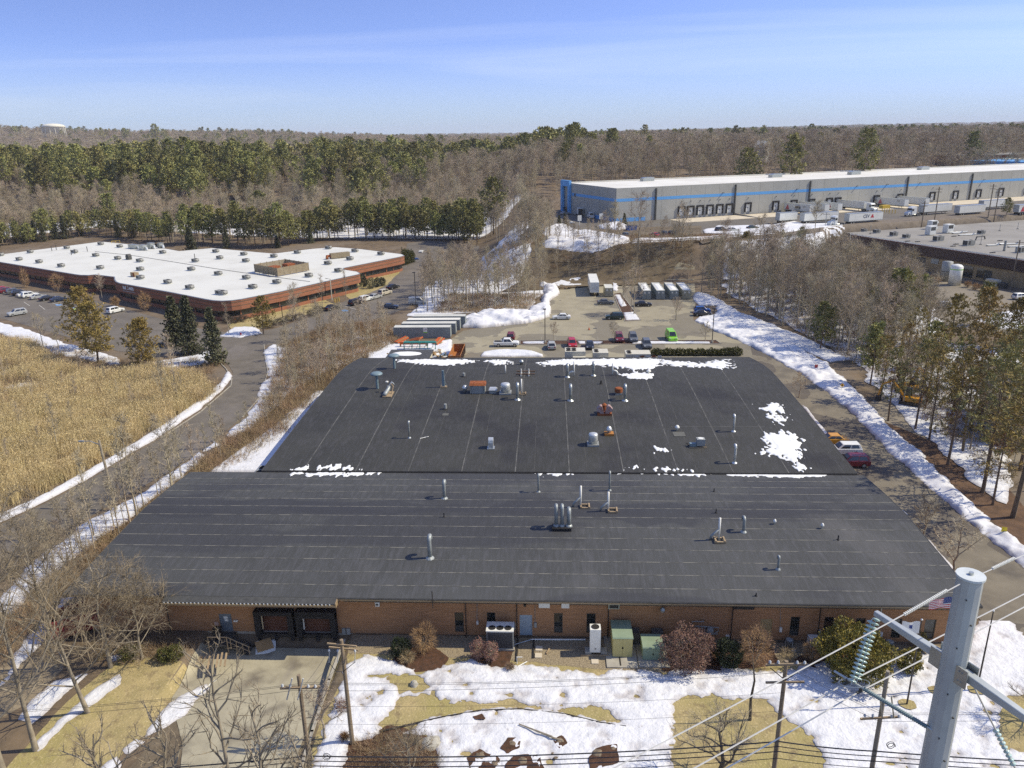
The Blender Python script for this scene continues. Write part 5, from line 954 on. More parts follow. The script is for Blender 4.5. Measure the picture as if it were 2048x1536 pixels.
for i, (px, top, Y, l) in enumerate(((400, 1268, 33.5, 'whitish knobbly treetop reaching over the driveway'), (300, 1385, 32.5, 'whitish knobbly treetop over the lawn snow patches'), (505, 1370, 32.0, 'whitish treetop at the foot of the driveway'), (180, 1420, 32.0, 'whitish treetop below the lawn'), (590, 1440, 32, 'whitish treetop beside the driveway pole'))):
    q = PY(px, top, Y); near_tree('bare_tree', l, (q.x, Y, 0), i*2.1+.5, seed=121+i, H=q.z*1.04, limbs=14, subs=6, twigs=5, first=.55, spread=.24, r0=.22, tw=.010, tl=0.6, fine=1, fork=True, side=7, up=.95, crook=.22)
M_dbark = mat('dark_bark', (0.13, 0.11, 0.085), (0.08, 0.066, 0.052), rough=0.95, scale=4, detail=6)
b = P(1440, 1560); a_, c_ = bare_tree(108, H=6.5, limbs=13, subs=7, twigs=9, first=.16, spread=.6, r0=.2, tw=.011, tl=0.85, fine=2, fork=True, side=7, up=.42, crook=.24); t = thing('apple_tree', 'gnarled dark bare tree with crooked limbs on the lawn gap', 'tree', (b.x, b.y, 0), 0.4); a_.build('trunk', M_dbark, t, True); c_.build('crown', M_bark, t)
b = P(1500, 1440); t = thing('dead_tree', 'tall dead stem without twigs beside the gnarled tree', 'tree', (b.x, b.y, 0)); MB().tube([(0, 0, -0.1), (-.1, 0, 2), (0.05, 0, 3.8), (-.3, .1, 6.2)], [.14, .11, .08, .02], 7, False).build('trunk', M_dbark, t, True)
b = P(2075, 1440); near_tree('bare_tree', 'bare twiggy tree on the snow beyond the steel pole', (b.x, b.y, 0), 0.2, seed=109, H=5.2, limbs=13, subs=7, twigs=10, first=.15, spread=.6, r0=.12, tw=.010, tl=0.7, fine=2, fork=True, side=5, up=.55)
b = P(820, 1560); near_tree('bare_tree', 'low twiggy bare tree in the mulch beside the round stones', (b.x, b.y, 0), 1.2, seed=110, H=4.5, limbs=14, subs=7, twigs=10, first=.12, spread=.6, r0=.09, tw=.010, tl=0.7, fine=2, fork=True, side=5, up=.6)
# --- forest mass
g = np.random.default_rng(5); FP = []
WH = [(-2, 262), (70, 262), (160, 300), (345, 385), (345, 480), (244, 520), (20, 420), (-6, 380)]
OFFICE_KEEP = W([(-250, 540), (0, 505), (200, 478), (359, 500), (424, 494), (547, 505), (690, 486), (960, 482), (1000, 520), (900, 600), (500, 700), (-200, 660)])
def forest(n, y0, y1, kinds, sc, seed, dens=None, flat=1.0, holes=(), xr=0.82):
    g = np.random.default_rng(seed); y = np.sqrt(g.uniform(y0**2, y1**2, n)); x = y*g.uniform(-xr, xr, n); ok = np.ones(n, bool)
    for h in holes: ok &= sdf(h, x, y) < 0
    if dens: ok &= g.random(n) < dens(x, y)
    x, y = x[ok], y[ok]; z = terrain(x, y)
    for a, b, c in zip(x.tolist(), y.tolist(), z.tolist()):
        s = sc*g.uniform(0.78, 1.2); FP.append((a, b, c, g.uniform(0, 6.28), s*flat*g.uniform(.85, 1.2), s*flat*g.uniform(.85, 1.2), s*g.uniform(0.85, 1.1), kinds[g.integers(len(kinds))]))
metas = [list(m) for m in BARE[:4]+PINE[:3]+FARBARE+FARPINE]   # 0-3 bare, 4-6 pine, 7-9 far bare, 10-11 far pine
HOLES = [WH, OFFICE_KEEP, [(-60, 120), (48, 120), (75, 262), (-4, 262), (-30, 240)], [(70, 150), (215, 150), (215, 330), (120, 296), (70, 250)], W([(944, 566), (1000, 505), (1048, 458), (1084, 438), (1112, 447), (1082, 482), (1042, 512), (1003, 553), (962, 580)], 1)]
def pined(x, y):                                       # where the evergreens stand in stands
    t = fbm(x, y, 120, 31)+0.5; az = x/y
    a = 0.95*sst(385, 420, y-(t-.5)*90)*(1-sst(500, 600, y+(t-.5)*120))*(1-sst(-.26, -.14, az+(t-.5)*.3)) + 0.55*sst(560, 600, y)*(1-sst(700, 800, y))*(az < 0.05)
    return np.clip(a*np.clip(2.2*t-.25, .12, 1)+0.05*(t > 0.55)+0.2*(t > 0.63)*(y > 420), 0, 1)
forest(6000, 262, 520, [0, 1, 2, 3], 0.92, 51, lambda x, y: 1-pined(x, y), holes=HOLES)
forest(2600, 350, 620, [4, 5, 6], 1.25, 52, lambda x, y: .8*pined(x, y), 1.05, holes=HOLES)
forest(9000, 520, 1000, [7, 8, 9], 1.05, 53, lambda x, y: 1-0.8*pined(x, y), 1.1, holes=HOLES)
forest(2600, 560, 1000, [10, 11], 1.3, 54, pined, holes=HOLES)
TK = [(-1290, 1885), (-1150, 1885), (-1190, 1985), (-1290, 1985)]
forest(13000, 1000, 2600, [7, 8, 9], 1.15, 55, None, 1.7, holes=[TK])
forest(3800, 900, 2600, [10, 11], 1.2, 56, lambda x, y: 0.5*(fbm(x, y, 260, 8) > 0.03)+0.07, holes=[TK])
forest(9000, 2600, 9000, [7, 8, 9], 1.2, 57, None, 5.0); forest(5000, 2600, 9000, [10, 11], 1.0, 58, lambda x, y: 0.9*(fbm(x, y, 600, 9) > 0.0), 3.5)
allk = BARE+PINE+FARBARE+FARPINE+THIN+SPRUCE+OAK; metas = [list(m) for m in allk]; R_ = {0: 0, 1: 1, 2: 2, 3: 3, 4: 6, 5: 7, 6: 8, 7: 10, 8: 11, 9: 12, 10: 13, 11: 14}
FP = [(*p[:7], R_[p[7]]) for p in FP]+[(*p[:7], next(i for i, m in enumerate(allk) if m is p[7])) for p in EXTRA]
gscatter('forest', FP, metas, 'stuff', 'leafless brown woods with dark pines reaching to the horizon')
# big pines that stand out of the woods
for i, (x, y, top, d, l) in enumerate(((1590, 330, 268, 420, 'broad pine behind the middle of the warehouse roof'), (1735, 335, 272, 440, 'broad pine behind the far half of the warehouse roof'), (1500, 340, 283, 420, 'ragged greyish pine behind the near half of the warehouse roof'), (1300, 322, 275, 560, 'pine above the bare woods over the warehouse near end'), (1160, 330, 288, 470, 'tall pine just behind the blue warehouse portal'), (1130, 345, 292, 455, 'tall pine beside the one at the blue portal'), (820, 352, 318, 430, 'low dark pine in the brown woods over the office end'), (985, 395, 362, 330, 'leaning pine above the white snow slope'), (615, 372, 338, 400, 'small pine alone in the brown woods behind the office screen'), (1290, 290, 255, 900, 'tallest pine on the skyline over the warehouse corner'), (1225, 290, 255, 880, 'wide pine clump on the skyline beside the tallest one'), (1640, 300, 268, 640, 'round pine on the skyline over the warehouse middle'), (1950, 300, 262, 560, 'pine near the skyline by the far red-brick building'), (1380, 300, 272, 700, 'dark pine on the skyline between the tallest pine and the grey ragged one'), (1045, 285, 262, 900, 'pine pair member on the skyline above the snow slope'), (1105, 280, 260, 950, 'flat-topped pine on the skyline above the copse'), (730, 330, 290, 520, 'dark pine at the end of the long pine stand'), (860, 300, 275, 820, 'dark pine alone in the woods beyond the pale house'))):
    q = PY(x, top, d); zb = tz(q.x, q.y); make_tree('pine_tree', (PINE+FARPINE)[i % 4], l, 'pine', (q.x, q.y, zb), i*1.7, max(0.6, (q.z-zb)/16.5), 'solitary pines above the woods')
for x, top, d in ((308, 250, 1700), (248, 258, 1700)):
    q = PY(x, top, d); zb = tz(q.x, q.y); make_tree('pine_tree', FARPINE[0], 'lone pine on the skyline of the brown hill', 'pine', (q.x, q.y, zb), 0, (q.z-zb)/16, 'lone pines on the hill skyline')
# --- reeds
reed = MB(); g2 = random.Random(3)
for i in range(95):
    p = Vector((g2.gauss(0, .5), g2.gauss(0, .5), -0.05)); d = Vector((g2.gauss(.08, .17), g2.gauss(0, .17), 1)).normalized(); L = g2.uniform(1.3, 3.1); ptri(reed, p, d, L, 0.022, g2)
    if i % 2 == 0: tuft(reed, p+d*L*.82, (d+Vector((0.35, 0, .1))).normalized(), 0.4, 0.028, 1, g2)
    if i % 3 == 0: ptri(reed, p+d*L*.4, (d+rv(g2, .5)).normalized(), .7, .02, g2)
M_reed = mat('dry_reed', (0.66, 0.53, 0.30), (0.50, 0.39, 0.205), rough=0.85, scale=0.6, rnd_val=0.12); reed_m = reed.mesh('reed_clump', M_reed)
scr = MB()
for i in range(90):
    p = Vector((g2.gauss(0, .6), g2.gauss(0, .6), -0.05)); d = (Vector((0, 0, 1))+rv(g2, .8)).normalized(); L = g2.uniform(.6, 1.7); ptri(scr, p, d, L, 0.02, g2); ptri(scr, p+d*L*.5, (d+rv(g2, .7)).normalized(), L*.6, 0.014, g2); ptri(scr, p+d*L*.4, (d+rv(g2, .7)).normalized(), L*.6, 0.014, g2)
M_scrub = mat('scrub_twigs', (0.40, 0.29, 0.18), (0.27, 0.195, 0.12), rough=0.9, scale=0.6, rnd_val=0.25); scrub_m = scr.mesh('scrub_clump', M_scrub)
REED = W([(-150, 700), (0, 688), (60, 690), (120, 738), (230, 758), (300, 742), (400, 758), (428, 790), (385, 812), (312, 858), (222, 912), (100, 978), (0, 1022), (-150, 1090)])
RH = [W(q) for q in ([(0, 776), (40, 766), (100, 769), (112, 776), (60, 786), (0, 795)], [(105, 768), (150, 754), (170, 760), (120, 774)])]
g = np.random.default_rng(9)
def clumps(pts, s0, s1, which=0): return [(x, y, tz(x, y), g.uniform(0, 6.28), *(lambda s: (s*1.1, s*1.1, s*g.uniform(.8, 1.15)))(g.uniform(s0, s1)), which) for x, y in pts]
rp_ = fill([REED], 0.72, 12, 16000, RH); dn = fbm(np.array([p[0] for p in rp_]), np.array([p[1] for p in rp_]), 14, 3)
gscatter('reeds', clumps([p for p, d in zip(rp_, dn) if d > -0.2], .75, 1.15), [[reed_m]], 'stuff', 'dense dry tan reeds filling the wet ground beside the road')
rg = [p for p in fill([W([(-150, 690), (0, 688), (60, 690), (120, 738), (230, 758), (300, 742), (410, 755), (425, 790), (330, 830), (200, 800), (90, 800), (0, 850), (-150, 900)])], 2.6, 42, 1500)]
sc_pts = [(x, y, 0, g.uniform(0, 6.28), *([g.uniform(1.1, 2.2)]*3), 0) for x, y in rg]
grove(fill([W([(0, 700), (120, 745), (230, 765), (400, 765), (400, 800), (250, 850), (100, 900), (0, 950)])], 7.0, 43), THIN, 'slender bare sapling growing up through the reeds', 'bare_sapling', 'tree', 'bare saplings among the reeds', (0.35, 0.6), 22)
sc_pts += clumps(fill([W([(555, 745), (580, 690), (650, 655), (785, 645), (790, 690), (735, 712), (640, 785), (560, 870), (470, 930), (395, 955), (300, 1040), (250, 1068), (200, 1120), (120, 1190), (60, 1260), (0, 1330), (-50, 1300), (150, 1120), (260, 1040), (400, 925), (520, 840)])], 1.0, 13, 11000), .6, 1.3)
sc_pts += clumps(fill([W([(870, 628), (900, 590), (1000, 590), (1080, 590), (1055, 620), (960, 626)])], 1.3, 14, 3000), .7, 1.2) + clumps(fill([W([(1100, 556), (1130, 545), (1380, 540), (1385, 555), (1280, 552)], 0.5)], 1.6, 15, 2500), .7, 1.2)
sc_pts += clumps(fill([W([(1420, 540), (1600, 545), (1800, 640), (1900, 740), (2000, 880), (2050, 1000), (1940, 920), (1800, 790), (1650, 690), (1480, 600)])], 2.0, 16, 6000), .7, 1.3) + clumps(fill([W([(-100, 690), (0, 690), (250, 745), (420, 750), (440, 720), (250, 725), (0, 672)])], 1.5, 17, 2500), .6, 1.1)
sc_pts += clumps(fill([[(-20, 256), (62, 256), (62, 274), (-20, 274)]], 1.8, 18, 1800), .8, 1.4) + clumps(fill([W([(690, 1600), (700, 1500), (780, 1470), (870, 1490), (870, 1600)])], .7, 19, 800), .3, .6)
sc_pts += clumps(fill([W([(200, 1340), (400, 1310), (380, 1290), (180, 1290)])], .9, 20, 400), .4, .7)
gscatter('scrub', sc_pts, [[scrub_m]], 'stuff', 'bare brown scrub and brambles along the banks')
# --- shrubs by the front wall
def twig_ball(nm, lab, px, py, top, wid, M_, n=900, tw=0.012, tl=0.42, stems=7, leaf=None, leaf_n=0, ls=0.09, cat='shrub', squash=0.5, group=None, stemM=None):
    b = P(px, py); h = hgt(b, top); w = wid*0.5*((b-Vector((0, 0, CAMH))).length)/FPX; t = thing(nm, lab, cat, b, 0, group); g = random.Random(int(px*7+py)); st, cr = MB(), MB()
    for i in range(stems):
        a = i*2.4; e = Vector((math.cos(a)*w*.6, math.sin(a)*w*.6, h*g.uniform(.45, .8))); st.tube([(0.02*math.cos(a), 0.02*math.sin(a), -.05), e*0.45+Vector((0, 0, h*.05)), e], [.03, .022, .01], 4, False)
    st.build('stem', stemM or M_bark, t)
    for i in range(n+leaf_n):
        u = rv(g); 
        while u.length > 1 or u.length < .05: u = rv(g)
        r_ = u.length; u.normalize(); r_ = r_**0.45
        lump = 1+0.22*math.sin(u.x*4.3+px)*math.sin(u.y*5.1+py)+0.14*math.sin(u.z*7+px+u.x*3)+.06*math.sin(u.y*13)
        p = Vector((u.x*w*r_*lump, u.y*w*r_*lump, h*squash+u.z*h*(1-squash)*r_*lump*0.98))
        if i < n: ptri(cr, p-u*tl*.5, (u+rv(g, .55)+Vector((0, 0, .2))).normalized(), tl*g.uniform(.6, 1.1), tw, g)
        else: cr.c = 1 if n else 0; tuft(cr, p, u, ls*1.7, ls*.55, 2, g)
    cr.build('crown', [M_, leaf] if (leaf and n) else (leaf or M_), t); return t
M_tan = mat('tan_twigs', (0.42, 0.27, 0.145), (0.30, 0.19, 0.10), rough=0.9, scale=3); M_pink = mat('pinkish_seed_heads', (0.36, 0.20, 0.16), (0.23, 0.125, 0.10), rough=0.9, scale=4); M_purple = mat('purple_brown_leaves', (0.26, 0.155, 0.12), (0.16, 0.09, 0.07), rough=0.85, scale=3)
M_rhod = mat('rhododendron_leaf', (0.30, 0.23, 0.045), (0.125, 0.125, 0.03), rough=0.5, scale=2.5, contrast=(.4, .6)); M_yew = mat('yew_green', (0.030, 0.042, 0.016), (0.018, 0.026, 0.010), rough=0.7, scale=4); M_arb = mat('arborvitae_green', (0.13, 0.125, 0.03), (0.06, 0.068, 0.02), rough=0.7, scale=3)
twig_ball('round_shrub', 'round tan bare shrub in front of the brick wall', 849, 1300, 1250, 50, M_tan, 2600)
twig_ball('yew_bush', 'small dark green bush beside the round tan shrub', 803, 1312, 1278, 36, M_yew, 0, leaf=M_yew, leaf_n=1400, ls=.08)
twig_ball('seedhead_shrub', 'pinkish shrub in front of the three-fan condenser', 957, 1318, 1280, 26, M_bark, 300, leaf=M_pink, leaf_n=900, ls=.07); twig_ball('seedhead_shrub', 'second pinkish shrub touching the three-fan condenser', 982, 1322, 1286, 26, M_bark, 300, leaf=M_pink, leaf_n=900, ls=.07)
twig_ball('azalea', 'large purple-brown azalea beside the low green cabinet', 1372, 1336, 1264, 84, M_bark, 900, leaf=M_purple, leaf_n=4200, ls=.085); twig_ball('azalea', 'smaller purple-brown azalea behind the snow clumps', 1412, 1318, 1270, 30, M_bark, 300, leaf=M_purple, leaf_n=1100, ls=.08)
twig_ball('juniper', 'dark juniper with snow clumps between azalea and tan shrub', 1456, 1332, 1283, 46, M_yew, 0, leaf=M_yew, leaf_n=2200, ls=.09)
twig_ball('tan_shrub', 'tall tan shrub in front of the tan door', 1508, 1330, 1254, 62, M_tan, 2600, leaf=M_purple, leaf_n=500, ls=.06)
twig_ball('tan_shrub', 'small brown shrub between the white box and yellow rhododendron', 1622, 1318, 1284, 34, M_tan, 1200)
twig_ball('rhododendron', 'big yellow-green rhododendron by the wall', 1706, 1348, 1260, 108, M_rhod, 0, leaf=M_rhod, leaf_n=7000, ls=.13); twig_ball('rhododendron', 'small yellow-green rhododendron near the flag poles', 1816, 1342, 1303, 36, M_rhod, 0, leaf=M_rhod, leaf_n=1300, ls=.11); twig_ball('rhododendron', 'thin yellow-green rhododendron under the flag window', 1838, 1300, 1265, 22, M_bark, 200, leaf=M_rhod, leaf_n=350, ls=.1)
twig_ball('brown_shrub', 'low dark brown shrub in the gravel near the loading steps', 815, 1325, 1302, 30, M_scrub, 700)
for px, py, top, w in ((352, 1318, 1292, 28), (330, 1322, 1298, 24), (262, 1318, 1290, 30)): twig_ball('evergreen_bush', 'low yellowish evergreen bush under the wall by the bare tree', px, py, top, w, M_arb, 0, leaf=M_arb, leaf_n=700, ls=.08, group='low bushes under the wall')
for i, (px, py, w) in enumerate(((685, 1420, 30), (690, 1480, 22), (1020, 1340, 20), (1780, 1318, 20), (1575, 1318, 30))): twig_ball('brush', 'small dead brown shrub sticking out of the ground cover', px, py, py-w*.7, w, M_oak if i < 2 else M_scrub, 500, group='dead brown shrubs in the yard')
# clipped hedge behind the rear roof, bush by bush
n = 22
for i in range(n):
    a, b = P(1308, 711), P(1478, 711); q = a.lerp(b, i/(n-1)); x_, y_ = proj(q)
    twig_ball('hedge_shrub', 'clipped evergreen shrub of the hedge behind the rear roof', x_, y_, y_-12.5-1.5*math.sin(i*2.3)-(3 if i > 17 else 0), 12, M_arb, 0, leaf=M_arb, leaf_n=420, ls=.13, stems=2, group='shrubs of the clipped hedge')
for i in range(8):
    x_, y_ = 806+i*3.0, 534-i*0.8; twig_ball('arborvitae', 'upright evergreen of the screen at the office end', x_, y_, 498+i*.4, 6.5, M_arb, 0, leaf=M_arb, leaf_n=420, ls=.2, stems=1, group='evergreen screen at the office end')
for i, (x_, y_, top, w) in enumerate(((722, 572, 548, 8), (730, 574, 552, 8), (742, 577, 556, 16), (755, 574, 556, 12), (765, 572, 555, 12))): twig_ball('evergreen_bush', 'dark evergreen bush in the recess of the office wall', x_, y_, top, w, M_yew, 0, leaf=M_needle2, leaf_n=500, ls=.18, group='bushes in the office recess')
for i, (x_, y_, w) in enumerate(((540, 655, 26), (565, 648, 28), (580, 642, 26), (598, 640, 24), (625, 632, 26), (455, 645, 22), (470, 646, 22), (485, 643, 22), (640, 625, 20))): twig_ball('dark_shrub', 'dark twiggy shrub on the office lawn edge', x_, y_, y_-14, w, M_dbark, 900, tl=.7, tw=.025, group='dark shrubs on the office lawn')
for i, (x_, y_, top, w) in enumerate(((52, 575, 536, 14), (117, 583, 545, 24), (158, 592, 580, 24), (292, 622, 583, 24), (232, 612, 592, 16))): twig_ball('tan_shrub', ('tan rounded small tree against the office wall', 'low tan shrub by the office entrance')[i in (2, 4)], x_, y_, top, w, M_tan, 900, tl=.9, tw=.03, group='tan shrubs along the office wall')
for x_, y_, l in ((1249, 451, 'small dark spruce at the warehouse corner'), (1130, 452, 'small dark evergreen at the warehouse drive'), (1118, 456, 'second small evergreen at the warehouse drive'), (2012, 432, 'round dark pine at the trailer yard')):
    q = P(x_, y_, 10); make_tree('spruce_tree', SPRUCE[1] if x_ < 2000 else PINE[2], l, 'spruce', q, x_, 0.48 if x_ < 2000 else 0.5, None)
# ================================================================== vehicles
PAINTS = {}
def cpaint(nm, c, rough=0.28): return paint('car_'+nm, c, rough, 0.0, 0.6)
CP = {k: cpaint(k, c) for k, c in dict(white=(.78, .79, .80), silver=(.42, .43, .44), grey=(.12, .13, .145), black=(.014, .015, .018), red=(.42, .018, .025), maroon=(.17, .02, .03), blue=(.02, .10, .38), navy=(.02, .035, .075), green=(.02, .045, .04), lime=(.26, .62, .05), yellow=(.62, .30, .02), tealgrey=(.20, .24, .25), beige=(.55, .50, .42)).items()}
M_tyre = paint('tyre_rubber', (0.016, 0.016, 0.017), 0.9); M_rim = paint('wheel_rim', (0.45, 0.46, 0.47), 0.35, 0.6); M_lamp = paint('lamp_glass', (0.75, 0.76, 0.78), 0.15); M_tail = paint('tail_lamp', (0.40, 0.02, 0.02), 0.2)
M_cglass = mat('car_glass', (0.018, 0.022, 0.026), (0.03, 0.035, 0.04), rough=0.05, scale=0.5, spec=0.8)
def wheel(root, x, y, r, w=0.22):
    a = MB(); a.lathe([(r*0.62, -w/2), (r*0.95, -w/2), (r, -w/4), (r, w/4), (r*0.95, w/2), (r*0.62, w/2)], 14); a.xf(Matrix.Translation((x, y, r)) @ Matrix.Rotation(math.pi/2, 4, 'X'))
    o = a.build('wheel', M_tyre, root)
    b = MB(); b.lathe([(r*0.6, -w/2-0.012), (r*0.6, w/2+0.012)], 10); b.xf(Matrix.Translation((x, y, r)) @ Matrix.Rotation(math.pi/2, 4, 'X')); b.build('rim', M_rim, o)
# style: L, W, lower side profile (x, z), greenhouse (x0, x1 at belt; a0, a1 at roof), belt z, roof z, wheel x positions, wheel radius
STY = {
 'sedan': (4.7, 1.82, [(-2.33, .28), (-2.35, .62), (-2.28, .92), (-1.5, .98), (1.0, .95), (1.9, .80), (2.28, .68), (2.35, .45), (2.3, .25), (1.85, .2), (-1.85, .2)], (-1.75, 1.15, -1.0, .35), .93, 1.44, (-1.38, 1.42), .33),
 'suv': (4.7, 1.88, [(-2.3, .33), (-2.35, .7), (-2.3, 1.08), (-1.5, 1.10), (1.05, 1.08), (1.95, .98), (2.28, .86), (2.35, .5), (2.3, .3), (1.85, .25), (-1.85, .25)], (-2.25, 1.2, -1.95, .45), 1.07, 1.72, (-1.4, 1.42), .37),
 'hatch': (4.3, 1.8, [(-2.1, .28), (-2.15, .7), (-2.1, .98), (-1.4, 1.0), (0.95, .97), (1.75, .84), (2.08, .7), (2.15, .45), (2.1, .25), (1.7, .2), (-1.7, .2)], (-2.05, 1.1, -1.6, .35), .95, 1.55, (-1.3, 1.33), .33),
 'van': (5.0, 2.0, [(-2.45, .3), (-2.5, .8), (-2.48, 1.18), (-1.5, 1.2), (1.2, 1.18), (2.1, 1.0), (2.42, .85), (2.5, .5), (2.45, .28), (2.0, .24), (-2.0, .24)], (-2.47, 1.75, -2.4, .95), 1.17, 2.15, (-1.6, 1.6), .36),
 'pickup': (5.7, 1.95, [(-2.8, .5), (-2.85, .75), (-2.85, 1.12), (1.15, 1.12), (2.45, 1.06), (2.8, .95), (2.85, .6), (2.8, .42), (2.3, .38), (-2.3, .38)], (-0.85, 1.55, -0.6, .85), 1.11, 1.82, (-1.75, 1.85), .41)}
def car(style, nm, lab, loc, rz, col, cat='car', group=None, s=1.0):
    L, Wd, pr_, gh, zb, zr, wx, wr = STY[style]; t = thing(nm, lab, cat, loc, rz, group, s); h = Wd/2; P_ = CP[col]
    b = MB(); n = len(pr_); mid = [(-h*.97, 0), (-h, .45), (-h*.93, 1)]
    # body shell with rounded shoulders: three stations per side
    ks = []
    for sgn in (-1, 1):
        for (f, zf) in ((.95, 0), (1, .5), (.90, 1)):
            ks.append(len(b.v))
            for x, z in pr_: b.v.append((x*(1 if zf < 1 else .985), sgn*h*f*(1-0.06*(abs(x)/(L/2))**4), z*(1 if zf < 1 else 1)))
    def ring(k0, k1, inv):
        for i in range(n):
            j = (i+1) % n; q = (k0+i, k0+j, k1+j, k1+i); b.f.append(q if not inv else q[::-1]); b.mi.append(0)
    # simple closed shell: sweep of the side outline
    b = MB(); b.prof(pr_, -h, h)
    body = b.build('body', P_, t); bevel(body, 0.09, 2)
    x0, x1, a0, a1 = gh; g0, g1 = h*.93, h*.74
    c = MB(); c.frus(x0, x1, -g0, g0, zb-.03, a0, a1, -g1, g1, zr); cb = c.build('cabin', P_, t); bevel(cb, 0.05, 1)
    def lerp(u, v): return (x0+(a0-x0)*v)*(1-u)+(x1+(a1-x1)*v)*u, g0+(g1-g0)*v, zb-.03+(zr-zb+.03)*v
    o_ = 0.012
    for sgn in (-1, 1):
        for u0, u1 in (((.10, .47), (.51, .93)) if style != 'van' else ((.62, .93),)):
            w = MB(); pts = []
            for u, v in ((u0, .14), (u1, .14), (u1-(.06 if u1 > .8 else 0), .88), (u0+(.02 if u0 < .2 else 0), .88)):
                x, y, z = lerp(u, v); pts.append((x, sgn*(y+o_), z))
            w.face(pts if sgn < 0 else pts[::-1]); w.build('side_window', M_cglass, t)
    for nm_, u in (('windscreen', 1), ('rear_window', 0)):
        w = MB(); pts = []
        for f, v in ((-.86, .1), (.86, .1), (.84, .92), (-.84, .92)):
            x, y, z = lerp(u, v); pts.append((x+(o_ if u else -o_), f*y, z))
        w.face(pts if u else pts[::-1]); w.build(nm_, M_cglass, t)
    for x in wx:
        for sgn in (-1, 1): wheel(t, x, sgn*(h-.10), wr)
    for sgn in (-1, 1):
        xf_ = L/2-.06; z = zb*.78; MB().box(xf_-.1, sgn*h*.66-.17, z-.08, xf_+.03, sgn*h*.66+.17, z+.07).build('headlight', M_lamp, t)
        MB().box(-L/2-.02, sgn*h*.72-.14, zb*.72-.05, -L/2+.08, sgn*h*.72+.14, zb*.72+.2).build('tail_light', M_tail, t)
    if style == 'pickup':
        MB().box(-2.72, -.78, 1.10, -.95, .78, 1.128).build('bed_floor', M_black, t); MB().box(-1.25, -.72, 1.13, -.95, .72, 1.42).build('tool_box', M_grey, t)
    return t
def heading(x0, y0, x1, y1):
    a, b = P(x0, y0), P(x1, y1); return math.atan2(b.y-a.y, b.x-a.x)
def carp(style, nm, lab, px, py, rz, col, group=None, z=0.05, s=1.0, cat='car'):
    p = P(px, py, z); return car(style, nm, lab, (p.x, p.y, z), rz, col, cat, group, s)
N90 = -math.pi/2
carp('pickup', 'pickup_truck', 'white pickup truck with a tool box behind the cab', 1013, 692, 0, 'white', cat='pickup')
carp('suv', 'parked_car', 'dark maroon car half hidden behind the white pickup', 1022, 678, -N90, 'maroon'); carp('hatch', 'parked_car', 'teal-grey hatchback seen from behind next to the lamp post', 1103, 696, -N90+.05, 'silver')
carp('suv', 'parked_car', 'bright red car facing the roof behind the rooftop air handlers', 1144, 693, N90+.06, 'red'); carp('sedan', 'parked_car', 'black car between the bright red car and the planted strip', 1179, 695, N90, 'black')
carp('suv', 'parked_car', 'maroon car under the spreading bare tree of the planted strip', 1238, 681, N90, 'maroon'); carp('suv', 'parked_car', 'dark grey car next to the maroon one by the planted strip', 1266, 681, N90, 'grey'); carp('suv', 'parked_car', 'grey car in front of the planted strip, facing the roof', 1293, 694, N90, 'grey')
carp('van', 'delivery_van', 'lime green delivery van', 1342, 679, N90+.05, 'lime', cat='van')
carp('sedan', 'parked_car', 'white sedan beside the end of the snow bank', 1123, 638, math.pi, 'white'); carp('sedan', 'parked_car', 'dark grey sedan in front of the white box trailer', 1211, 608, 0, 'grey'); carp('suv', 'parked_car', 'dark green-black car touching the snowy island tip', 1229, 638, math.pi, 'green'); carp('sedan', 'parked_car', 'black car behind the island trees below the container row', 1286, 612, 0, 'black')
carp('hatch', 'parked_car', 'bright blue car nosed into the snow bank', 1404, 624, 0, 'blue'); carp('sedan', 'parked_car', 'black car beside the bright blue one at the snow bank', 1404, 631, 0, 'black')
for st, l, x, y, c in (('sedan', 'orange-yellow car parked against the edge of the rear roof', 1662, 886, 'yellow'), ('suv', 'white car between the orange-yellow and dark red cars', 1687, 907, 'white'), ('suv', 'dark red car with white roof stripe at the corner of the rear roof', 1702, 931, 'maroon')): carp(st, 'parked_car', l, x, y, math.pi+.0, c)
h1 = heading(108, 602, 131, 598.5)
for st, l, x, y, c in (('suv', 'red car at the far end of the office row', 6, 583, 'red'), ('suv', 'red-tailed dark car second in the office row', 16, 585, 'maroon'), ('suv', 'grey car in the office row under the dark windows', 30, 587, 'grey'), ('suv', 'dark car with red lamps in the office row', 41, 590, 'black'), ('sedan', 'white sedan in the office row', 52, 592, 'white'), ('suv', 'second white car in the office row', 61, 594, 'white'), ('sedan', 'silver car in the office row', 78, 597, 'silver'), ('sedan', 'dark car beside the last one of the office row', 96, 600, 'black'), ('sedan', 'glossy black sedan at the near end of the office row', 118, 602, 'navy')):
    carp(st, 'parked_car', l, x, y, h1, c, group='cars in the office row')
carp('suv', 'parked_car', 'silver car alone by the snow strip of the office lot', 35, 630, heading(22, 632, 52, 627)+math.pi, 'silver'); carp('suv', 'parked_car', 'white car at the office entrance behind the ragged pine', 231, 625, heading(222, 630, 248, 624), 'white'); carp('hatch', 'parked_car', 'pale car half hidden behind the dark spruces', 356, 652, h1, 'beige')
h2 = heading(700, 613, 726, 606)
for st, l, x, y, c in (('suv', 'black car first in the side row of the office', 712, 609, 'black'), ('suv', 'white car second in the side row of the office', 731, 602, 'white'), ('sedan', 'silver car third in the side row of the office', 750, 597, 'silver'), ('suv', 'pale beige car fourth in the side row of the office', 770, 589, 'beige'), ('sedan', 'dark car last in the side row of the office', 786, 577, 'black')): carp(st, 'parked_car', l, x, y, h2, c, group='cars in the side row of the office')
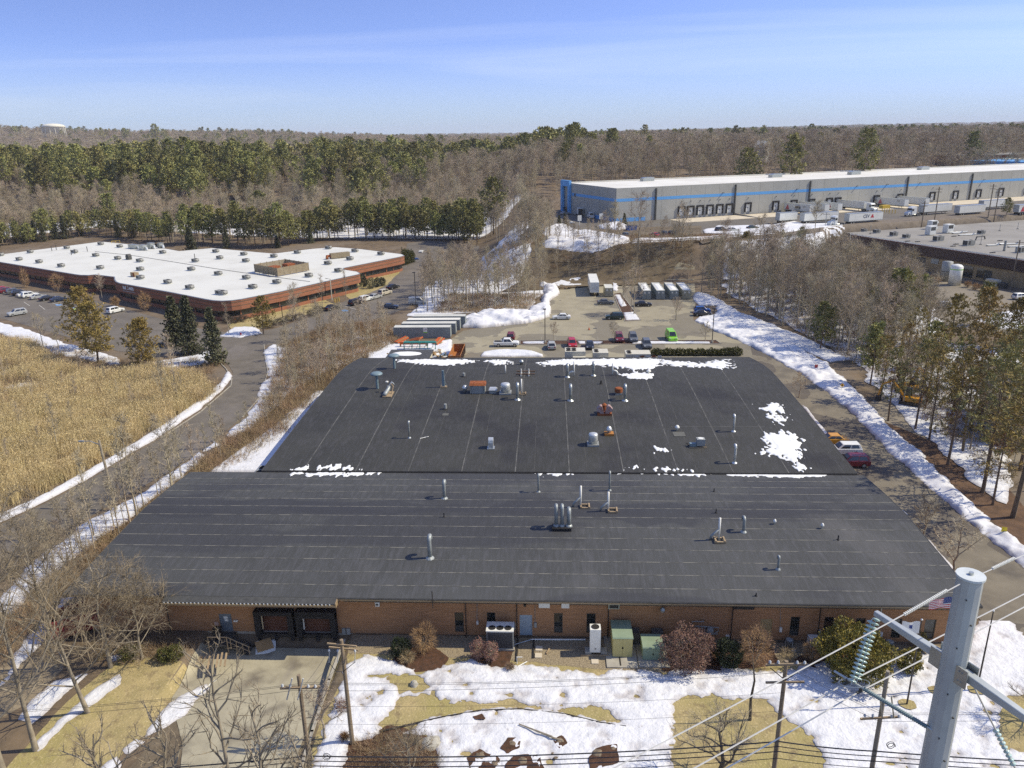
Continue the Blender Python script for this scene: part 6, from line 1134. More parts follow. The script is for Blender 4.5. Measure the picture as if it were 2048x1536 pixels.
for st, l, x, y, c, h in (('van', 'silver minivan near the copse opposite the side row', 835, 609, 'silver', 0.1), ('sedan', 'silver-grey sedan behind the office end', 854, 533, 'silver', .1), ('hatch', 'small bright blue car by the upright evergreens', 833, 524, 'blue', .6), ('van', 'white van in front of the snow behind the office', 842, 513, 'white', N90), ('sedan', 'dark blue car under the bare trees by the containers', 780, 617, 'navy', .2), ('sedan', 'dark car by the blue parking bay', 664, 619, 'black', h2), ('hatch', 'red car tucked behind the upright evergreens', 795, 507, 'red', .2)): carp(st, 'parked_car', l, x, y, h, c)
for st, l, x, y, c in (('suv', 'dark car at the warehouse fence beside the bare tree', 1250, 474, 'grey'), ('sedan', 'red car in the row at the warehouse fence', 1309, 473, 'red'), ('suv', 'black car in the row at the warehouse fence', 1326, 471, 'black'), ('suv', 'second black car in the row at the warehouse fence', 1343, 470, 'black'), ('suv', 'dark car alone at the warehouse fence', 1442, 463, 'black'), ('sedan', 'silver car alone at the warehouse fence', 1465, 463, 'silver'), ('sedan', 'dark green car before the trailer snow heap', 1505, 458, 'green')): carp(st, 'parked_car', l, x, y, 0.42+(0 if x > 1400 else 1.57), c, z=10.1)
carp('sedan', 'parked_car', 'white car behind the snow heap at the warehouse drive', 1137, 448, .1, 'white', z=10.1); carp('sedan', 'parked_car', 'silver car at the foot of the blue portal', 1130, 429, .6, 'silver', z=10.1); carp('suv', 'parked_car', 'white truck-like car at the brown-banded building', 2040, 598, 0.3, 'white'); carp('suv', 'parked_car', 'silver car in the side car park among the pines', 1890, 615, 0.2, 'silver')
# trailers and tractors
M_tw = mat('trailer_white', (0.74, 0.74, 0.73), (0.66, 0.66, 0.65), rough=0.45, scale=0.6); M_logo = paint('logo_grey', (0.03, 0.035, 0.08), 0.5); M_logor = paint('logo_red', (0.55, 0.03, 0.04), 0.5)
def trailer(lab, loc, rz, L=16.0, logo=0, group=None, H0=1.15, H1=4.1):
    t = thing('box_trailer', lab, 'trailer', loc, rz, group); h = 1.28
    b = MB(); b.box(0, -h, H0, L, h, H1); b.build('body', M_tw, t)
    for k in range(int(L/1.25)):
        x = 0.6+k*1.25
        if logo and 3 < x < 9.5: continue
    r = MB(); r.box(-.02, -h-.015, H0-.06, L+.02, h+.015, H0+.12); r.box(-.02, -h-.015, H1-.1, L+.02, h+.015, H1+.02); r.build('rail', M_galv, t)
    d = MB(); d.box(-.06, -h+.06, H0+.15, -.022, -.02, H1-.12); d.box(-.06, .02, H0+.15, -.022, h-.06, H1-.12); d.build('rear_door', mat('door_grey', (.55, .55, .54), rough=.5), t)
    f = MB(); f.box(.3, -.55, .75, L-1.5, -.4, H0-.06); f.box(.3, .4, .75, L-1.5, .55, H0-.06); f.build('chassis', M_dark, t)
    for x in (1.3, 2.55):
        for y in (-h+.25, h-.25): wheel(t, x, y, .5, .5)
    for y in (-.8, .8): MB().box(L-3.2, y-.07, .05, L-3.05, y+.07, H0-.06).build('landing_leg', M_dark, t)
    if logo:
        for sgn in (-1, 1):
            rz2 = 0 if sgn < 0 else math.pi
            if logo == 1:
                text('lettering', 'CEV', 1.75, M_logo, t, (L*.5, sgn*(h+.02), 2.75), (math.pi/2, 0, rz2), .012, bold=.02)
                m_ = MB(); x0 = L*.5+(2.15 if sgn < 0 else -2.15); k = 1 if sgn < 0 else -1
                m_.prof([(x0, 2.15), (x0+.75*k, 3.45), (x0+.95*k, 3.45), (x0+.95*k, 2.15)][::k], sgn*(h+.03)-.012, sgn*(h+.03)+.012); m_.prof([(x0+1.02*k, 2.15), (x0+1.02*k, 3.45), (x0+1.12*k, 3.45), (x0+1.75*k, 2.15)][::k], sgn*(h+.03)-.012, sgn*(h+.03)+.012); m_.build('emblem', M_logor, t)
            else:
                m_ = MB(); k = 1 if sgn < 0 else -1; x0 = L*.14
                m_.prof([(x0-1.1*k, 1.4), (x0-.05*k, 3.6), (x0-.05*k, 1.4)][::k], sgn*(h+.03)-.012, sgn*(h+.03)+.012); m_.prof([(x0+.1*k, 1.4), (x0+.1*k, 3.6), (x0+1.1*k, 1.4)][::k], sgn*(h+.03)-.012, sgn*(h+.03)+.012); m_.build('emblem', M_logor, t)
                text('lettering', 'CEV', 1.0, M_logo, t, (L*.78, sgn*(h+.02), 3.1), (math.pi/2, 0, rz2), .012)
    return t
def tractor(lab, loc, rz, col='white', sleeper=True):
    t = thing('truck_tractor', lab, 'truck', loc, rz); P_ = CP[col]
    b = MB(); b.prof([(1.3, .6), (1.3, 2.3), (1.55, 3.3), (.9, 3.75), (-1.2 if sleeper else .1, 3.85), (-1.2 if sleeper else .1, .9), (.2, .6)][::-1], -1.2, 1.2); bevel(b.build('cab', P_, t), .08)
    b = MB(); b.prof([(1.3, .6), (1.3, 1.95), (3.0, 1.7), (3.25, 1.3), (3.25, .5), (1.3, .5)][::-1], -1.0, 1.0); bevel(b.build('bonnet', P_, t), .1)
    MB().face([(1.335, -1.05, 2.42), (1.335, 1.05, 2.42), (1.56, 1.0, 3.2), (1.56, -1.0, 3.2)]).build('windscreen', M_cglass, t)
    for sg in (-1, 1):
        p = [(.35, sg*1.215, 2.2), (1.25, sg*1.215, 2.2), (1.42, sg*1.215, 3.0), (.35, sg*1.215, 3.0)]; MB().face(p if sg < 0 else p[::-1]).build('side_window', M_cglass, t)
        MB().box(2.95, sg*.85-.15, .95, 3.3, sg*.85+.15, 1.25).build('headlight', M_lamp, t); MB().box(1.1, sg*1.4-.08, 2.1, 1.25, sg*1.4+.08, 2.9).build('mirror', M_dark, t)
        MB().lathe([(.3, -.6), (.3, .6)], 10, (0, 0, 0)).xf(Matrix.Translation((-.3, sg*1.0, .65)) @ Matrix.Rotation(math.pi/2, 4, 'Y')).build('fuel_tank', M_galv, t)
    MB().box(-3.6, -.45, .75, 2.6, .45, .98).build('chassis', M_dark, t)
    for x, ys in ((2.3, (-1.05, 1.05)), (-2.1, (-.95, .95)), (-3.3, (-.95, .95))):
        for y in ys: wheel(t, x, y, .5, .32 if x > 0 else .5)
    return t
WD = Vector((.9100, .4147, 0)); WN = Vector((.4147, -.9100, 0)); WA = math.atan2(WD.y, WD.x); WNA = math.atan2(WN.y, WN.x); C0 = Vector((27.1, 319.8, 10))
p = P(1690, 449, 10); trailer('white trailer with big dark letters and red mark, parked along the fence', P(1692, 449, 10.1), WA, 17.0, 1)
tractor('white day-cab truck nose-on at the lettered trailer', P(1662, 452, 10.1)+WD*2, WA+math.pi, 'white', False)
trailer('plain white trailer behind the white day-cab truck', P(1601, 449, 10.1)+Vector((1, 2, 0)), WA, 17.0, 0); trailer('short plain white trailer at the end of the parked line', P(1557, 448, 10.1)+Vector((0, 2, 0)), WA, 8.6, 0)
tractor('blue-fronted white truck pulling a plain trailer on the yard road', P(1823, 432, 10.1), WA+math.pi, 'white'); trailer('long plain white trailer behind the blue-fronted truck', P(1840, 430, 10.1), WA, 16.5, 0)
trailer('white trailer parked on its own by the stone bank', P(1912, 432, 10.1), WA, 15, 0); trailer('white trailer with small dark emblem further along the yard', P(1960, 420, 10.1), WA+.03, 16, 0); trailer('white trailer by the round dark pine', P(2030, 430, 10.1), WA, 16, 2)
def wall_pt(px, py):                                   # sight line met with the warehouse front
    d = _f*FPX + RT*(px-1024) - UP*(py-768); o = Vector((0, 0, CAMH)); t = (C0-o).dot(WN)/d.dot(WN); return o+d*t
def wall_s(px): return (wall_pt(px, 430)-C0).dot(WD)
for l, px, lg, tr_ in (('trailer docked beside the first beige truck', 1568, 2, 0), ('lettered trailer at the dock behind the parked line', 1622, 1, 0), ('plain trailer at the dock with a white tractor', 1672, 0, 1), ('lettered trailer at the dock with a red triangle', 1750, 2, 0), ('plain trailer at the dock beside the red-triangle one', 1790, 0, 0), ('plain trailer docked next to the lettered one', 1597, 0, 0)):
    b = C0+WD*wall_s(px)+WN*1.0; t = trailer('white '+l, (b.x, b.y, 10.1), WNA, 16, lg, 'trailers backed up to the docks')
    if tr_: e = b+WN*18.5; tractor('white tractor under the plain docked trailer', (e.x, e.y, 10.1), WNA)
e = C0+WD*wall_s(1560)+WN*9; tractor('beige truck tractor with tall sleeper at the docks', (e.x+2, e.y, 10.1), WA+math.pi, 'beige')
# box truck and open van at the warehouse side
t = thing('box_truck', 'white box truck with open rear at the warehouse side', 'truck', P(1160, 432, 10.1), WNA-.35); MB().box(-3.2, -1.15, .9, 2.2, 1.15, 3.5).build('body', M_tw, t); MB().box(2.0-.0, -1.0, .9, 2.2+.02, 1.0, 3.4).build('opening', M_dark, t); b = MB(); b.prof([(-3.22, .6), (-3.22, 2.5), (-4.3, 2.3), (-5.1, 1.5), (-5.1, .6)], -1.0, 1.0); bevel(b.build('cab', CP['white'], t), .08)
for x in (-4.2, 1.0):
    for y in (-1, 1): wheel(t, x, y, .45, .3)
carp('van', 'cargo_van', 'white cargo van with open doors beside the box truck', 1181, 436, WNA-.3+math.pi, 'white', z=10.1, cat='van', s=1.15)
t = thing('loading_stand', 'yellow loading stand beside the docked trailers', 'stand', P(1768, 424, 10.1), WA); M_yel = paint('safety_yellow', (.62, .42, .04), .5); MB().box(-2.2, -1, 1.6, 2.2, 1, 3.0).build('platform', M_yel, t)
for x in (-2, -.7, .7, 2): MB().box(x-.08, -.9, 0, x+.08, -.7, 1.6).build('leg', M_yel, t)
for k in range(3): q = P(1778+k*6, 427, 10.1); tag(MB().tube([q, q+Vector((0, 0, 1.6))], .14, 6).build('bollard', M_yel), 'yellow bollard beside the yellow loading stand', 'bollard', 'bollards at the loading stand')
# ================================================================== grey warehouse
M_wall = mat('warehouse_grey', (0.42, 0.415, 0.395), (0.37, 0.365, 0.345), rough=0.8, scale=0.15, detail=6); M_wblue = paint('warehouse_blue', (0.12, 0.38, 0.80), .6); M_wroof = mat('white_membrane', (0.74, 0.73, 0.70), (0.64, 0.62, 0.59), rough=.7, scale=.06, detail=8)
wh = thing('warehouse', 'huge grey warehouse with a blue stripe and white roof', 'warehouse', C0, WA); WL, WDP, WHH = 330.0, 50.0, 13.6
MB().box(.25, .3, -1, WL, WDP, WHH-.5).build('core', M_wall, wh); MB().box(.3, .35, WHH-.498, WL, WDP-.3, WHH-.42).build('roof', M_wroof, wh)
pa = MB(); pa.box(0, 0, WHH, WL, .35, WHH+.08); pa.box(0, .35, WHH, .35, WDP, WHH+.08); pa.box(0.35, WDP-.35, WHH-.3, WL, WDP, WHH+.08); pa.build('coping', M_wroof, wh)
sdoors = [wall_s(x) for x in (1362, 1380, 1399, 1418.5, 1438, 1457, 1494, 1549, 1585, 1620, 1655, 1672, 1748, 1795, 1858, 1904, 1949, 1993, 2044)]
s_, pw = 0.0, 7.2
while s_ < WL-1:
    MB().box(s_+.04, 0.02, -1, min(s_+pw-.04, WL), .298, WHH-.001).build('panel', M_wall, wh); s_ += pw
s_ = .3
while s_ < WDP-8: MB().box(-.0, s_+.04, -1, .248, s_+6.9, WHH-.001).build('panel', M_wall, wh); s_ += 7.0
st = MB(); st.box(-.03, -.015, 8.25, WL, .018, 9.45); st.box(-.03, .02, 8.25, -.002, WDP-9, 9.45); st.build('stripe', M_wblue, wh)
st = MB(); st.box(-.03, -.015, -1, 14, .018, 1.6); st.box(-.03, .02, -1, -.002, 22, 1.6); st.build('base_stripe', M_wblue, wh)
po = MB(); po.box(-1.2, WDP-8.5, -1, -.05, WDP-6.8, WHH+1.2); po.box(-1.2, WDP-1.2, -1, -.05, WDP+.6, WHH+1.2); po.box(-1.2, WDP-6.8, WHH-1.4, -.05, WDP-1.2, WHH+1.2); po.build('portal', M_wblue, wh); MB().box(-.4, WDP-6.7, 0, -.06, WDP-1.3, 2.6).build('entrance_glass', M_glass, wh)
wv = MB(); wv.box(-.06, WDP-13, 7.9, -.034, WDP-11.4, 9.4); wv.build('wall_vent', M_dgrey, wh)
for s in sdoors:
    d = MB().box(s-1.25, -.04, 1.2, s+1.25, .015, 4.4).build('dock_door', M_white, wh); f = MB(); f.box(s-1.75, -.55, 1.0, s-1.25, .016, 4.4); f.box(s+1.25, -.55, 1.0, s+1.75, .016, 4.4); f.box(s-1.75, -.6, 4.4, s+1.75, .016, 5.1); f.build('seal', M_black, d); MB().box(s-.3, -.06, 2.6, s+.3, -.042, 3.0).build('window', M_glass, d)
    MB().box(s-.18, -.25, 6.9, s+.18, .018, 7.15).build('wall_lamp', M_dgrey, wh)
for px in (1467, 1614, 1806, 1932, 2047, 1310): s = wall_s(px); MB().box(s-.28, -.5, -1, s+.28, .016, WHH-.6).build('downpipe', M_dgrey, wh)
for px in (1442, 1588, 1706, 1765, 1830, 1955): s = wall_s(px); MB().box(s-.12, -.9, 9.7, s+.5, .0, 9.85).build('wall_lamp', M_dgrey, wh)
for s, v in ((105, 30), (212, 38), (40, 42), (150, 25)): u = MB(); u.prof([(s-3, WHH-.42), (s-3, WHH+.9), (s-1.5, WHH+1.3), (s+3, WHH+1.3), (s+3, WHH-.42)], v-1.5, v+1.5); u.build('roof_hatch', M_galv, wh)
s = wall_s(1467); MB().prof([(-.5, .9), (-22, .9-.9), (-22, -.2), (-.5, -.2)], s+.4, s+1.0, 'yz').build('ramp_wall', M_conc, wh)
t = thing('far_warehouse', 'low white far building with a blue wall end', 'building', (330, 520, 12), WA); MB().box(-40, 0, -2, 60, 40, 12).build('wall', M_wblue, t); MB().box(-10, -.4, 11.0, 62, 41, 12.2).build('roof', M_wroof, t)
t = thing('fence', 'wooden post and rail fence along the warehouse bank', 'fence', (0, 0, 0)); A = [P(x, y, 10) for x, y in ((1085, 496), (1180, 495), (1262, 489), (1400, 484), (1560, 471), (1700, 457), (1810, 449))]
for a, b in zip(A, A[1:]):
    n = max(1, int((b-a).length/3.2))
    for i in range(n): q = a.lerp(b, i/n); zq = tz(q.x, q.y); MB().box(q.x-.1, q.y-.1, zq-.3, q.x+.1, q.y+.1, zq+1.5).build('post', M_wood, t)
    d = b-a; c_ = (a+b)/2; 
    for zz in (.6, 1.15): MB().hexa([(a.x, a.y-.05, tz(a.x, a.y)+zz), (b.x, b.y-.05, tz(b.x, b.y)+zz), (b.x, b.y+.05, tz(b.x, b.y)+zz), (a.x, a.y+.05, tz(a.x, a.y)+zz), (a.x, a.y-.05, tz(a.x, a.y)+zz+.2), (b.x, b.y-.05, tz(b.x, b.y)+zz+.2), (b.x, b.y+.05, tz(b.x, b.y)+zz+.2), (a.x, a.y+.05, tz(a.x, a.y)+zz+.2)]).build('rail', M_wood, t)
# ================================================================== white-roofed office
M_red = mat('red_brick', (0.34, 0.145, 0.085), (0.25, 0.105, 0.062), rough=.9, scale=.7, stretch=(1, 1, 5), detail=7); M_coping = paint('coping_metal', (.20, .22, .27), .5); M_oroof = mat('office_white_membrane', (0.65, 0.65, 0.63), (0.56, 0.555, 0.53), rough=.7, scale=.1, detail=8, contrast=(.45, .75))
OP = [(-52, 516), (0, 524), (150, 548.6), (160, 549.9), (175, 550.2), (189, 549), (228, 553.5), (228.5, 559), (231, 563), (238, 566), (339, 584), (410, 598), (425, 600.6), (443, 601.6), (462, 600.6), (481, 598), (560, 583), (671, 558), (705, 550.8), (717, 548.2), (720, 546), (714, 543), (688, 539), (688, 535.5), (789, 515.5), (802, 512.8), (808.5, 510.5), (803, 508), (770, 504), (721, 498), (671, 494), (625, 497.5), (547, 507), (424, 496), (359, 502), (308, 493), (202, 483), (0, 509)]
OW = [P(x, y, 5.5) for x, y in OP]; OXY = [(p.x, p.y) for p in OW]
def inset(poly, d):
    n = len(poly); out = []
    for i in range(n):
        a, b, c = Vector(poly[i-1]), Vector(poly[i]), Vector(poly[(i+1) % n]); e1 = (b-a).normalized(); e2 = (c-b).normalized(); n1 = Vector((-e1.y, e1.x)); n2 = Vector((-e2.y, e2.x)); m_ = (n1+n2)
        m_ = m_/max(.35, m_.dot(n1)) if m_.length > .1 else n1; out.append((b.x+m_.x*d, b.y+m_.y*d))
    return out
area = sum(OXY[i][0]*OXY[(i+1) % len(OXY)][1]-OXY[(i+1) % len(OXY)][0]*OXY[i][1] for i in range(len(OXY)))
if area < 0: OXY = OXY[::-1]
off = thing('office_building', 'round-cornered red brick office with a wide white roof', 'building', (0, 0, 0)); IN = inset(OXY, .9)
MB().prism(OXY, 2.75, 5.32).build('wall', M_red, off); MB().prism(inset(OXY, -.05), 5.321, 5.46).build('coping', M_coping, off); MB().prism(inset(OXY, .28), 5.461, 5.5).build('roof', M_oroof, off)
MB().prism(IN, 1.0, 2.749).build('window_wall', M_glass, off); MB().prism(inset(OXY, .8), -.5, .999).build('base_wall', M_red, off)
bd = MB(); bd.prism(inset(OXY, -.025), 4.75, 5.0); bd.prism(inset(OXY, -.025), 3.75, 3.95); bd.build('brick_band', mat('brown_brick', (.16, .105, .075), rough=.9), off)
for a, b in zip(inset(OXY, .86), inset(OXY, .86)[1:]+inset(OXY, .86)[:1]):
    a, b = Vector((*a, 0)), Vector((*b, 0)); L = (b-a).length
    if L < 3: continue
    n = max(1, int(L/3.4)); an = math.atan2(b.y-a.y, b.x-a.x)
    for i in range(n+1): q = a.lerp(b, i/n); MB().obox((q.x, q.y, 1.87), .32, .2, 1.74, an).build('mullion', (M_red if i % 3 == 0 else M_bronze), off)
def op(x, y, z=5.5): return P(x, y, z)
sa = op(244, 573, 4.3); sb = op(262, 578.5, 4.3); e1, e2 = op(228.5, 563), op(339, 584); ang = math.atan2(e2.y-e1.y, e2.x-e1.x); nrm_ = Vector((math.sin(ang), -math.cos(ang), 0))
q = P(253.5, 578.6, 4.35); e1 = Vector((e1.x, e1.y, 0)); q = e1+Vector((math.cos(ang), math.sin(ang), 0))*((q-e1).dot(Vector((math.cos(ang), math.sin(ang), 0))))
# the wall runs along the outline between these two corners
i0 = min(range(len(OXY)), key=lambda i: (OXY[i][0]-P(238, 566, 5.5).x)**2+(OXY[i][1]-P(238, 566, 5.5).y)**2); pa_ = Vector((*OXY[i0], 0)); i1 = min(range(len(OXY)), key=lambda i: (OXY[i][0]-P(339, 584, 5.5).x)**2+(OXY[i][1]-P(339, 584, 5.5).y)**2); pb_ = Vector((*OXY[i1], 0)); dW = (pb_-pa_).normalized(); an = math.atan2(dW.y, dW.x); nW = Vector((dW.y, -dW.x, 0))
q = pa_+dW*2.8+nW*.06; M_sign = paint('sign_white', (.85, .85, .85), .5)
text('lettering', 'ELE', 1.25, M_sign, off, (q.x, q.y, 4.35), (math.pi/2, 0, an), .05, bold=.03); q2 = pa_+dW*6.4+nW*.06; text('lettering', 'ARIS', 1.25, M_sign, off, (q2.x, q2.y, 4.35), (math.pi/2, 0, an), .05, bold=.03)
q3 = pa_+dW*4.45+nW*.06; ch = MB(); ch.obox((q3.x, q3.y, 4.0), .5, .06, .16, an); ch.obox((q3.x+dW.x*.3, q3.y+dW.y*.3, 4.55), .14, .06, 1.3, an); ch.build('emblem', M_sign, off)
q4 = pa_+dW*4.8+nW*.05; MB().obox((q4.x, q4.y, 3.42), 6.6, .03, .22, an).build('sign_line', paint('sign_grey', (.30, .30, .32)), off)
M_hvac = mat('hvac_grey', (0.30, 0.30, 0.295), (0.21, 0.21, 0.205), rough=.6, scale=1.5)
proto_rtu = None
def rtu_parts(t, w=2.1, d=1.5, h=1.15):
    MB().box(-w/2+.1, -d/2+.1, -.02, w/2-.1, d/2-.1, .25).build('curb', M_oroof, t); MB().box(-w/2, -d/2, .25, w/2, d/2, h).build('housing', M_hvac, t)
    for sx in (-1, 1): MB().box(sx*w/2-.02, -d/2+.12, .4, sx*w/2+.02, d/2-.12, h-.12).build('coil_grille', M_dgrey, t)
    MB().box(-.4-w*.2, -d/2-.02, .4, .4-w*.2, -d/2, h-.15).build('coil_grille', M_dgrey, t); MB().lathe([(.5, h), (.5, h+.1), (.42, h+.1)], 12, (w*.2, 0, 0)).build('fan_guard', M_dark, t); MB().prof([(w/2, .5), (w/2+.35, .5), (w/2+.35, .7), (w/2, h-.1)], -d*.35, d*.35).build('hood', M_hvac, t)
for i, (x, y) in enumerate(((39, 521), (79, 526), (123, 534), (201, 538), (61, 506), (134, 497.5), (150, 506), (192, 513), (202, 490), (240, 495), (236, 519), (280, 524), (281, 541), (281, 558), (326, 507), (336, 567), (380, 578), (383, 541), (391, 524), (432, 505), (440, 518), (488, 510.5), (492, 524), (437, 550), (443, 589), (493, 558), (506, 577), (554, 567), (548, 515), (595, 507), (618, 554), (656, 529), (657, 498), (762, 510), (710, 504), (700, 520), (677, 544), (2, 512))):
    t = thing('rooftop_unit', 'grey box air conditioner on the white office roof', 'air conditioner', op(x, y), an+(0.1 if i % 5 else 0), 'air conditioners on the white office roof'); rtu_parts(t, 2.1 if i != 24 else 3.3)
# brown screen with its machines
A, B, C_ = op(510, 545), op(556, 553.5), op(618, 542); D_ = A+C_-B; t = thing('equipment_screen', 'open brown board screen round rusty chillers on the white roof', 'screen', (0, 0, 0)); M_board = mat('screen_board', (0.30, 0.245, 0.17), (0.22, 0.18, 0.125), rough=.85, scale=1.5)
for a, b in ((A, B), (B, C_), (C_, D_), (D_, A)):
    d = b-a; an2 = math.atan2(d.y, d.x); c = (a+b)/2
    for k in range(8): MB().obox((c.x, c.y, 5.85+k*.3), d.length, .08, .27, an2).build('board', M_board, t)
    for k in range(int(d.length/2.2)+1): q = a.lerp(b, k/max(1, int(d.length/2.2))); MB().obox((q.x, q.y, 6.9), .14, .16, 2.7, an2).build('post', M_board, t)
c = (A+C_)/2
for s_ in (-1, 1): q = c+(C_-B)*.24*s_; tag(MB().obox((q.x, q.y, 6.6), 3.0, 2.6, 2.2, math.atan2((C_-B).y, (C_-B).x)).build('chiller', M_rust), 'rusty chiller inside the brown board screen', 'chiller', 'chillers inside the screen')
t = thing('duct_unit', 'long tan ducted unit on the white roof near the round end', 'roof unit', op(680, 516), .62); MB().box(-3.4, -.8, .2, 3.4, .8, 1.9).build('housing', M_board, t); MB().tube([(-3.4, 0, 1.0), (-4.6, 0, 1.0), (-4.8, -.6, .3)], .5, 8).build('duct', M_rust, t)
t = thing('timber_crate', 'tan timber box on the white roof beside an air conditioner', 'crate', op(270, 553), an); MB().box(-1.2, -.7, 0, 1.2, .7, 1.3).build('box', M_wood, t); MB().box(.1, -.72, .1, 1.1, -.7, 1.2).build('panel', M_rust, t)
for i, (x, y, w, h, l) in enumerate(((268, 497, 5, 1.6, 'long silver duct run at the back of the white roof'), (287, 500, 3, 2.0, 'silver duct box beside the long duct run'), (303, 497, 2.4, 2.2, 'second silver duct box beside the long duct run'), (322, 496, 1.6, 2.0, 'silver drum vents at the back of the white roof'))):
    t = thing('silver_duct', l, 'roof duct', op(x, y), an); MB().box(-w/2, -.9, .1, w/2, .9, h).build('duct', M_galv, t); MB().tube([(w/2, 0, h*.5), (w/2+.9, 0, h*.5), (w/2+1.1, 0, .1)], .45, 8).build('elbow', M_alu, t)
t = thing('scroll_duct', 'round-backed dark duct standing on the white roof', 'roof duct', op(258, 519), an); MB().prof([(-1, 0), (-1, 1.2), (-.5, 1.9), (.4, 2.0), (1, 1.4), (1, 0)], -.6, .6).build('duct', M_dgrey, t)
for i, (x, y) in enumerate(((104, 502), (113, 500), (143, 510), (150, 508), (175, 503), (390, 518))): t = thing('flue_pipes', 'thin grey flue pipe on the white office roof', 'flue pipe', op(x, y), 0, 'thin flues on the office roof'); MB().tube([(0, 0, 0), (0, 0, 1.9)], .12, 6).build('pipe', M_dgrey, t)
gas = MB(); pts = [op(x, y, 5.6) for x, y in ((190, 503), (260, 510), (330, 521), (430, 537), (520, 550), (620, 563))]; gas.tube(pts, .06, 5); tag(gas.build('gas_pipe', M_dark), 'long dark gas pipe crossing the white office roof', 'pipe')
t = thing('yellow_rail', 'yellow guard rail at the back edge of the white roof', 'railing', op(232, 487), .5)
for x in (-1.5, 0, 1.5): MB().tube([(x, 0, 0), (x, 0, 1.1)], .06, 5).build('post', M_yel, t)
MB().tube([(-1.5, 0, 1.08), (1.5, 0, 1.08)], .06, 5).build('rail', M_yel, t)
for k in range(3): q = P(670+k*4, 606-k*1.5); tag(MB().tube([q, q+Vector((0, 0, 1.2))], .16, 7).build('bollard', M_yel), 'yellow bollard at the office side door', 'bollard', 'bollards at the office side door')
t = thing('downpipe', 'tan downpipe with dark hood on the office side wall', 'pipe', P(664, 600)); MB().tube([(0, 0, 0), (0, 0, 6.2), (-1.5, .6, 6.3)], .14, 6).build('pipe', M_beige, t)
t = thing('fire_hydrant', 'red fire hydrant by the snow heap at the junction', 'hydrant', P(482, 672)); MB().lathe([(.2, 0), (.2, .1), (.14, .12), (.14, .6), (.2, .62), (.16, .75), (.04, .85)], 8).build('barrel', CP['red'], t)
for s in (-1, 1): MB().box(s*.2-.08, -.07, .42, s*.2+.08, .07, .56).build('outlet', CP['red'], t)
sheet('lawn', [W([(455, 648), (520, 632), (600, 612), (650, 600), (672, 610), (640, 622), (560, 645), (500, 665), (470, 668)]), W([(700, 600), (735, 588), (770, 572), (800, 545), (812, 522), (800, 520), (760, 545), (700, 575), (690, 590)])], .05, M_lawn, .8, amp=.4)
# ================================================================== brown-banded building
A = Vector((110.2, 291.0, 0)); dF = Vector((.389, -.921, 0)); dB = Vector((.921, .389, 0)); aF = math.atan2(dF.y, dF.x)
bb = thing('banded_building', 'flat grey-roofed building with a deep brown band over tan walls', 'building', A, aF); LF, DP, RZ = 96.0, 92.0, 8.5
M_tanwall = mat('tan_block', (0.36, 0.275, 0.17), (0.29, 0.22, 0.135), rough=.9, scale=.6, detail=6); M_band = mat('brown_band', (0.075, 0.048, 0.04), (0.058, 0.037, 0.031), rough=.7, scale=.4); M_groof = mat('grey_membrane', (0.30, 0.285, 0.265), (0.235, 0.222, 0.205), rough=.85, scale=.08, detail=8)
MB().box(.1, .1, -1, LF-.1, DP-.1, 4.6).build('wall', M_tanwall, bb); MB().box(-.3, -.3, 4.601, LF+.3, DP+.3, 8.35).build('brown_band', M_band, bb); MB().box(-.2, -.2, 8.351, LF+.2, DP+.2, 8.45).build('roof', M_groof, bb)
MB().box(2, -.34, 8.05, LF, -.302, 8.5).build('white_trim', M_white, bb); MB().box(2, -.35, 7.9, LF, -.302, 8.045).build('red_trim', CP['maroon'], bb); MB().box(2.0, -.36, 4.2, 2.6, -.302, 8.0).build('downpipe', M_beige, bb)
def bs(px, py, z): 
    d = _f*FPX + RT*(px-1024) - UP*(py-768); o = Vector((0, 0, CAMH)); n = Vector((dF.y, -dF.x, 0)); t = (A-o).dot(n)/d.dot(n); q = o+d*t; return (q-A).dot(dF), q.z
for l, t_, r, b, nm, M_ in ((1779, 503, 1794, 524, 'loading_bay', M_dark), (1804, 510, 1811, 532, 'door', M_dgrey), (1815, 512, 1823, 530, 'window', M_glass), (1834, 513, 1849, 533, 'roller_door', M_dgrey), (1863, 516, 1876, 529, 'vent_panel', M_grey), (1925, 530, 1943, 556, 'window', M_glass), (1955, 536, 1965, 556, 'window', M_glass), (1970, 540, 1981, 562, 'door', M_dgrey)):
    s0, z1 = bs(l, t_, 0); s1, z0 = bs(r, b, 0); z1 = min(z1, 4.55); MB().box(s0, -.05, max(0, z0), s1, .11, max(z0+.8, z1)).build(nm, M_, bb)
def rp2(x, y): return P(x, y, 8.45)
for i, (x, y, w, h, l) in enumerate(((1753, 466, 2.0, 1.3, 'grey rooftop unit nearest the far corner of the flat roof'), (1787, 472, 2.2, 1.5, 'second grey rooftop unit from the far corner'), (1812, 476, 2.0, 1.3, 'third grey rooftop unit with bent pipes'), (1876, 482, 3.2, 1.7, 'dark rooftop unit before the tall white chillers'), (1937, 491, 3.4, 1.7, 'dark rooftop unit beside the hooked pipe'), (1962, 468, 2, 1.3, 'pale low unit amid the pipe runs'), (2042, 505, 3, 1.7, 'dark unit at the edge by the tall flue'), (1728, 463, 1.6, 1.0, 'small white unit with a mast on the flat roof'))):
    t = thing('rooftop_unit', l, 'air conditioner', rp2(x, y), aF+math.pi/2); rtu_parts(t, w, 1.8, h)
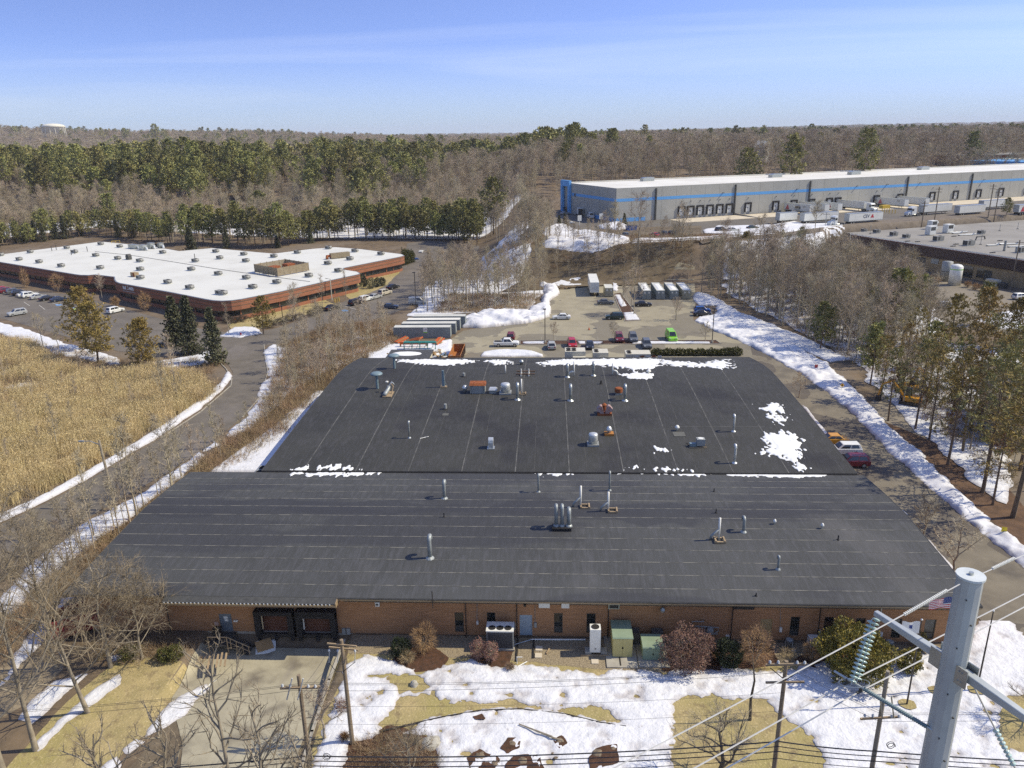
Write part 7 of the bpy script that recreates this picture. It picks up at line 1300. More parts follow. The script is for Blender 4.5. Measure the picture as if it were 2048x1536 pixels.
for x, y, l in ((1860, 470, 'tall white chiller stacked in front on the flat roof'), (1895, 466, 'tall white chiller beside the pipe tangle'), (1863, 458, 'tall white chiller at the back of the stack')):
    t = thing('white_chiller', l, 'chiller', rp2(x, y), aF+math.pi/2); MB().box(-1.4, -1.1, .2, 1.4, 1.1, 3.2).build('housing', M_white, t); MB().box(-1.1, -1.13, 1.7, 1.1, -1.101, 2.9).build('coil_grille', M_dgrey, t); MB().prof([(1.4, 3.2), (2.1, 2.6), (2.1, 2.2), (1.4, 2.2)], -1, 1).build('hood', M_white, t)
pr_ = random.Random(4)
for i in range(9):
    q = rp2(1905+i*9, 468+pr_.uniform(-3, 4)) if i < 5 else rp2(1985+(i-5)*16, 492+pr_.uniform(-4, 4)); t = thing('pipe_run', 'white pipe run lying on the flat grey roof', 'pipe', q, 0, 'white pipe runs on the flat grey roof'); L = pr_.uniform(3, 6); MB().tube([(-L/2, 0, .3), (L/2, .5, .3), (L/2+.3, .5, 1.0 if i % 2 else .3)], .22, 7).build('pipe', M_white, t); MB().box(-L/2, -.3, 0, -L/2+.4, .3, .3).build('support', M_dark, t)
for x, y, h, l in ((2008, 502, 3.2, 'tall square flue on the flat grey roof'), (1961, 489, 4.0, 'thin mast on the flat grey roof'), (1740, 468, 3.2, 'thin mast near the far corner of the flat roof'), (1999, 462, 2.4, 'thin vent pipe at the back of the flat roof'), (2035, 458, 2.4, 'second thin vent pipe at the back of the flat roof')): t = thing('roof_flue', l, 'flue pipe', rp2(x, y)); MB().tube([(0, 0, 0), (0, 0, h)], .35 if 'square' in l else .08, 6).build('pipe', M_grey, t); MB().box(-.3, -.3, 0, .3, .3, .15).build('base', M_dark, t)
t = thing('hooked_pipe', 'dark hooked pipe arching over the flat roof', 'pipe', rp2(1961, 480), .4); MB().tube([(-2.4, 0, 0), (-1.9, 0, 1.2), (1.6, 0, 1.2), (2.0, 0, .2)], .22, 7).build('pipe', M_dgrey, t)
for i, (x, y) in enumerate(((1815, 483), (1835, 484), (1908, 473), (1912, 489), (1906, 493), (1985, 506), (2000, 482))): t = thing('sleeper', 'dark timber sleeper lying on the flat grey roof', 'sleeper', rp2(x, y), aF+1.5, 'sleepers on the flat grey roof'); MB().box(-1.0, -.15, 0, 1.0, .15, .25).build('beam', M_dark, t); MB().box(-.2, -.2, .25, .2, .2, .35).build('clamp', M_grey, t)
q = P(1908, 570); t = thing('silo_tank', 'white round tank with a green stripe by the brown-banded wall', 'tank', q); MB().lathe([(1.75, 0), (1.75, 5.6), (1.2, 6.1), (.2, 6.3)], 20).build('shell', M_white, t, True); MB().lathe([(1.77, 4.7), (1.77, 4.95)], 20).build('stripe', CP['lime'], t); MB().box(-1.9, -1.9, -.1, 1.9, 1.9, .0).build('plinth', M_conc, t)
q = P(1890, 562); t = thing('metal_tank', 'bare metal tank beside the white striped one', 'tank', q); MB().lathe([(1.5, 0), (1.5, 6.0), (.2, 6.2)], 18).build('shell', M_grey, t, True); MB().lathe([(1.53, 3), (1.53, 3.2)], 18).build('band', M_dgrey, t)
q = P(1985, 572); t = thing('generator', 'beige generator cabinet by the tan wall', 'generator', q, aF); MB().box(-1.8, -1, 0, 1.8, 1, 2.0).build('cabinet', M_beige, t); MB().box(-2.0, -1.2, -.1, 2.0, 1.2, 0).build('pad', M_conc, t); MB().box(2.2, -.8, 0, 4.2, .8, 1.5).build('radiator', M_dgrey, t)
for i, (x, y) in enumerate(((1850, 560), (1862, 562), (1874, 566), (1935, 575), (1950, 580), (1965, 582))): twig_ball('dry_shrub', 'dry pale shrub along the tan wall', x, y, y-14, 14, M_tan, 500, tl=.9, tw=.03, group='dry shrubs along the tan wall')
# ================================================================== yard things behind the brick building
M_contg = mat('container_grey', (0.27, 0.30, 0.31), (0.215, 0.24, 0.25), rough=.6, scale=.6); M_contt = mat('container_top', (0.60, 0.60, 0.575), (0.50, 0.50, 0.48), rough=.7, scale=.4); M_contb = mat('container_beige', (0.40, 0.37, 0.28), (0.33, 0.30, 0.22), rough=.6, scale=.6)
def container(lab, loc, rz, L=12.2, side=None, top=None, group=None, H_=2.6, snow=False):
    t = thing('shipping_container', lab, 'container', loc, rz, group); side = side or M_contg; w = 2.44
    b = MB(); b.box(.04, .04, .12, L-.04, w-.04, H_-.04); b.build('core', side, t)
    c = MB(); k = 0; x = .2
    while x < L-.3:
        c.box(x, .0, .2, x+.16, .038, H_-.2); c.box(x, w-.038, .2, x+.16, w, H_-.2); x += .32
    tag(c.build('corrugation', side, t), kind='stuff')
    f = MB()
    for y in (0, w-.1): f.box(0, y, 0, L, y+.1, .14); f.box(0, y, H_-.12, L, y+.1, H_)
    for x in (0, L-.12):
        for y in (0, w-.12): f.box(x-.005, y-.005, 0, x+.125, y+.125, H_+.005)
    f.build('frame', side, t); MB().box(.05, .1, H_-.04, L-.05, w-.1, H_-.01).build('roof', top or M_contt, t)
    d = MB()
    for y0, y1 in ((.14, w/2-.02), (w/2+.02, w-.14)): d.box(-.04, y0, .2, .038, y1, H_-.2)
    dd = d.build('door', side, t)
    for y in (.4, .85, 1.55, 2.0): MB().tube([(-.07, y, .2), (-.07, y, H_-.2)], .025, 5).build('lock_rod', M_galv, dd)
    for y0, y1 in ((.45, .8), (1.6, 1.95)): MB().box(-.06, y0, 1.75, -.041, y1, 2.2).build('placard', M_white, dd)
    if snow: s_ = MB(); s_.frus(1.0, L-2.2, .5, 1.9, H_-.01, 1.3, L-2.6, .8, 1.6, H_+.10); tag(s_.build('snow_layer', M_roofsnow, t), kind='stuff')
    return t
a = P(789, 674); c = P(905, 684)
ang = 0.0
for i, (x, y, l, tp) in enumerate(((789, 676, 'grey corrugated container with a white poster, at the front of the white-topped row', M_contt), (800, 663, 'second container of the white-topped row by the copse', M_contt), (808, 652, 'third and whitest-topped container of the row by the copse', M_wroof), (818, 642, 'last container of the row by the copse', M_contt))):
    q = Vector((-36.6+i*.9+.3*(i == 1), 171.5+i*3.75, .03)); t = container(l, q, 0.0, 13.4 if i == 0 else 13.0, top=tp); t.location = q
    if i == 0:
        MB().box(7.05, -.03, 1.35, 8.0, -.004, 2.55).build('poster', M_white, t); MB().box(7.05, -.035, 1.3, 8.0, -.031, 1.5).build('poster_band', CP['lime'], t); text('poster_lettering', '1-80', .42, CP['maroon'], t, (7.52, -.034, 2.05), (math.pi/2, 0, 0), .004)
for i, (l, sd, sn) in enumerate((('blue-grey container first in the snow-dusted row behind the island', M_contg, True), ('blue-grey container second in the snow-dusted row', M_contg, True), ('blue-grey container third in the snow-dusted row', M_contg, True), ('beige container at the end of the snow-dusted row', M_contb, True))):
    b = P((1290.5, 1318, 1345, 1370)[i], 596); container(l, (b.x+1.3, 213.5, .04), math.pi/2, 12.2 if i != 3 else 12.2, sd, M_contt, snow=sn)
b = P(1189, 593); t = thing('semi_trailer', 'tall white box trailer standing among the containers', 'trailer', (b.x-1.3, b.y, .03), 0); MB().box(0, 0, 1.1, 2.6, 14.5, 4.1).build('body', M_tw, t); MB().box(.1, -.05, 1.2, 2.5, -.002, 4.0).build('rear_door', mat('door_white', (.66, .68, .70), rough=.5), t); MB().box(1.2, -.09, 1.7, 2.3, -.052, 3.1).build('door_panel', paint('panel_grey', (.55, .57, .60)), t)
for y in (1.2, 2.4):
    for x in (.3, 2.3):
        k = MB(); k.lathe([(.45, -.2), (.45, .2)], 12); k.xf(Matrix.Translation((x, y, .5)) @ Matrix.Rotation(math.pi/2, 4, 'Y')); k.build('wheel', M_tyre, t)
for x in (.5, 2.1): MB().box(x-.08, 11, 0, x+.08, 11.2, 1.1).build('landing_leg', M_dark, t)
b = P(1218, 594); container('grey-green container beside the tall white box trailer', (b.x+1.2, b.y, .04), math.pi/2, 6.1, M_contb, M_contt)
# shed, dumpster and heaps
t = thing('shed', 'low flat shed with an oval of snow on its dark roof', 'shed', (0, 0, 0)); a, b = P(776, 722), P(842, 722); Y0 = 146.2; x0, x1 = PY(774, 712, Y0).x, PY(856, 712, Y0).x
MB().box(x0, Y0, 0, x1, Y0+5.6, 2.5).build('wall', M_beige, t); MB().box(x0-.3, Y0-.3, 2.5, x1+.3, Y0+5.9, 2.68).build('roof', M_dgrey, t); MB().box((x0+x1)/2+.4, Y0-.03, .3, (x0+x1)/2+1.3, Y0-.002, 2.0).build('door', M_tandoor, t)
cx, cy_ = (x0+x1)/2-.6, Y0+2.7; field('shed_snow', lambda X, Y: 1.6-np.hypot((X-cx)/1.9, Y-cy_)*1.0+.25*fbm(X, Y, 1.2, 3), (x0, x1, Y0, Y0+5.6), .2, .01, .12, M_roofsnow, None, 0.3, zfn=lambda X, Y: 0*X+2.68); tag(bpy.data.objects['shed_snow'], 'oval snow patch on the dark shed roof', 'snow', None, 'stuff')
t = thing('dumpster', 'open rust-orange dumpster heaped with scrap', 'dumpster', P(912, 712), .0); q = MB(); M_or = mat('dumpster_orange', (0.42, 0.17, 0.05), (0.30, 0.12, 0.04), rough=.8, scale=1.5)
t.location = (-20.9, 149.5, .03); L_, W_ = 9.5, 2.5
for nm, bx in (('side_wall', (0, 0, .2, .1, L_, 2.0)), ('side_wall', (W_-.1, 0, .2, W_, L_, 2.0)), ('end_wall', (.1, 0, .2, W_-.1, .1, 2.0)), ('end_wall', (.1, L_-.1, .2, W_-.1, L_, 2.0)), ('floor_plate', (.1, .1, .2, W_-.1, L_-.1, .3))): MB().box(*bx).build(nm, M_or, t)
for k in range(8): MB().box(W_+.001, .4+k*1.2, .2, W_+.12, .52+k*1.2, 2.0).build('rib', M_dgrey, t)
hr = random.Random(8)
def heap(lab, cx, cy, sx, sy, z, n, mats_, s0=.3, s1=1.2, flat=.3, nm='scrap_heap'):
    t = thing(nm, lab, 'scrap', (cx, cy, 0)); 
    for i in range(n):
        x, y = hr.gauss(0, sx*.45), hr.gauss(0, sy*.45); zz = z*max(.1, 1-(abs(x)/sx+abs(y)/sy)*.5)*hr.uniform(.5, 1); MB().obox((x, y, zz), hr.uniform(s0, s1), hr.uniform(s0, s1)*.6, hr.uniform(.08, flat), hr.uniform(0, 3), hr.uniform(-.5, .5), hr.uniform(-.4, .4)).build('piece', mats_[hr.randrange(len(mats_))], t)
M_orange = mat('rack_orange', (0.60, 0.13, 0.03), (0.48, 0.10, 0.03), rough=.6, scale=2); M_tarp = paint('blue_tarp', (.28, .36, .50)); M_card = mat('cardboard', (.42, .27, .13), rough=.9, scale=2); M_teal = paint('rack_teal', (.02, .20, .17), .5)
heap('mixed scrap of timber, cartons and dark bags in the dumpster mouth', -21.8, 151, 1.6, 4, 2.4, 34, [M_wood, M_white, M_tarp, M_dark, M_dgrey, M_card, M_bluepipe])
heap('heap of white and brown sheets leaning against the dumpster', -24.0, 155, 1.6, 4.5, 1.7, 22, [M_white, M_wood, M_tarp, M_card, M_white], .6, 1.8)
heap('red and orange scrap at the dumpster foot', -22.5, 148.3, 2.2, .8, .7, 14, [M_orange, CP['red'], M_white, M_card])
heap('low scrap of crates and red bars on the snow beside the shed', -34.0, 156.5, 2.2, 1.2, .8, 16, [M_orange, M_card, M_white, M_dgrey, M_wood])
t = thing('teal_rack', 'teal steel truss rack lying on timber', 'rack', (-32.2, 160.4, .05), 0.0)
MB().box(0, 0, 1.7, 7.2, 1.1, 1.95).build('top_beam', M_teal, t); MB().box(0, 0, .1, 7.2, .15, .25).build('bottom_beam', M_teal, t)
for k in range(9): MB().tube([(.1+k*.85, .07, .25), (.1+(k+(.5 if k % 2 else -.0))*.85+.3, .07, 1.7)], .05, 5).build('brace', M_teal, t)
for k in range(5): MB().box(k*1.75, 0, .25, k*1.75+.12, .12, 1.7).build('post', M_teal, t)
for l, x, y, rz, n in (('bundle of orange rack beams leaning by the grey container', -33.8, 166.8, .8, 5), ('fan of orange rack beams in front of the poster', -30.6, 167.5, -.35, 5), ('bundle of orange and cream beams near the dumpster', -25.2, 165.6, 1.2, 5)):
    t = thing('beam_bundle', l, 'beams', (x, y, 0), rz)
    for k in range(n): MB().obox((0, k*.32-.6, .9+.12*(k % 2)), 3.0, .24, .24, hr.uniform(-.1, .1), -.25).build('beam', M_orange if k != 1 else M_card, t)
    MB().box(-.4, -.8, 0, .4, .8, .75).build('trestle', M_wood, t)
t = thing('rack_beam', 'long orange rack beam behind the teal truss', 'beam', (-30.5, 162.8, 0)); MB().box(-3, -.2, .9, 3.4, .2, 1.5).build('beam', M_orange, t); MB().box(-3, -.15, 0, -2.7, .15, .899).build('foot', M_wood, t); MB().box(2.9, -.15, 0, 3.2, .15, .899).build('foot', M_wood, t)
t = thing('board_pile', 'pale boards standing against the shed', 'boards', PY(850, 716, 145.6)); t.location.z = 0
for k in range(4): MB().obox((k*.5, -.2, 1.0), .28, .08, 2.6, .1*k, .35).build('board', M_wood, t)
for l, x, y, w in (('timber pile at the lot edge by the box trailer', 1128, 578, 3.0), ('brushwood pile behind the container row', 1318, 548, 4.5), ('log pile on the bank above the box trailer', 1160, 550, 4.0)):
    p = P(x, y); t = thing('timber_pile', l, 'timber', (p.x, p.y, tz(p.x, p.y)))
    for k in range(12): MB().obox((hr.uniform(-w/2, w/2), hr.uniform(-.8, .8), .15+hr.random()*.6), hr.uniform(1.5, 3), .2, .16, hr.uniform(-.6, .6)).build('plank', M_wood, t)
# air handlers behind the rear wall
def handler(lab, l, r, yb, top, fans=2, windows=0, step=False):
    Y0 = 141.5; x0, x1 = PY(l, yb, Y0).x, PY(r, yb, Y0).x; z = PY(l, (top), Y0).z; t = thing('air_handler', lab, 'air conditioner', (x0, Y0, 0)); w = x1-x0; zt = max(2.6, PY((l+r)/2, top, Y0+2.6).z)
    MB().box(0, 0, .2, w, 3.0, zt).build('housing', M_beige, t); MB().box(.1, .1, 0, w-.1, 2.9, .2).build('plinth', M_conc, t)
    if step: MB().box(w*.38, -1.1, .9, w, -.002, zt-.9).build('filter_box', M_beige, t)
    for k in range(fans):
        for j in range(2): MB().lathe([(.45, zt), (.45, zt+.12), (.38, zt+.12), (.36, zt+.02)], 12, (.7+k*1.05, .8+j*1.2, 0)).build('fan_guard', M_dark, t)
    for k in range(windows): MB().box(w*.35+k*1.1, -.03, .9, w*.35+k*1.1+.75, -.002, zt-.3).build('panel', M_tw if k % 2 == 0 else M_rust, t)
    return t
handler('large beige air handler with four fans behind the rear roof', 1130, 1171, 705, 696, 2, 0, True); handler('smaller beige air handler beside the large one', 1186, 1217, 705, 698.5, 1, 0, True); handler('beige air handler with side panels at the end of the hedge', 1252, 1302, 708, 701, 1, 5)
# condensers along the side wall
for l, px, py, zz, n in (('dark condenser with six fans against the rear section wall', 528, 930, 0, 3), ('dark condenser with four fans further along the wall', 583, 856, 0, 2)):
    Yq = 89.5 if n == 3 else 101.2; t = thing('condenser', l, 'air conditioner', (-39.6 if n == 3 else -39.2, Yq, 0.05)); W2 = 2.6; D2 = 1.45*n
    b = MB(); b.frus(.25, W2-.25, .2, D2-.2, .1, 0, W2, 0, D2, 2.3); b.build('housing', M_dgrey, t); MB().box(-.03, -.03, 2.3, W2+.03, D2+.03, 2.42).build('top', M_grey, t)
    for i in range(2):
        for j in range(n): MB().lathe([(.52, 2.42), (.52, 2.52), (.45, 2.52), (.44, 2.43)], 14, (.65+i*1.3, .7+j*1.4, 0)).build('fan', M_black, t)
# lamps, signs and street furniture
def lamp_post(lab, px, py, top, arm=.5):
    b = P(px, py); h = hgt(b, top); t = thing('lamp_post', lab, 'street lamp', b); MB().tube([(0, 0, -.1), (0, 0, h)], .09, 7).build('pole', M_dark, t); MB().box(-arm, -.2, h-.1, .25, .2, h+.08).build('lamp_head', M_dark, t); MB().lathe([(.28, 0), (.28, .5), (.1, .55)], 8).build('base', M_conc, t); return t
lamp_post('thin dark lamp post by the grey hatchback', 1090, 686, 618); lamp_post('thin dark lamp post at the end of the planted strip', 1424, 686, 617); lamp_post('dark lamp post in the office side lot', 833, 625, 545); lamp_post('dark lamp post by the office lawn shrubs', 569, 668, 612)
def sign_post(lab, px, py, top, w, M_, shape='diamond', faceM=None, M2=None, txt=None):
    b = P(px, py); h = hgt(b, top); t = thing('road_sign', lab, 'sign', b, -.35); MB().tube([(0, 0, -.1), (0, 0, h-w*.3)], .035, 6).build('post', M_galv, t); k = MB()
    if shape == 'diamond': k.prof([(-w*.7, h-w*.7), (0, h-w*1.4), (w*.7, h-w*.7), (0, h)], -.06, -.04)
    else: k.box(-w/2, -.06, h-w*1.1, w/2, -.04, h)
    k.build('plate', M_, t)
    if M2: MB().box(-w*.2, -.066, h-w*.95, w*.2, -.061, h-w*.5).build('symbol', M2, t)
M_sy = paint('sign_yellow', (.75, .42, .03), .5)
sign_post('yellow diamond warning sign on the snow bank', 1683, 783, 766, .55, M_sy, 'diamond', M2=M_black); sign_post('bright yellow square sign low on the snow bank near the roof corner', 2005, 1075, 1054, .55, paint('sign_lemon', (.80, .62, .02), .5), 'square'); sign_post('small red sign on the snow behind the roof corner', 1632, 738, 729, .6, CP['red'], 'square')
for x, y, z, l in ((1159, 451, 10, 'white drive sign by the warehouse side, nearest the snow heap'), (1202, 447, 10, 'white drive sign by the warehouse corner')):
    q = P(x, y, z); t = thing('white_sign', l, 'sign', q, .3); MB().tube([(0, 0, 0), (0, 0, 3.4)], .1, 6).build('post', M_white, t); MB().box(-.8, -.08, 1.8, .8, .08, 4.0).build('plate', M_white, t)
q = P(1262, 462, 10); t = thing('blue_dumpster', 'blue dumpster at the warehouse corner', 'dumpster', q, .4); MB().frus(-1.6, 1.6, -1, 1, 0, -1.9, 1.9, -1.2, 1.2, 2.0).build('bin', CP['blue'], t); MB().box(-1.9, -1.2, 2.0, 1.9, 1.2, 2.1).build('lid', M_dark, t)
q = P(1658, 697); q = P(1190, 657); tag(MB().lathe([(.5, .03), (.5, .045)], 14, (q.x, q.y, 0)).build('manhole', M_dgrey), 'round dark manhole cover in the lot', 'manhole'); 
t = thing('traffic_cone', 'orange cone lying by the wet patch in the lot', 'cone', P(1178, 660)); MB().lathe([(.22, .05), (.2, .12), (.03, .75)], 8).build('cone', M_orange, t); MB().box(-.28, -.28, .0, .28, .28, .05).build('base', M_black, t)
# leaning pole with lamp by the road
a = P(232, 1022); d_ = PY(198, 880, a.y+1.5); t = thing('leaning_pole', 'leaning weathered utility pole with a lamp arm beside the grey road', 'utility pole', a); e = Vector(d_)-a; MB().tube([(0, 0, -.2), e*.5, e], [.19, .165, .14], 8).build('pole', M_lbark, t); MB().tube([e*.93, e*.95+Vector((-1.2, 0, .35)), e*.95+Vector((-2.1, 0, .3))], .045, 6).build('lamp_arm', M_galv, t); MB().box(e.x*.95-2.7, e.y*.95-.12, e.z*.95+.22, e.x*.95-2.0, e.y*.95+.12, e.z*.95+.38).build('lamp_head', M_galv, t)
# house and machines under the pines
t = thing('house', 'brown gabled house under the roadside pines', 'house', (66.5, 112, 0), -.42); M_hb = mat('brown_siding', (.16, .105, .068), (.125, .08, .052), rough=.85, scale=.8, stretch=(1, 1, 7)); MB().prof([(0, 0), (0, 5.2), (4.2, 7.2), (8.4, 5.2), (8.4, 0)], 0, 12).build('wall', M_hb, t)
M_shing = mat('grey_shingle', (.27, .25, .225), (.20, .185, .165), rough=.9, scale=2)
for s in (0, 1):
    x0_, x1_ = ((-.6, 4.2), (9.0, 4.2))[s]; m_ = MB(); m_.hexa(((min(x0_, x1_), -.5, 4.92 if s == 0 else 7.25), (max(x0_, x1_), -.5, 7.25 if s == 0 else 4.92), (max(x0_, x1_), 12.5, 7.25 if s == 0 else 4.92), (min(x0_, x1_), 12.5, 4.92 if s == 0 else 7.25), (min(x0_, x1_), -.5, 5.1 if s == 0 else 7.45), (max(x0_, x1_), -.5, 7.45 if s == 0 else 5.1), (max(x0_, x1_), 12.5, 7.45 if s == 0 else 5.1), (min(x0_, x1_), 12.5, 5.1 if s == 0 else 7.45))); m_.build('roof', M_shing, t)
w = MB(); w.box(3.0, -.06, 2.9, 4.9, -.003, 4.5); wo_ = w.build('window', M_white, t); MB().box(3.12, -.07, 3.02, 3.88, -.061, 4.38).build('pane', M_glass, wo_); MB().box(4.02, -.07, 3.02, 4.78, -.061, 4.38).build('pane', M_glass, wo_)
MB().box(0, -4, 0, 8.4, -.004, 2.3).build('porch', M_hb, t); MB().box(-.3, -4.3, 2.3, 8.7, -.003, 2.5).build('porch_roof', M_shing, t)
t = thing('garage', 'low grey flat-roofed building beside the brown house', 'building', (80, 112, 0), -.42); MB().box(0, 0, 0, 18, 12, 3.2).build('wall', M_beige, t); MB().box(-.4, -.4, 3.2, 18.4, 12.4, 3.5).build('roof', M_shing, t)
def digger(lab, x, y, rz, M_):
    p = P(x, y); t = thing('excavator', lab, 'excavator', (p.x, p.y, 0), rz)
    for s in (-1, 1): MB().box(-1.8, s*1.1-.3, 0, 1.8, s*1.1+.3, .8).build('track', M_dark, t)
    MB().box(-1.5, -1.1, .85, 1.3, 1.1, 1.6).build('body', M_, t); MB().frus(.0, 1.3, -1, 0, 1.6, .15, 1.1, -.95, -.1, 2.9).build('cab', M_glass, t)
    MB().tube([(1.2, .4, 1.5), (3.2, .4, 4.0), (4.8, .4, 3.1)], .22, 6).build('boom', M_, t); MB().tube([(4.8, .4, 3.1), (5.2, .4, 1.0)], .17, 6).build('stick', M_, t); MB().frus(4.8, 5.6, -.1, .9, .2, 4.9, 5.5, 0, .8, 1.0).build('bucket', M_dark, t)
digger('yellow excavator in the yard behind the roadside pines', 1815, 785, .6, CP['yellow']); digger('second yellow excavator nearer the roadside pines', 1822, 810, 2.6, CP['yellow']); digger('orange excavator far back in the pine yard', 2020, 775, 1.5, M_orange)
# far landmarks
q = PY(108, 262, 1950); zb = tz(q.x, q.y); t = thing('water_tank', 'large pale domed water tank on the brown hill', 'water tower', (q.x, q.y, zb)); r_ = 28; ht = PY(108, 247, 1950).z-zb; MB().lathe([(r_*.9, -4), (r_*.9, ht*.72), (r_, ht*.76), (r_*.82, ht*.9), (r_*.4, ht*.985), (1, ht)], 32).build('tank', mat('tank_cream', (.74, .71, .62), (.66, .63, .55), rough=.6, scale=.03), t, True)
for k in range(14): a = k*2*math.pi/14; MB().tube([(r_*.92*math.cos(a), r_*.92*math.sin(a), -4), (r_*.92*math.cos(a), r_*.92*math.sin(a), ht*.72)], .8, 5).build('rib', MATS['tank_cream'], t)
q = PY(1898, 258, 4200); zb = tz(q.x, q.y); t = thing('water_tower', 'small pale water tower on the far ridge', 'water tower', (q.x, q.y, zb)); ht = PY(1898, 250, 4200).z-zb; MB().lathe([(6, 0), (6, ht*.6), (12, ht*.72), (12, ht*.95), (3, ht)], 14).build('tank', MATS['tank_cream'], t); MB().lathe([(12.2, ht*.8), (12.2, ht*.83)], 14).build('catwalk', M_grey, t)
for i, (x, y, d, w, l) in enumerate(((805, 303, 560, 9, 'grey-roofed house among the far bare trees'), (342, 292, 900, 16, 'pale house in the woods below the brown hill'), (240, 298, 800, 16, 'low pale house roof in the distant woods'), (1525, 286, 900, 20, 'low white roof in the distant woods'), (150, 300, 820, 14, 'white house half hidden behind the far pines'))):
    d = next((v for v in range(300, 4000, 10) if PY(x, y, v).z < tz(PY(x, y, v).x, v)+13), 900); q = PY(x, y, d); zb = tz(q.x, q.y); w = min(w, 11)*d/700; h_ = q.z-zb; t = thing('far_house', l, 'house', (q.x, q.y, zb), .3*i); MB().prof([(-w/2, 0), (-w/2, h_-3), (0, h_+1), (w/2, h_-3), (w/2, 0)], -w*.4, w*.4).build('wall', M_white if i != 2 else M_beige, t)
    for s in (-1, 1): m_ = MB(); x0_, x1_ = sorted((0, s*(w/2+.5))); zl, zr_ = (h_+1.1, h_-3.2) if s > 0 else (h_-3.2, h_+1.1); m_.hexa(((x0_, -w*.45, zl), (x1_, -w*.45, zr_), (x1_, w*.45, zr_), (x0_, w*.45, zl), (x0_, -w*.45, zl+.4), (x1_, -w*.45, zr_+.4), (x1_, w*.45, zr_+.4), (x0_, w*.45, zl+.4))); m_.build('roof', M_shing if i not in (3,) else M_wroof, t)
q = PY(1960, 318, 560); zb = tz(q.x, q.y); t = thing('brick_block', 'long red-brick building behind the far end of the warehouse', 'building', (q.x-10, q.y, zb), .35); MB().box(0, 0, 0, 130, 30, q.z-zb+2).build('wall', M_red, t); MB().box(-.5, -.5, q.z-zb+2, 130.5, 30.5, q.z-zb+2.6).build('roof', M_groof, t)
for k in range(14): MB().box(5+k*9, -.1, 3, 11+k*9, -.003, 5.5).build('window', M_glass, t)
# ================================================================== front yard machines
def at_wall(px, py, M_name=None): return P(px, py)
t = thing('triple_condenser', 'big condenser with three top fans against the brick wall', 'air conditioner', P(974, 1300), 0); b = P(974, 1301); c = P(1027, 1301); w = c.x-b.x; t.location = (b.x, b.y, .05); hh = 2.0
MB().box(0, 0, .15, w, 1.35, hh).build('housing', M_grey, t); MB().box(.08, -.02, .25, w-.08, -.002, hh-.12).build('coil', mat('coil_fins', (.05, .052, .055), (.075, .075, .078), rough=.7, scale=3), t); MB().box(-.05, -.06, hh, w+.05, 1.4, hh+.09).build('top', M_white, t)
for k in range(3): x = w*(.2+.3*k); MB().lathe([(.34, hh+.09), (.34, hh+.12), (.10, hh+.1)], 16, (x, .45, 0)).build('fan', M_black, t)
MB().box(-.1, -.1, 0, w+.1, 1.4, .15).build('pad', M_conc, t)
t = thing('tall_condenser', 'tall slim white condenser standing on blocks', 'air conditioner', P(1190, 1310)); MB().box(-.48, -.1, .35, .48, .8, 2.75).build('housing', M_white, t); MB().lathe([(.36, 2.75), (.36, 2.8), (.30, 2.79)], 16, (0, .35, 0)).build('fan_ring', M_dark, t); MB().lathe([(.29, 2.755), (.29, 2.77)], 12, (0, .35, 0)).build('fan', M_black, t); MB().box(-.06, -.115, .7, .1, -.102, .78).build('badge', M_dark, t)
for x in (-.9, .55): MB().box(x, -.05, 0, x+.55, .7, .345).build('block', M_conc, t)
MB().box(-1.3, -.25, 0, 1.3, -.12, .16).build('timber', M_wood, t)
M_gr1 = mat('cabinet_yellowgreen', (0.50, 0.44, 0.20), (0.45, 0.40, 0.18), rough=.5, scale=1); M_gr2 = mat('cabinet_green', (0.26, 0.33, 0.24), (0.22, 0.285, 0.205), rough=.5, scale=1)
def cabinet(lab, l, r, py, hh, dep, fm, tm):
    a, b = P(l, py), P(r, py); w = b.x-a.x; t = thing('utility_cabinet', lab, 'cabinet', (a.x, a.y, .14)); MB().box(0, 0, 0, w, dep, hh).build('body', fm, t); m_ = MB(); m_.frus(-.06, w+.06, -.08, dep+.05, hh, -.03, w+.03, .0, dep, hh+.1); m_.build('lid', tm, t)
    for x0_, x1_ in ((.04, w/2-.01), (w/2+.01, w-.04)): dr_ = MB().box(x0_, -.03, .06, x1_, -.002, hh-.06).build('door', fm, t); MB().box((x1_ if x0_ < w/3 else x0_)-.05, -.06, hh*.45, (x1_ if x0_ < w/3 else x0_)+.05, -.031, hh*.55).build('handle', M_dark, dr_)
    return a, w
a, w = cabinet('tall yellow-green utility cabinet on a concrete pad', 1225, 1264, 1316, 1.95, 2.6, M_gr1, M_gr2); tag(MB().box(a.x-.6, a.y-1.4, .0, a.x+w+.4, a.y+3.0, .13).build('concrete_pad', M_conc), 'concrete pad under the tall yellow-green cabinet', 'pad')
a, w = cabinet('low green utility cabinet beside the tall one', 1285, 1326, 1322, 1.25, 1.9, M_gr2, M_gr2); tag(MB().box(a.x-.4, a.y-.9, .0, a.x+w+.5, a.y+2.4, .13).build('concrete_pad', M_conc), 'concrete pad under the low green cabinet', 'pad')
for l, x0_, x1_, py in (('dark grey transformer box behind the tall cabinet', 1262, 1278, 1290), ('dark grey box behind the low cabinet', 1303, 1325, 1292)):
    a, b = P(x0_, py), P(x1_, py); t = thing('grey_box', l, 'utility box', (a.x, 59.6, 0)); MB().box(0, 0, 0, b.x-a.x, .8, 1.3).build('body', M_dgrey, t); MB().box(-.03, -.03, 1.3, b.x-a.x+.03, .83, 1.36).build('lid', M_dgrey, t)
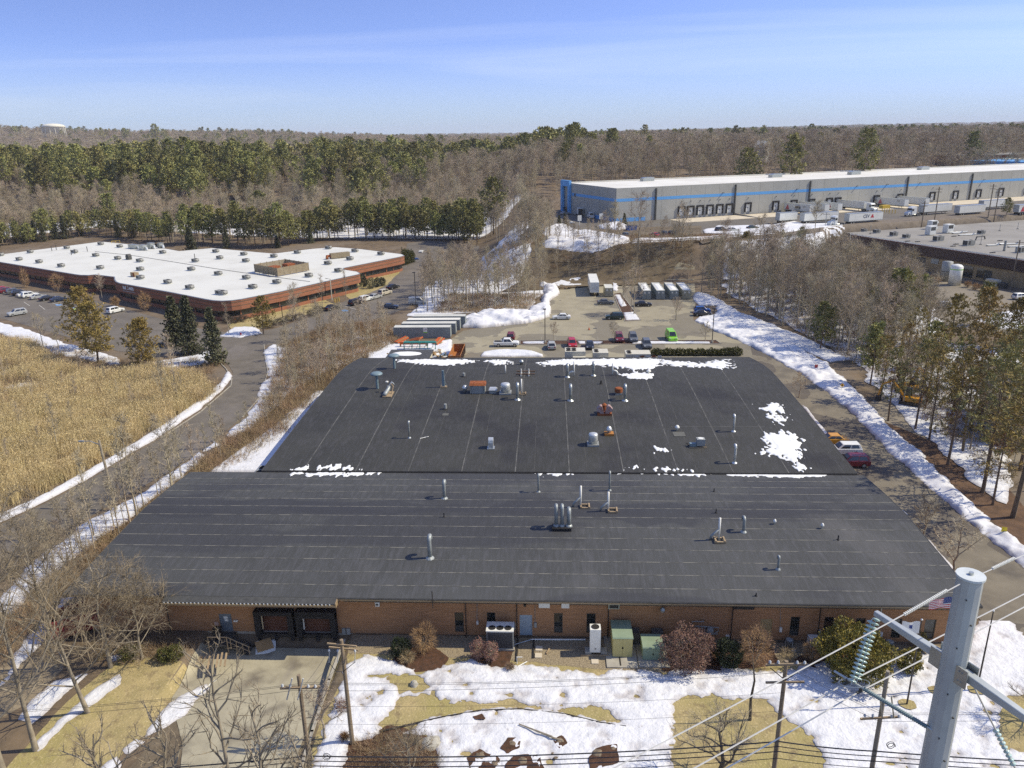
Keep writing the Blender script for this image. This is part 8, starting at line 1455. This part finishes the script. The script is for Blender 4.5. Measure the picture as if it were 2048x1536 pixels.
def small_cond(lab, px, py, s=.42, h=.85):
    t = thing('round_condenser', lab, 'air conditioner', P(px, py)); b = MB(); b.lathe([(s, .1), (s*1.02, h), (s*.8, h+.08)], 12); b.build('housing', M_dgrey, t); MB().lathe([(s*.75, h+.08), (s*.6, h+.14), (.1, h+.15)], 12).build('fan_guard', M_grey, t); MB().box(-s*1.3, -s*1.3, 0, s*1.3, s*1.3, .1).build('pad', M_conc, t)
    for k in range(4): a = k*math.pi/2+.4; MB().box(s*1.02*math.cos(a)-.03, s*1.02*math.sin(a)-.03, .1, s*1.02*math.cos(a)+.03, s*1.02*math.sin(a)+.03, h+.03).build('rib', M_grey, t)
small_cond('small dark condenser by the downspout and tan shrub', 1577, 1296); small_cond('small round dark condenser behind the yellow rhododendron', 1777, 1300)
t = thing('white_cabinet', 'small white box unit by the brick wall', 'utility box', P(1626, 1290)); MB().box(-.45, -.3, .1, .45, .4, .85).build('body', M_white, t); MB().box(-.5, -.35, 0, .5, .45, .1).build('pad', M_conc, t); MB().box(-.3, -.31, .3, .1, -.302, .7).build('panel', M_beige, t)
for i, (x, y) in enumerate(((1078, 1298), (1077, 1312), (1190, 1324))): q = P(x, y); tag(MB().box(q.x-.32, q.y-.32, .02, q.x+.32, q.y+.32, .09).build('stepping_stone', M_pad), ('square stepping stone near the blue door', 'square stepping stone second from the blue door', 'square stepping stone below the tall slim condenser')[i], 'paver')
q = P(1115, 1276.5); t = thing('drain_pipe', 'long white pipe lying along the wall by the blue door', 'pipe', (q.x, 60.1, .12)); MB().tube([(-2.4, 0, 0), (2.6, .1, 0)], .07, 7).build('pipe', M_pvc, t); MB().tube([(-2.4, 0, 0), (-4.0, -.8, 0)], .05, 6).build('hose', M_galv, t)
q = P(1097, 1302); tag(MB().obox((q.x, q.y, .1), .12, 1.1, .1, -.35).build('loose_board', M_wood), 'loose pale board on the gravel by the stepping stones', 'board')
q = P(1034, 1328); t = thing('pvc_pipe', 'bent white plastic pipe sticking out of the snow edge', 'pipe', q); MB().tube([(0, 0, 0), (0, 0, .75), (.5, 0, .75)], .045, 6).build('pipe', M_pvc, t); MB().tube([(.1, -.5, .15), (.9, .1, .2)], .045, 6).build('loose_piece', M_pvc, t)
for px, y0, y1 in ((1034, 60.2, 57.0), (1067, 60.2, 57.5), (1238, 58.4, 56.6)): x = PY(px, 1290, 58.5).x; tag(MB().box(x-.07, y1, .03, x+.07, y0, .14).build('edging', M_dark), {1034: 'dark drain channel from the downspout to the snow', 1067: 'dark edging strip beside the blue door', 1238: 'dark edging strip between the two cabinets'}[px], 'edging')
# loading steps, bins and scraps at the dock
t = thing('loading_steps', 'dark timber steps with railing up to the grey door', 'steps', (0, 0, 0)); xd0, xd1 = drs[0][0], drs[0][1]; x_a, x_b = PY(427, 1290, 59.6).x, PY(462, 1290, 59.6).x
MB().box(x_a, 58.6, -.12, x_b+.2, 60.75, .0).build('landing', M_dgrey, t)
for k in range(7): x = x_b+.2+k*.3; MB().box(x, 58.6, -.18-k*.16-.06, x+.3, 60.2, -.18-k*.16).build('step', M_dgrey, t)
M_rail = mat('rail_wood', (.33, .25, .16), (.24, .18, .12), rough=.9, scale=3)
for x in (x_a+.05, x_b+.15): MB().box(x, 58.55, -1.0, x+.08, 58.63, 1.0).build('rail_post', M_rail, t)
MB().box(x_a+.05, 58.54, .9, x_b+.2, 58.64, 1.0).build('rail', M_rail, t); MB().tube([(x_b+.2, 58.6, .95), (x_b+2.3, 58.6, -.15)], .05, 5).build('rail', M_rail, t); MB().tube([(x_b+.2, 58.6, .45), (x_b+2.3, 58.6, -.65)], .04, 5).build('rail', M_rail, t)
for k in range(4): MB().tube([(x_b+.5+k*.55, 58.6, -.3-k*.29), (x_b+.5+k*.55, 58.6, .8-k*.29)], .04, 5).build('rail_post', M_rail, t)
t = thing('waste_bin', 'black waste bins on the landing beside the grey door', 'bin', (x_a+.5, 59.7, 0)); MB().frus(-.3, .3, -.3, .3, 0, -.36, .36, -.36, .36, 1.0).build('bin', M_black, t); MB().box(-.38, -.4, 1.0, .38, .38, 1.07).build('lid', M_black, t)
q = P(527, 1296, -.8); t = thing('cardboard_sheet', 'brown cardboard over a white board at the dock', 'cardboard', (q.x, q.y, -.95)); MB().obox((0.15, .2, .12), 1.8, 1.5, .04, .3, .1, .3).build('white_board', M_white, t); MB().obox((0, .25, .3), 1.5, 1.2, .04, .6, .05, .35).build('card', M_card, t)
q = P(437, 1325); t = thing('timber_rack', 'weathered timber rails stacked on the ground below the steps', 'timber', q, .3)
for k in range(5): MB().box(-.9+k*.36, -.9, .1+.1*(k % 2), -.75+k*.36, 1.0, .2+.1*(k % 2)).build('rail', M_wood, t)
q = P(690, 1330); tag(kerb([(-19.3, 59.5), (-19.2, 54), (-18.9, 48), (-18.3, 38)], .22, .22), kind='structure'); q = P(455, 1384); 
t = thing('white_pole', 'white plastic pipe lying on the snow patch by the driveway', 'pipe', (0, 0, 0)); a, b = P(402, 1386), P(433, 1362); MB().tube([a+Vector((0, 0, .15)), b+Vector((0, 0, .15))], .06, 6).build('pipe', M_pvc, t); MB().box(a.x-.1, a.y-.1, .02, a.x+.1, a.y+.1, .15).build('joint', M_pvc, t)
# red container truck by the corner
t = thing('red_dumpster', 'dark red open-top dumpster behind the branches at the roof corner', 'dumpster', P(92, 1292), .62); q = P(100, 1290); t.location = (q.x, q.y, 0); M_dr = mat('dumpster_red', (.27, .022, .03), (.20, .016, .022), rough=.55, scale=1.2)
for bx, nm in (((0, 0, .3, 5.2, .12, 2.2), 'side_wall'), ((0, 2.3, .3, 5.2, 2.42, 2.2), 'side_wall'), ((0, .12, .3, .12, 2.3, 2.2), 'end_wall'), ((5.08, .12, .3, 5.2, 2.3, 2.2), 'end_wall'), ((.12, .12, .3, 5.08, 2.3, .4), 'floor_plate')): MB().box(*bx).build(nm, M_dr, t)
for k in range(6): MB().box(.3+k*.95, -.1, .3, .42+k*.95, -.001, 2.2).build('rib', M_dr, t)
# stones and sculpture bed
sr = random.Random(12)
M_rock = mat('brown_stone', (.24, .19, .135), (.14, .11, .08), rough=.9, scale=3, detail=8); M_rock2 = mat('pale_stone', (.46, .44, .40), (.36, .345, .31), rough=.9, scale=3, detail=7)
def rock(lab, px, py, r, M_=None, z=.0, sq=.6, group=None):
    q = P(px, py); b = MB(); n, m_ = 12, 7
    for i in range(m_):
        for j in range(n):
            a = 2*math.pi*j/n; ph = math.pi*(i/(m_-1))*.5; rr = r*(1+sr.uniform(-.16, .16)); b.v.append((rr*math.cos(a)*math.cos(ph), rr*math.sin(a)*math.cos(ph), rr*math.sin(ph)*sq*1.4))
    for i in range(m_-1):
        for j in range(n): j2 = (j+1) % n; b.f.append((i*n+j, i*n+j2, (i+1)*n+j2, (i+1)*n+j)); b.mi.append(0)
    o = b.build('rock', M_ or M_rock, None, True); o.location = (q.x, q.y, z); tag(o, lab, 'stone', group)
for i, (x, y, r) in enumerate(((1024, 1490, .42), (1120, 1485, .42), (1195, 1510, .5), (1225, 1500, .38), (1045, 1525, .5), (1093, 1477, .28), (1172, 1488, .2), (1105, 1510, .22), (1113, 1519, .3), (1100, 1492, .2), (960, 1515, .5), (990, 1530, .42))):
    rock(('brown boulder breaking through the melting snow', 'small brown stone poking out of the snow')[r < .35], x, y, r, sq=.45, group='stones in the front snow bed'); 
sheet('mulch', [W(q) for q in ([(1000, 1500), (1015, 1478), (1040, 1480), (1040, 1500), (1015, 1512)], [(1105, 1485), (1125, 1475), (1136, 1490), (1120, 1500)], [(1175, 1520), (1190, 1500), (1235, 1490), (1238, 1530), (1180, 1545)], [(1010, 1535), (1030, 1512), (1080, 1512), (1090, 1550), (1010, 1560)], [(935, 1520), (960, 1500), (1000, 1520), (985, 1560), (940, 1560)], [(943, 1436), (965, 1430), (972, 1442), (950, 1445)], [(1790, 1316), (1800, 1312), (1804, 1320)])], .21, M_mulch, .15, amp=.15, ns=.7, fine=.1)
rock('round pale stone on the lawn gap', 828, 1370, .38, M_rock2, 0, .7); rock('pale millstone in the mulch bed', 862, 1487, .8, M_rock2, 0, .28); rock('brown stone beside the pale millstone', 838, 1484, .4)
t = thing('fallen_log', 'long thin log lying across the snow', 'log', (0, 0, 0)); a, b = P(1038, 1454), P(1104, 1482); MB().tube([a+Vector((0, 0, .3)), b+Vector((0, 0, .4))], [.05, .09], 7).build('trunk', M_lbark, t); MB().tube([b+Vector((0, 0, .35)), b+Vector((.8, -.2, .25))], [.08, .06], 6).build('branch', M_bark, t)
def path_edge(pts, lab):
    b = MB(); w = [P(x, y)+Vector((0, 0, .1)) for x, y in pts]; b.tube(w, .07, 5); tag(b.build('edging', M_dark), lab, 'edging')
path_edge([(760, 1465), (880, 1437), (960, 1423), (1040, 1420), (1130, 1430), (1200, 1447), (1252, 1455)], 'dark curved edging between the grass strip and snow bed')
# flag poles
M_pole = mat('dark_pole', (.075, .062, .055), (.055, .046, .04), rough=.5, scale=2); M_fr = paint('flag_red', (.52, .03, .05), .8); M_fw = paint('flag_white', (.80, .79, .78), .8); M_fb = paint('flag_blue', (.02, .045, .22), .8)
def flagpole(lab, px, py, h):
    b = P(px, py); t = thing('flagpole', lab, 'flagpole', b); MB().tube([(0, 0, -.1), (0, 0, h*.5), (0, 0, h)], [.075, .065, .045], 8).build('pole', M_pole, t); MB().lathe([(.02, h), (.09, h+.06), (.09, h+.12), (.02, h+.18)], 8).build('finial', M_alu, t); MB().lathe([(.16, 0), (.12, .15)], 8).build('collar', M_pole, t); return b
def cloth(u, v, W_, H_, sag): return Vector((-u*W_, .10*math.sin(u*7)*u-.05*v, -v*H_*(1-.15*u)-sag*u*u*W_+.06*math.sin(u*9+v*3)))
b1 = flagpole('tall dark flagpole with the striped flag', 1872, 1385, 9.35); b2 = flagpole('dark flagpole with the white flag', 1813, 1412, 8.2); b3 = flagpole('bare dark flagpole beyond the steel pole', 1953, 1383, 7.8)
for b in (b1, b2, b3): sheet('lawn', [[(b.x+.75*math.cos(k*.6)+(.1 if k % 2 else 0), b.y+.6*math.sin(k*.6)) for k in range(10)]], .22, M_lawn, .1, amp=.12, ns=.5)
def flag(nm, lab, at, W_, H_, sag, stripes):
    t = thing(nm, lab, 'flag', at)
    def patch(mb, u0, u1, v0, v1, off=0):
        n = 8
        for i in range(n):
            ua, ub = u0+(u1-u0)*i/n, u0+(u1-u0)*(i+1)/n; pts = [cloth(ua, v1, W_, H_, sag), cloth(ub, v1, W_, H_, sag), cloth(ub, v0, W_, H_, sag), cloth(ua, v0, W_, H_, sag)]; mb.face([p+Vector((0, -off, 0)) for p in pts])
            if off: mb.face([p+Vector((0, off, 0)) for p in pts][::-1])
    if stripes:
        for k in range(13): m_ = MB(); patch(m_, .40 if k < 7 else 0, 1, k/13, (k+1)/13); m_.build('stripe', M_fr if k % 2 == 0 else M_fw, t)
        m_ = MB(); patch(m_, 0, .40, 0, 7/13); cn = m_.build('canton', M_fb, t); s_ = MB()
        for r in range(5):
            for c in range(6): p = cloth(.40*(c+.5)/6, (7/13)*(r+.5)/5, W_, H_, sag); s_.obox(p+Vector((0, -.012, 0)), .035, .006, .035, 0, .8); s_.obox(p+Vector((0, .012, 0)), .035, .006, .035, 0, .8)
        tag(s_.build('star', M_fw, cn), kind='stuff')
    else: 
        m_ = MB(); patch(m_, 0, 1, 0, 1); m_.build('field', M_fw, t); m_ = MB(); patch(m_, .42, .62, .25, .62, .012); m_.build('emblem', M_fb, t)
flag('striped_flag', 'red and white striped flag with blue canton in the wind', (b1.x-.08, b1.y, 9.25), 1.75, 1.0, .16, True); flag('white_flag', 'white flag with a small blue emblem', (b2.x-.08, b2.y, 8.1), 1.35, 1.05, .02, False)
# ================================================================== utility poles and wires
M_upole = mat('pole_wood', (.30, .235, .165), (.20, .155, .11), rough=.9, scale=3, stretch=(1, 1, .25), detail=6); M_wire = paint('black_wire', (.02, .021, .023), .6); M_ins = paint('porcelain', (.5, .52, .55), .3)
def upole(lab, base, top, M_=None, r=.15):
    t = thing('utility_pole', lab, 'utility pole', base); e = Vector(top)-Vector(base); MB().tube([(0, 0, -.3), e*.5, e], [r*1.15, r, r*.8], 9).build('pole', M_ or M_upole, t); return t, e
def insul(t, p, s=1.0): MB().lathe([(.05*s, 0), (.09*s, .04*s), (.05*s, .08*s), (.09*s, .12*s), (.04*s, .2*s)], 8, p).build('insulator', M_ins, t)
YP = 40.0
def topof(px, py, Y=YP): return PY(px, py, Y)
tA = P(705, 1487); a_top = tA+Vector((-.05, 0, 9.6)); t, e = upole('brown utility pole with double crossarm in front of the dock', tA, a_top, None, .16)
for dz in (-.35, -1.0): MB().obox((0, -.15 if dz > -.5 else .15, e.z+dz+.1*(dz < -.5)), 2.3, .1, .12, -.12).build('crossarm', M_wood, t)
for x in (-1.0, -.35, .95): insul(t, (x, -.15, e.z-.95)); MB().tube([(x, -.15, e.z-.95), (x-.1, -.2, e.z-1.9)], .03, 5).build('cutout', M_ins, t)
MB().tube([(-1.1, -.2, e.z-1.9), (-.6, -.3, e.z-2.6), (-.1, -.2, e.z-2.7), (.9, -.2, e.z-1.8)], .025, 5).build('jumper', M_wire, t)
tops = {}
for nm, px, py, l in (('B', 597, 1350, 'utility pole with two crossarms and slanted cutouts beside the driveway'), ('C', 1573, 1322, 'dark utility pole with four crossarms in the snow'), ('D', 1776, 1342, 'grey utility pole with cutouts in front of the flagpoles')):
    tp = topof(px, py, YP if nm != 'B' else 39.0); base = Vector((tp.x, tp.y, 0)); t, e = upole(l, base, tp, M_upole if nm != 'D' else mat('grey_pole', (.33, .29, .24), (.24, .21, .17), rough=.9, scale=3, stretch=(1, 1, .25)), .15); tops[nm] = tp
    arms = {'B': (-.85, -1.05), 'C': (-.12, -.4, -1.45), 'D': (-3.4, -3.7)}[nm]
    for k, dz in enumerate(arms): MB().obox((0, (-.16, .16, -.16)[k], e.z+dz), 2.4, .1, .12, {'B': .06, 'C': .05, 'D': .1}[nm]).build('crossarm', M_wood if nm != 'C' else M_upole, t)
    for x in (-1.05, -.55, .6, 1.05): insul(t, (x, -.16, e.z+arms[0]+.06))
    if nm in 'BD':
        zt = e.z+(0 if nm == 'B' else -1.6)
        for x in (-.35, .35): MB().tube([(x, -.2, zt-.1), (x-.5 if nm == 'B' else x+.35, -.25, zt-1.7)], .045, 6).build('cutout', M_ins if nm == 'B' else M_galv, t)
    if nm == 'C': 
        for s in (-1, 1): MB().tube([(s*1.0, -.16, e.z-.4), (0, -.16, e.z-1.3)], .03, 5).build('brace', M_dark, t)
def span(name, lab, a, b, sag, r=.012, M_=None, n=14, group=None):
    pts = [Vector(a).lerp(Vector(b), i/n)+Vector((0, 0, -sag*4*(i/n)*(1-i/n))) for i in range(n+1)]; o = MB().tube(pts, r, 5, False).build(name, M_ or M_wire); tag(o, lab, 'wire', group); return o
B, C2, D2 = tops['B'], tops['C'], tops['D']; Lf = Vector((-42, 37.5, 11.0)); Rf = Vector((48, 41, 11.5))
GW = 'power wires strung between the street poles'
RUNS = ('beyond the driveway pole', 'from the driveway pole to the four-crossarm pole', 'from the four-crossarm pole to the grey pole', 'past the grey pole behind the steel pole')
for i, (dx, dz) in enumerate(((-1.05, -.75), (.6, -.75), (1.05, -.75))):
    o = Vector((dx*.3, -.16+dx*.35, dz)); pts = (Lf+o, B+o, C2+o*.7, D2+o+Vector((0, 0, -2.6)), Rf+o)
    for k in range(4): span('power_wire', ('nearest', 'middle', 'farthest')[i]+' thin black power wire '+RUNS[k], pts[k], pts[k+1], (.4, .45, .1, .3)[k], .011, group=GW)
for i, (dz, r) in enumerate(((-6.2, .045), (-6.55, .03), (-6.9, .035), (-7.4, .022))):
    o = Vector((.05, -.2-.05*i, dz)); pts = (Lf+Vector((0, 0, dz+.6)), B+o, C2+o+Vector((0, 0, .2)), D2+o+Vector((0, 0, .2)), Rf+Vector((0, 0, dz+.4)))
    for k in range(4): span('cable', ('top', 'second', 'third', 'lowest')[i]+' thick black cable '+RUNS[k], pts[k], pts[k+1], (.35, .5, .1, .4)[k], r, group='communication cables on the street poles')
for k, dz in enumerate((-2.2, -3.6)): span('power_wire', 'thin service wire between the street poles', B+Vector((0, -.2, dz)), C2+Vector((0, -.2, dz)), .4, .008, group='service wires on the street poles')
for k in range(3): span('power_wire', 'thin tap wire from the driveway pole to the dock pole', B+Vector((-.3+.3*k, 0, -1.5)), a_top+Vector((-1+k*.95, -.15, -.85)), .2, .009, group='tap wires to the dock pole')
# coils of spare cable
for l, p in (('coil of black cable hanging by the driveway pole', B.lerp(C2, .04)+Vector((0, -.2, -6.4))), ('coil of black cable hanging beyond the driveway pole', Lf.lerp(B, .86)+Vector((0, -.2, -6.2))), ('loose grey cable loop beside the grey pole', D2+Vector((.9, -.2, -5.6)))):
    m_ = MB(); m_.tube([p+Vector((.24*math.cos(a), 0.02*a, .24*math.sin(a))) for a in np.linspace(0, 12.5, 26)], .022, 5, False); tag(m_.build('cable_coil', M_wire), l, 'cable coil')
# ------------------------------------------------------------------ the tall steel pole
M_stl = mat('steel_grey', (.50, .53, .555), (.40, .43, .455), rough=.45, metal=.2, scale=1.2, detail=7); overlay(M_stl, (.36, .385, .41), .6, .55, .7, stretch=(1, 1, .2), amount=.5)
SP = Vector((9.2, 14.95, 0)); ZT = 35.7; sp = thing('steel_pole', 'tall faceted galvanised steel pole with two arms', 'power pole', SP); m_ = MB(); m_.lathe([(.52, -.2), (.29, ZT-5), (.262, ZT-.05)], 12); m_.build('shaft', M_stl, sp); MB().lathe([(.295, ZT-.05), (.295, ZT)], 20).build('cap', mat('cap_pale', (.62, .66, .69), (.52, .56, .59), rough=.5, scale=3), sp); MB().lathe([(.05, ZT), (.05, ZT+.06)], 8).build('cap_bolt', M_galv, sp)
for k in range(18):
    z = ZT-.5-k*.62; a = -1.75+(.35 if k % 2 else -.35); rr = .262+(ZT-z)*.007; MB().obox((rr*math.cos(a), rr*math.sin(a), z), .05, .03, .03, a).build('step_bolt', M_dgrey, sp)
def arm(d, zr, zt, L):
    d = Vector(d).normalized(); s_ = Vector((-d.y, d.x, 0)); a0, a1 = .10, .065; r0 = .27; p0 = d*r0+Vector((0, 0, zr)); p1 = d*(r0+L)+Vector((0, 0, zt)); b = MB(); h = .11
    b.hexa([p0-s_*a0+Vector((0, 0, -h)), p0+s_*a0+Vector((0, 0, -h)), p1+s_*a1+Vector((0, 0, -.07)), p1-s_*a1+Vector((0, 0, -.07)), p0-s_*a0+Vector((0, 0, h)), p0+s_*a0+Vector((0, 0, h)), p1+s_*a1+Vector((0, 0, .07)), p1-s_*a1+Vector((0, 0, .07))]); o = b.build('arm', M_stl, sp); bevel(o, .02, 2)
    for sg in (-1, 1): q = d*(r0+.05)+s_*sg*.17+Vector((0, 0, zr)); MB().obox(q, .32, .03, .46, math.atan2(d.y, d.x)).build('bracket', M_galv, sp)
    for k in range(4): q = d*(r0+.02+.07*(k % 2))+s_*-.19+Vector((0, 0, zr-.12+.24*(k//2))); MB().obox(q, .03, .03, .03).build('bolt', M_galv, sp)
    return SP+p1
dA = Vector((-.42, .905, 0)); tipA = arm(dA, 33.35, 33.3, 1.95); tipB = arm(-dA, 33.3, 33.25, 2.6); LD = Vector((.85, .53, 0)).normalized()
M_igl = mat('glass_disc', (.50, .63, .62), (.40, .53, .52), rough=.12, scale=2, spec=.7)
def string(lab, p, q, n, r=.105, gap=None):
    t = thing('insulator_string', lab, 'insulator', p); d = (Vector(q)-Vector(p)); rot = d.to_track_quat('Z', 'Y').to_matrix().to_4x4()
    MB().tube([(0, 0, 0), d], .018, 6).build('rod', M_galv, t)
    for k in range(n): m_ = MB(); m_.lathe([(.03, -.03), (r*.55, -.025), (r, .0), (r*.9, .02), (.035, .045)], 14); m_.xf(Matrix.Translation(d*((k+.7)/(n+.6))) @ rot); m_.build('disc', M_igl, t, True)
    return t
low = P(1708, 1366, 31.75)
sv = LD*.10; string('string of glass discs hanging from the far arm, on the pole side', tipA+sv+Vector((0, 0, -.15)), low+sv, 15); string('second string of glass discs hanging from the far arm', tipA-sv+Vector((0, 0, -.15)), low-sv, 15)
t = thing('strut_insulator', 'long ribbed grey strut insulator braced against the steel pole', 'insulator', low); e = SP+Vector((-.1, -.24, 31.55))-low; rot = e.to_track_quat('Z', 'Y').to_matrix().to_4x4(); MB().tube([-e*.25, e*1.0], .03, 7).build('rod', M_stl, t); m_ = MB()
prof_ = []
for k in range(34): z = e.length*(.12+.72*k/33); prof_ += [(.042, z), (.062, z+.012)]
m_.lathe(prof_, 10); m_.xf(rot); m_.build('shed', mat('strut_grey', (.20, .27, .30), (.16, .22, .25), rough=.5, scale=2), t)
m_ = MB(); s2 = LD*.28; ring = [s2*math.cos(a)*1.0+e.normalized()*.42*math.sin(a)*.8+Vector((0, 0, .16*math.sin(a))) for a in np.linspace(0, 2*math.pi, 22)]; m_.tube(ring, .014, 6, False); m_.build('corona_ring', M_galv, t)
M_cond = paint('conductor', (.62, .60, .57), .45, .2)
GH = 'bare conductors on the steel pole'
for k, (q, l) in enumerate((((-.18), 'bare pale conductor under the glass discs, upper one'), ((.18), 'bare pale conductor under the glass discs, lower one'))):
    c = low+e.normalized()*q+Vector((0, 0, -.12)); span('conductor', l+', towards the street', c-LD*26+Vector((0, 0, -.2)), c, .25, .018, M_cond, 20); span('conductor', l+', towards the wood', c, c+LD*40+Vector((0, 0, 1.0)), .5, .018, M_cond, 20)
    t = thing('line_clamp', l.replace('bare pale conductor', 'clamp holding the conductor'), 'clamp', c); MB().tube([-LD*.14, LD*.14], .035, 6).build('body', M_dgrey, t); MB().box(-.03, -.03, 0, .03, .03, .14).build('hanger', M_dgrey, t)
tp = SP+Vector((0, 0, ZT-.12)); o = LD*.36
span('ground_wire', 'pale static wire from the pole head towards the street', tp-o-LD*26+Vector((0, 0, -.6)), tp-o, .2, .013, M_cond, 20); span('ground_wire', 'pale static wire from the pole head towards the wood', tp+o, tp+o+LD*45+Vector((0, 0, .8)), .5, .013, M_cond, 20)
for s, n in ((-1, 26), (1, 16)):
    m_ = MB()
    for k in range(n): p_ = tp+o*s+LD*s*(.5+k*.055)+Vector((0, 0, -.004*k if s < 0 else 0.0)); m_.obox(p_, .03, .05, .05, .55)
    tag(m_.build('armour_rod', M_white), 'white spiral wrap on the static wire '+('below' if s < 0 else 'beyond')+' the pole head', 'wire wrap', None, 'stuff')
t = thing('insulator_string', 'string of small glass discs under the near arm', 'insulator', tipB+Vector((0, 0, -.1))); 
q0 = P(1945, 1368, 33.1); q1 = P(2030, 1536, 31.0); MB().tube([q0-t.location, q1-t.location], .02, 6).build('rod', M_cond, t); e2 = q1-q0; rot = e2.to_track_quat('Z', 'Y').to_matrix().to_4x4()
for k in range(9): m_ = MB(); m_.lathe([(.02, -.02), (.07, 0), (.02, .03)], 10); m_.xf(Matrix.Translation(q0-t.location+e2*(.55+.05*k)) @ rot); m_.build('disc', M_igl, t, True)
# poles by the trailers
for x, y, top, l in ((1868, 447, 374, 'tall utility pole by the parked trailers, in front of the dock wall'), (1975, 440, 368, 'tall utility pole by the round pine'), (1988, 440, 375, 'second tall utility pole by the round pine'), (1843, 452, 402, 'short utility pole beside the blue-fronted truck'), (1648, 475, 424, 'thin grey lamp pole in front of the parked trailers')):
    z = 9.0 if x != 1648 else 6; b = P(x, y, z); h = hgt(b, top); t = thing('utility_pole', l, 'utility pole', b); MB().tube([(0, 0, -1.5), (0, 0, h)], .2 if x != 1648 else .12, 7).build('pole', M_upole if x != 1648 else M_grey, t); MB().box(-1.3, -.08, h-.9, 1.3, .08, h-.7).build('crossarm', M_upole, t)
    if x != 1648: MB().box(-1.1, -.08, h-2.0, 1.1, .08, h-1.8).build('crossarm', M_upole, t)
b = P(2022, 575); h = hgt(b, 480); t = thing('utility_pole', 'grey utility pole with a transformer by the brown-banded building', 'utility pole', b); MB().tube([(0, 0, 0), (0, 0, h)], .16, 7).build('pole', M_upole, t); MB().box(-1.2, -.07, h-.8, 1.2, .07, h-.65).build('crossarm', M_upole, t); MB().lathe([(.3, h-3.4), (.32, h-2.2), (.1, h-2.1)], 10, (-.5, 0, 0)).build('transformer', M_grey, t)
# ------------------------------------------------------------------ air
hz = MB().box(-9400, -120, -3.5, 9400, 10200, 150).build('haze', bpy.data.materials.new('haze'), None); hz['kind'] = 'stuff'; hm = hz.data.materials[0]; hm.use_nodes = True; hn = hm.node_tree; hn.nodes.clear()
ho = hn.nodes.new('ShaderNodeOutputMaterial'); hv = hn.nodes.new('ShaderNodeVolumePrincipled'); hv.inputs['Color'].default_value = (0.93, 0.95, 1.0, 1); hv.inputs['Density'].default_value = 7e-5; hv.inputs['Anisotropy'].default_value = 0.0; hn.links.new(hv.outputs[0], ho.inputs['Volume'])
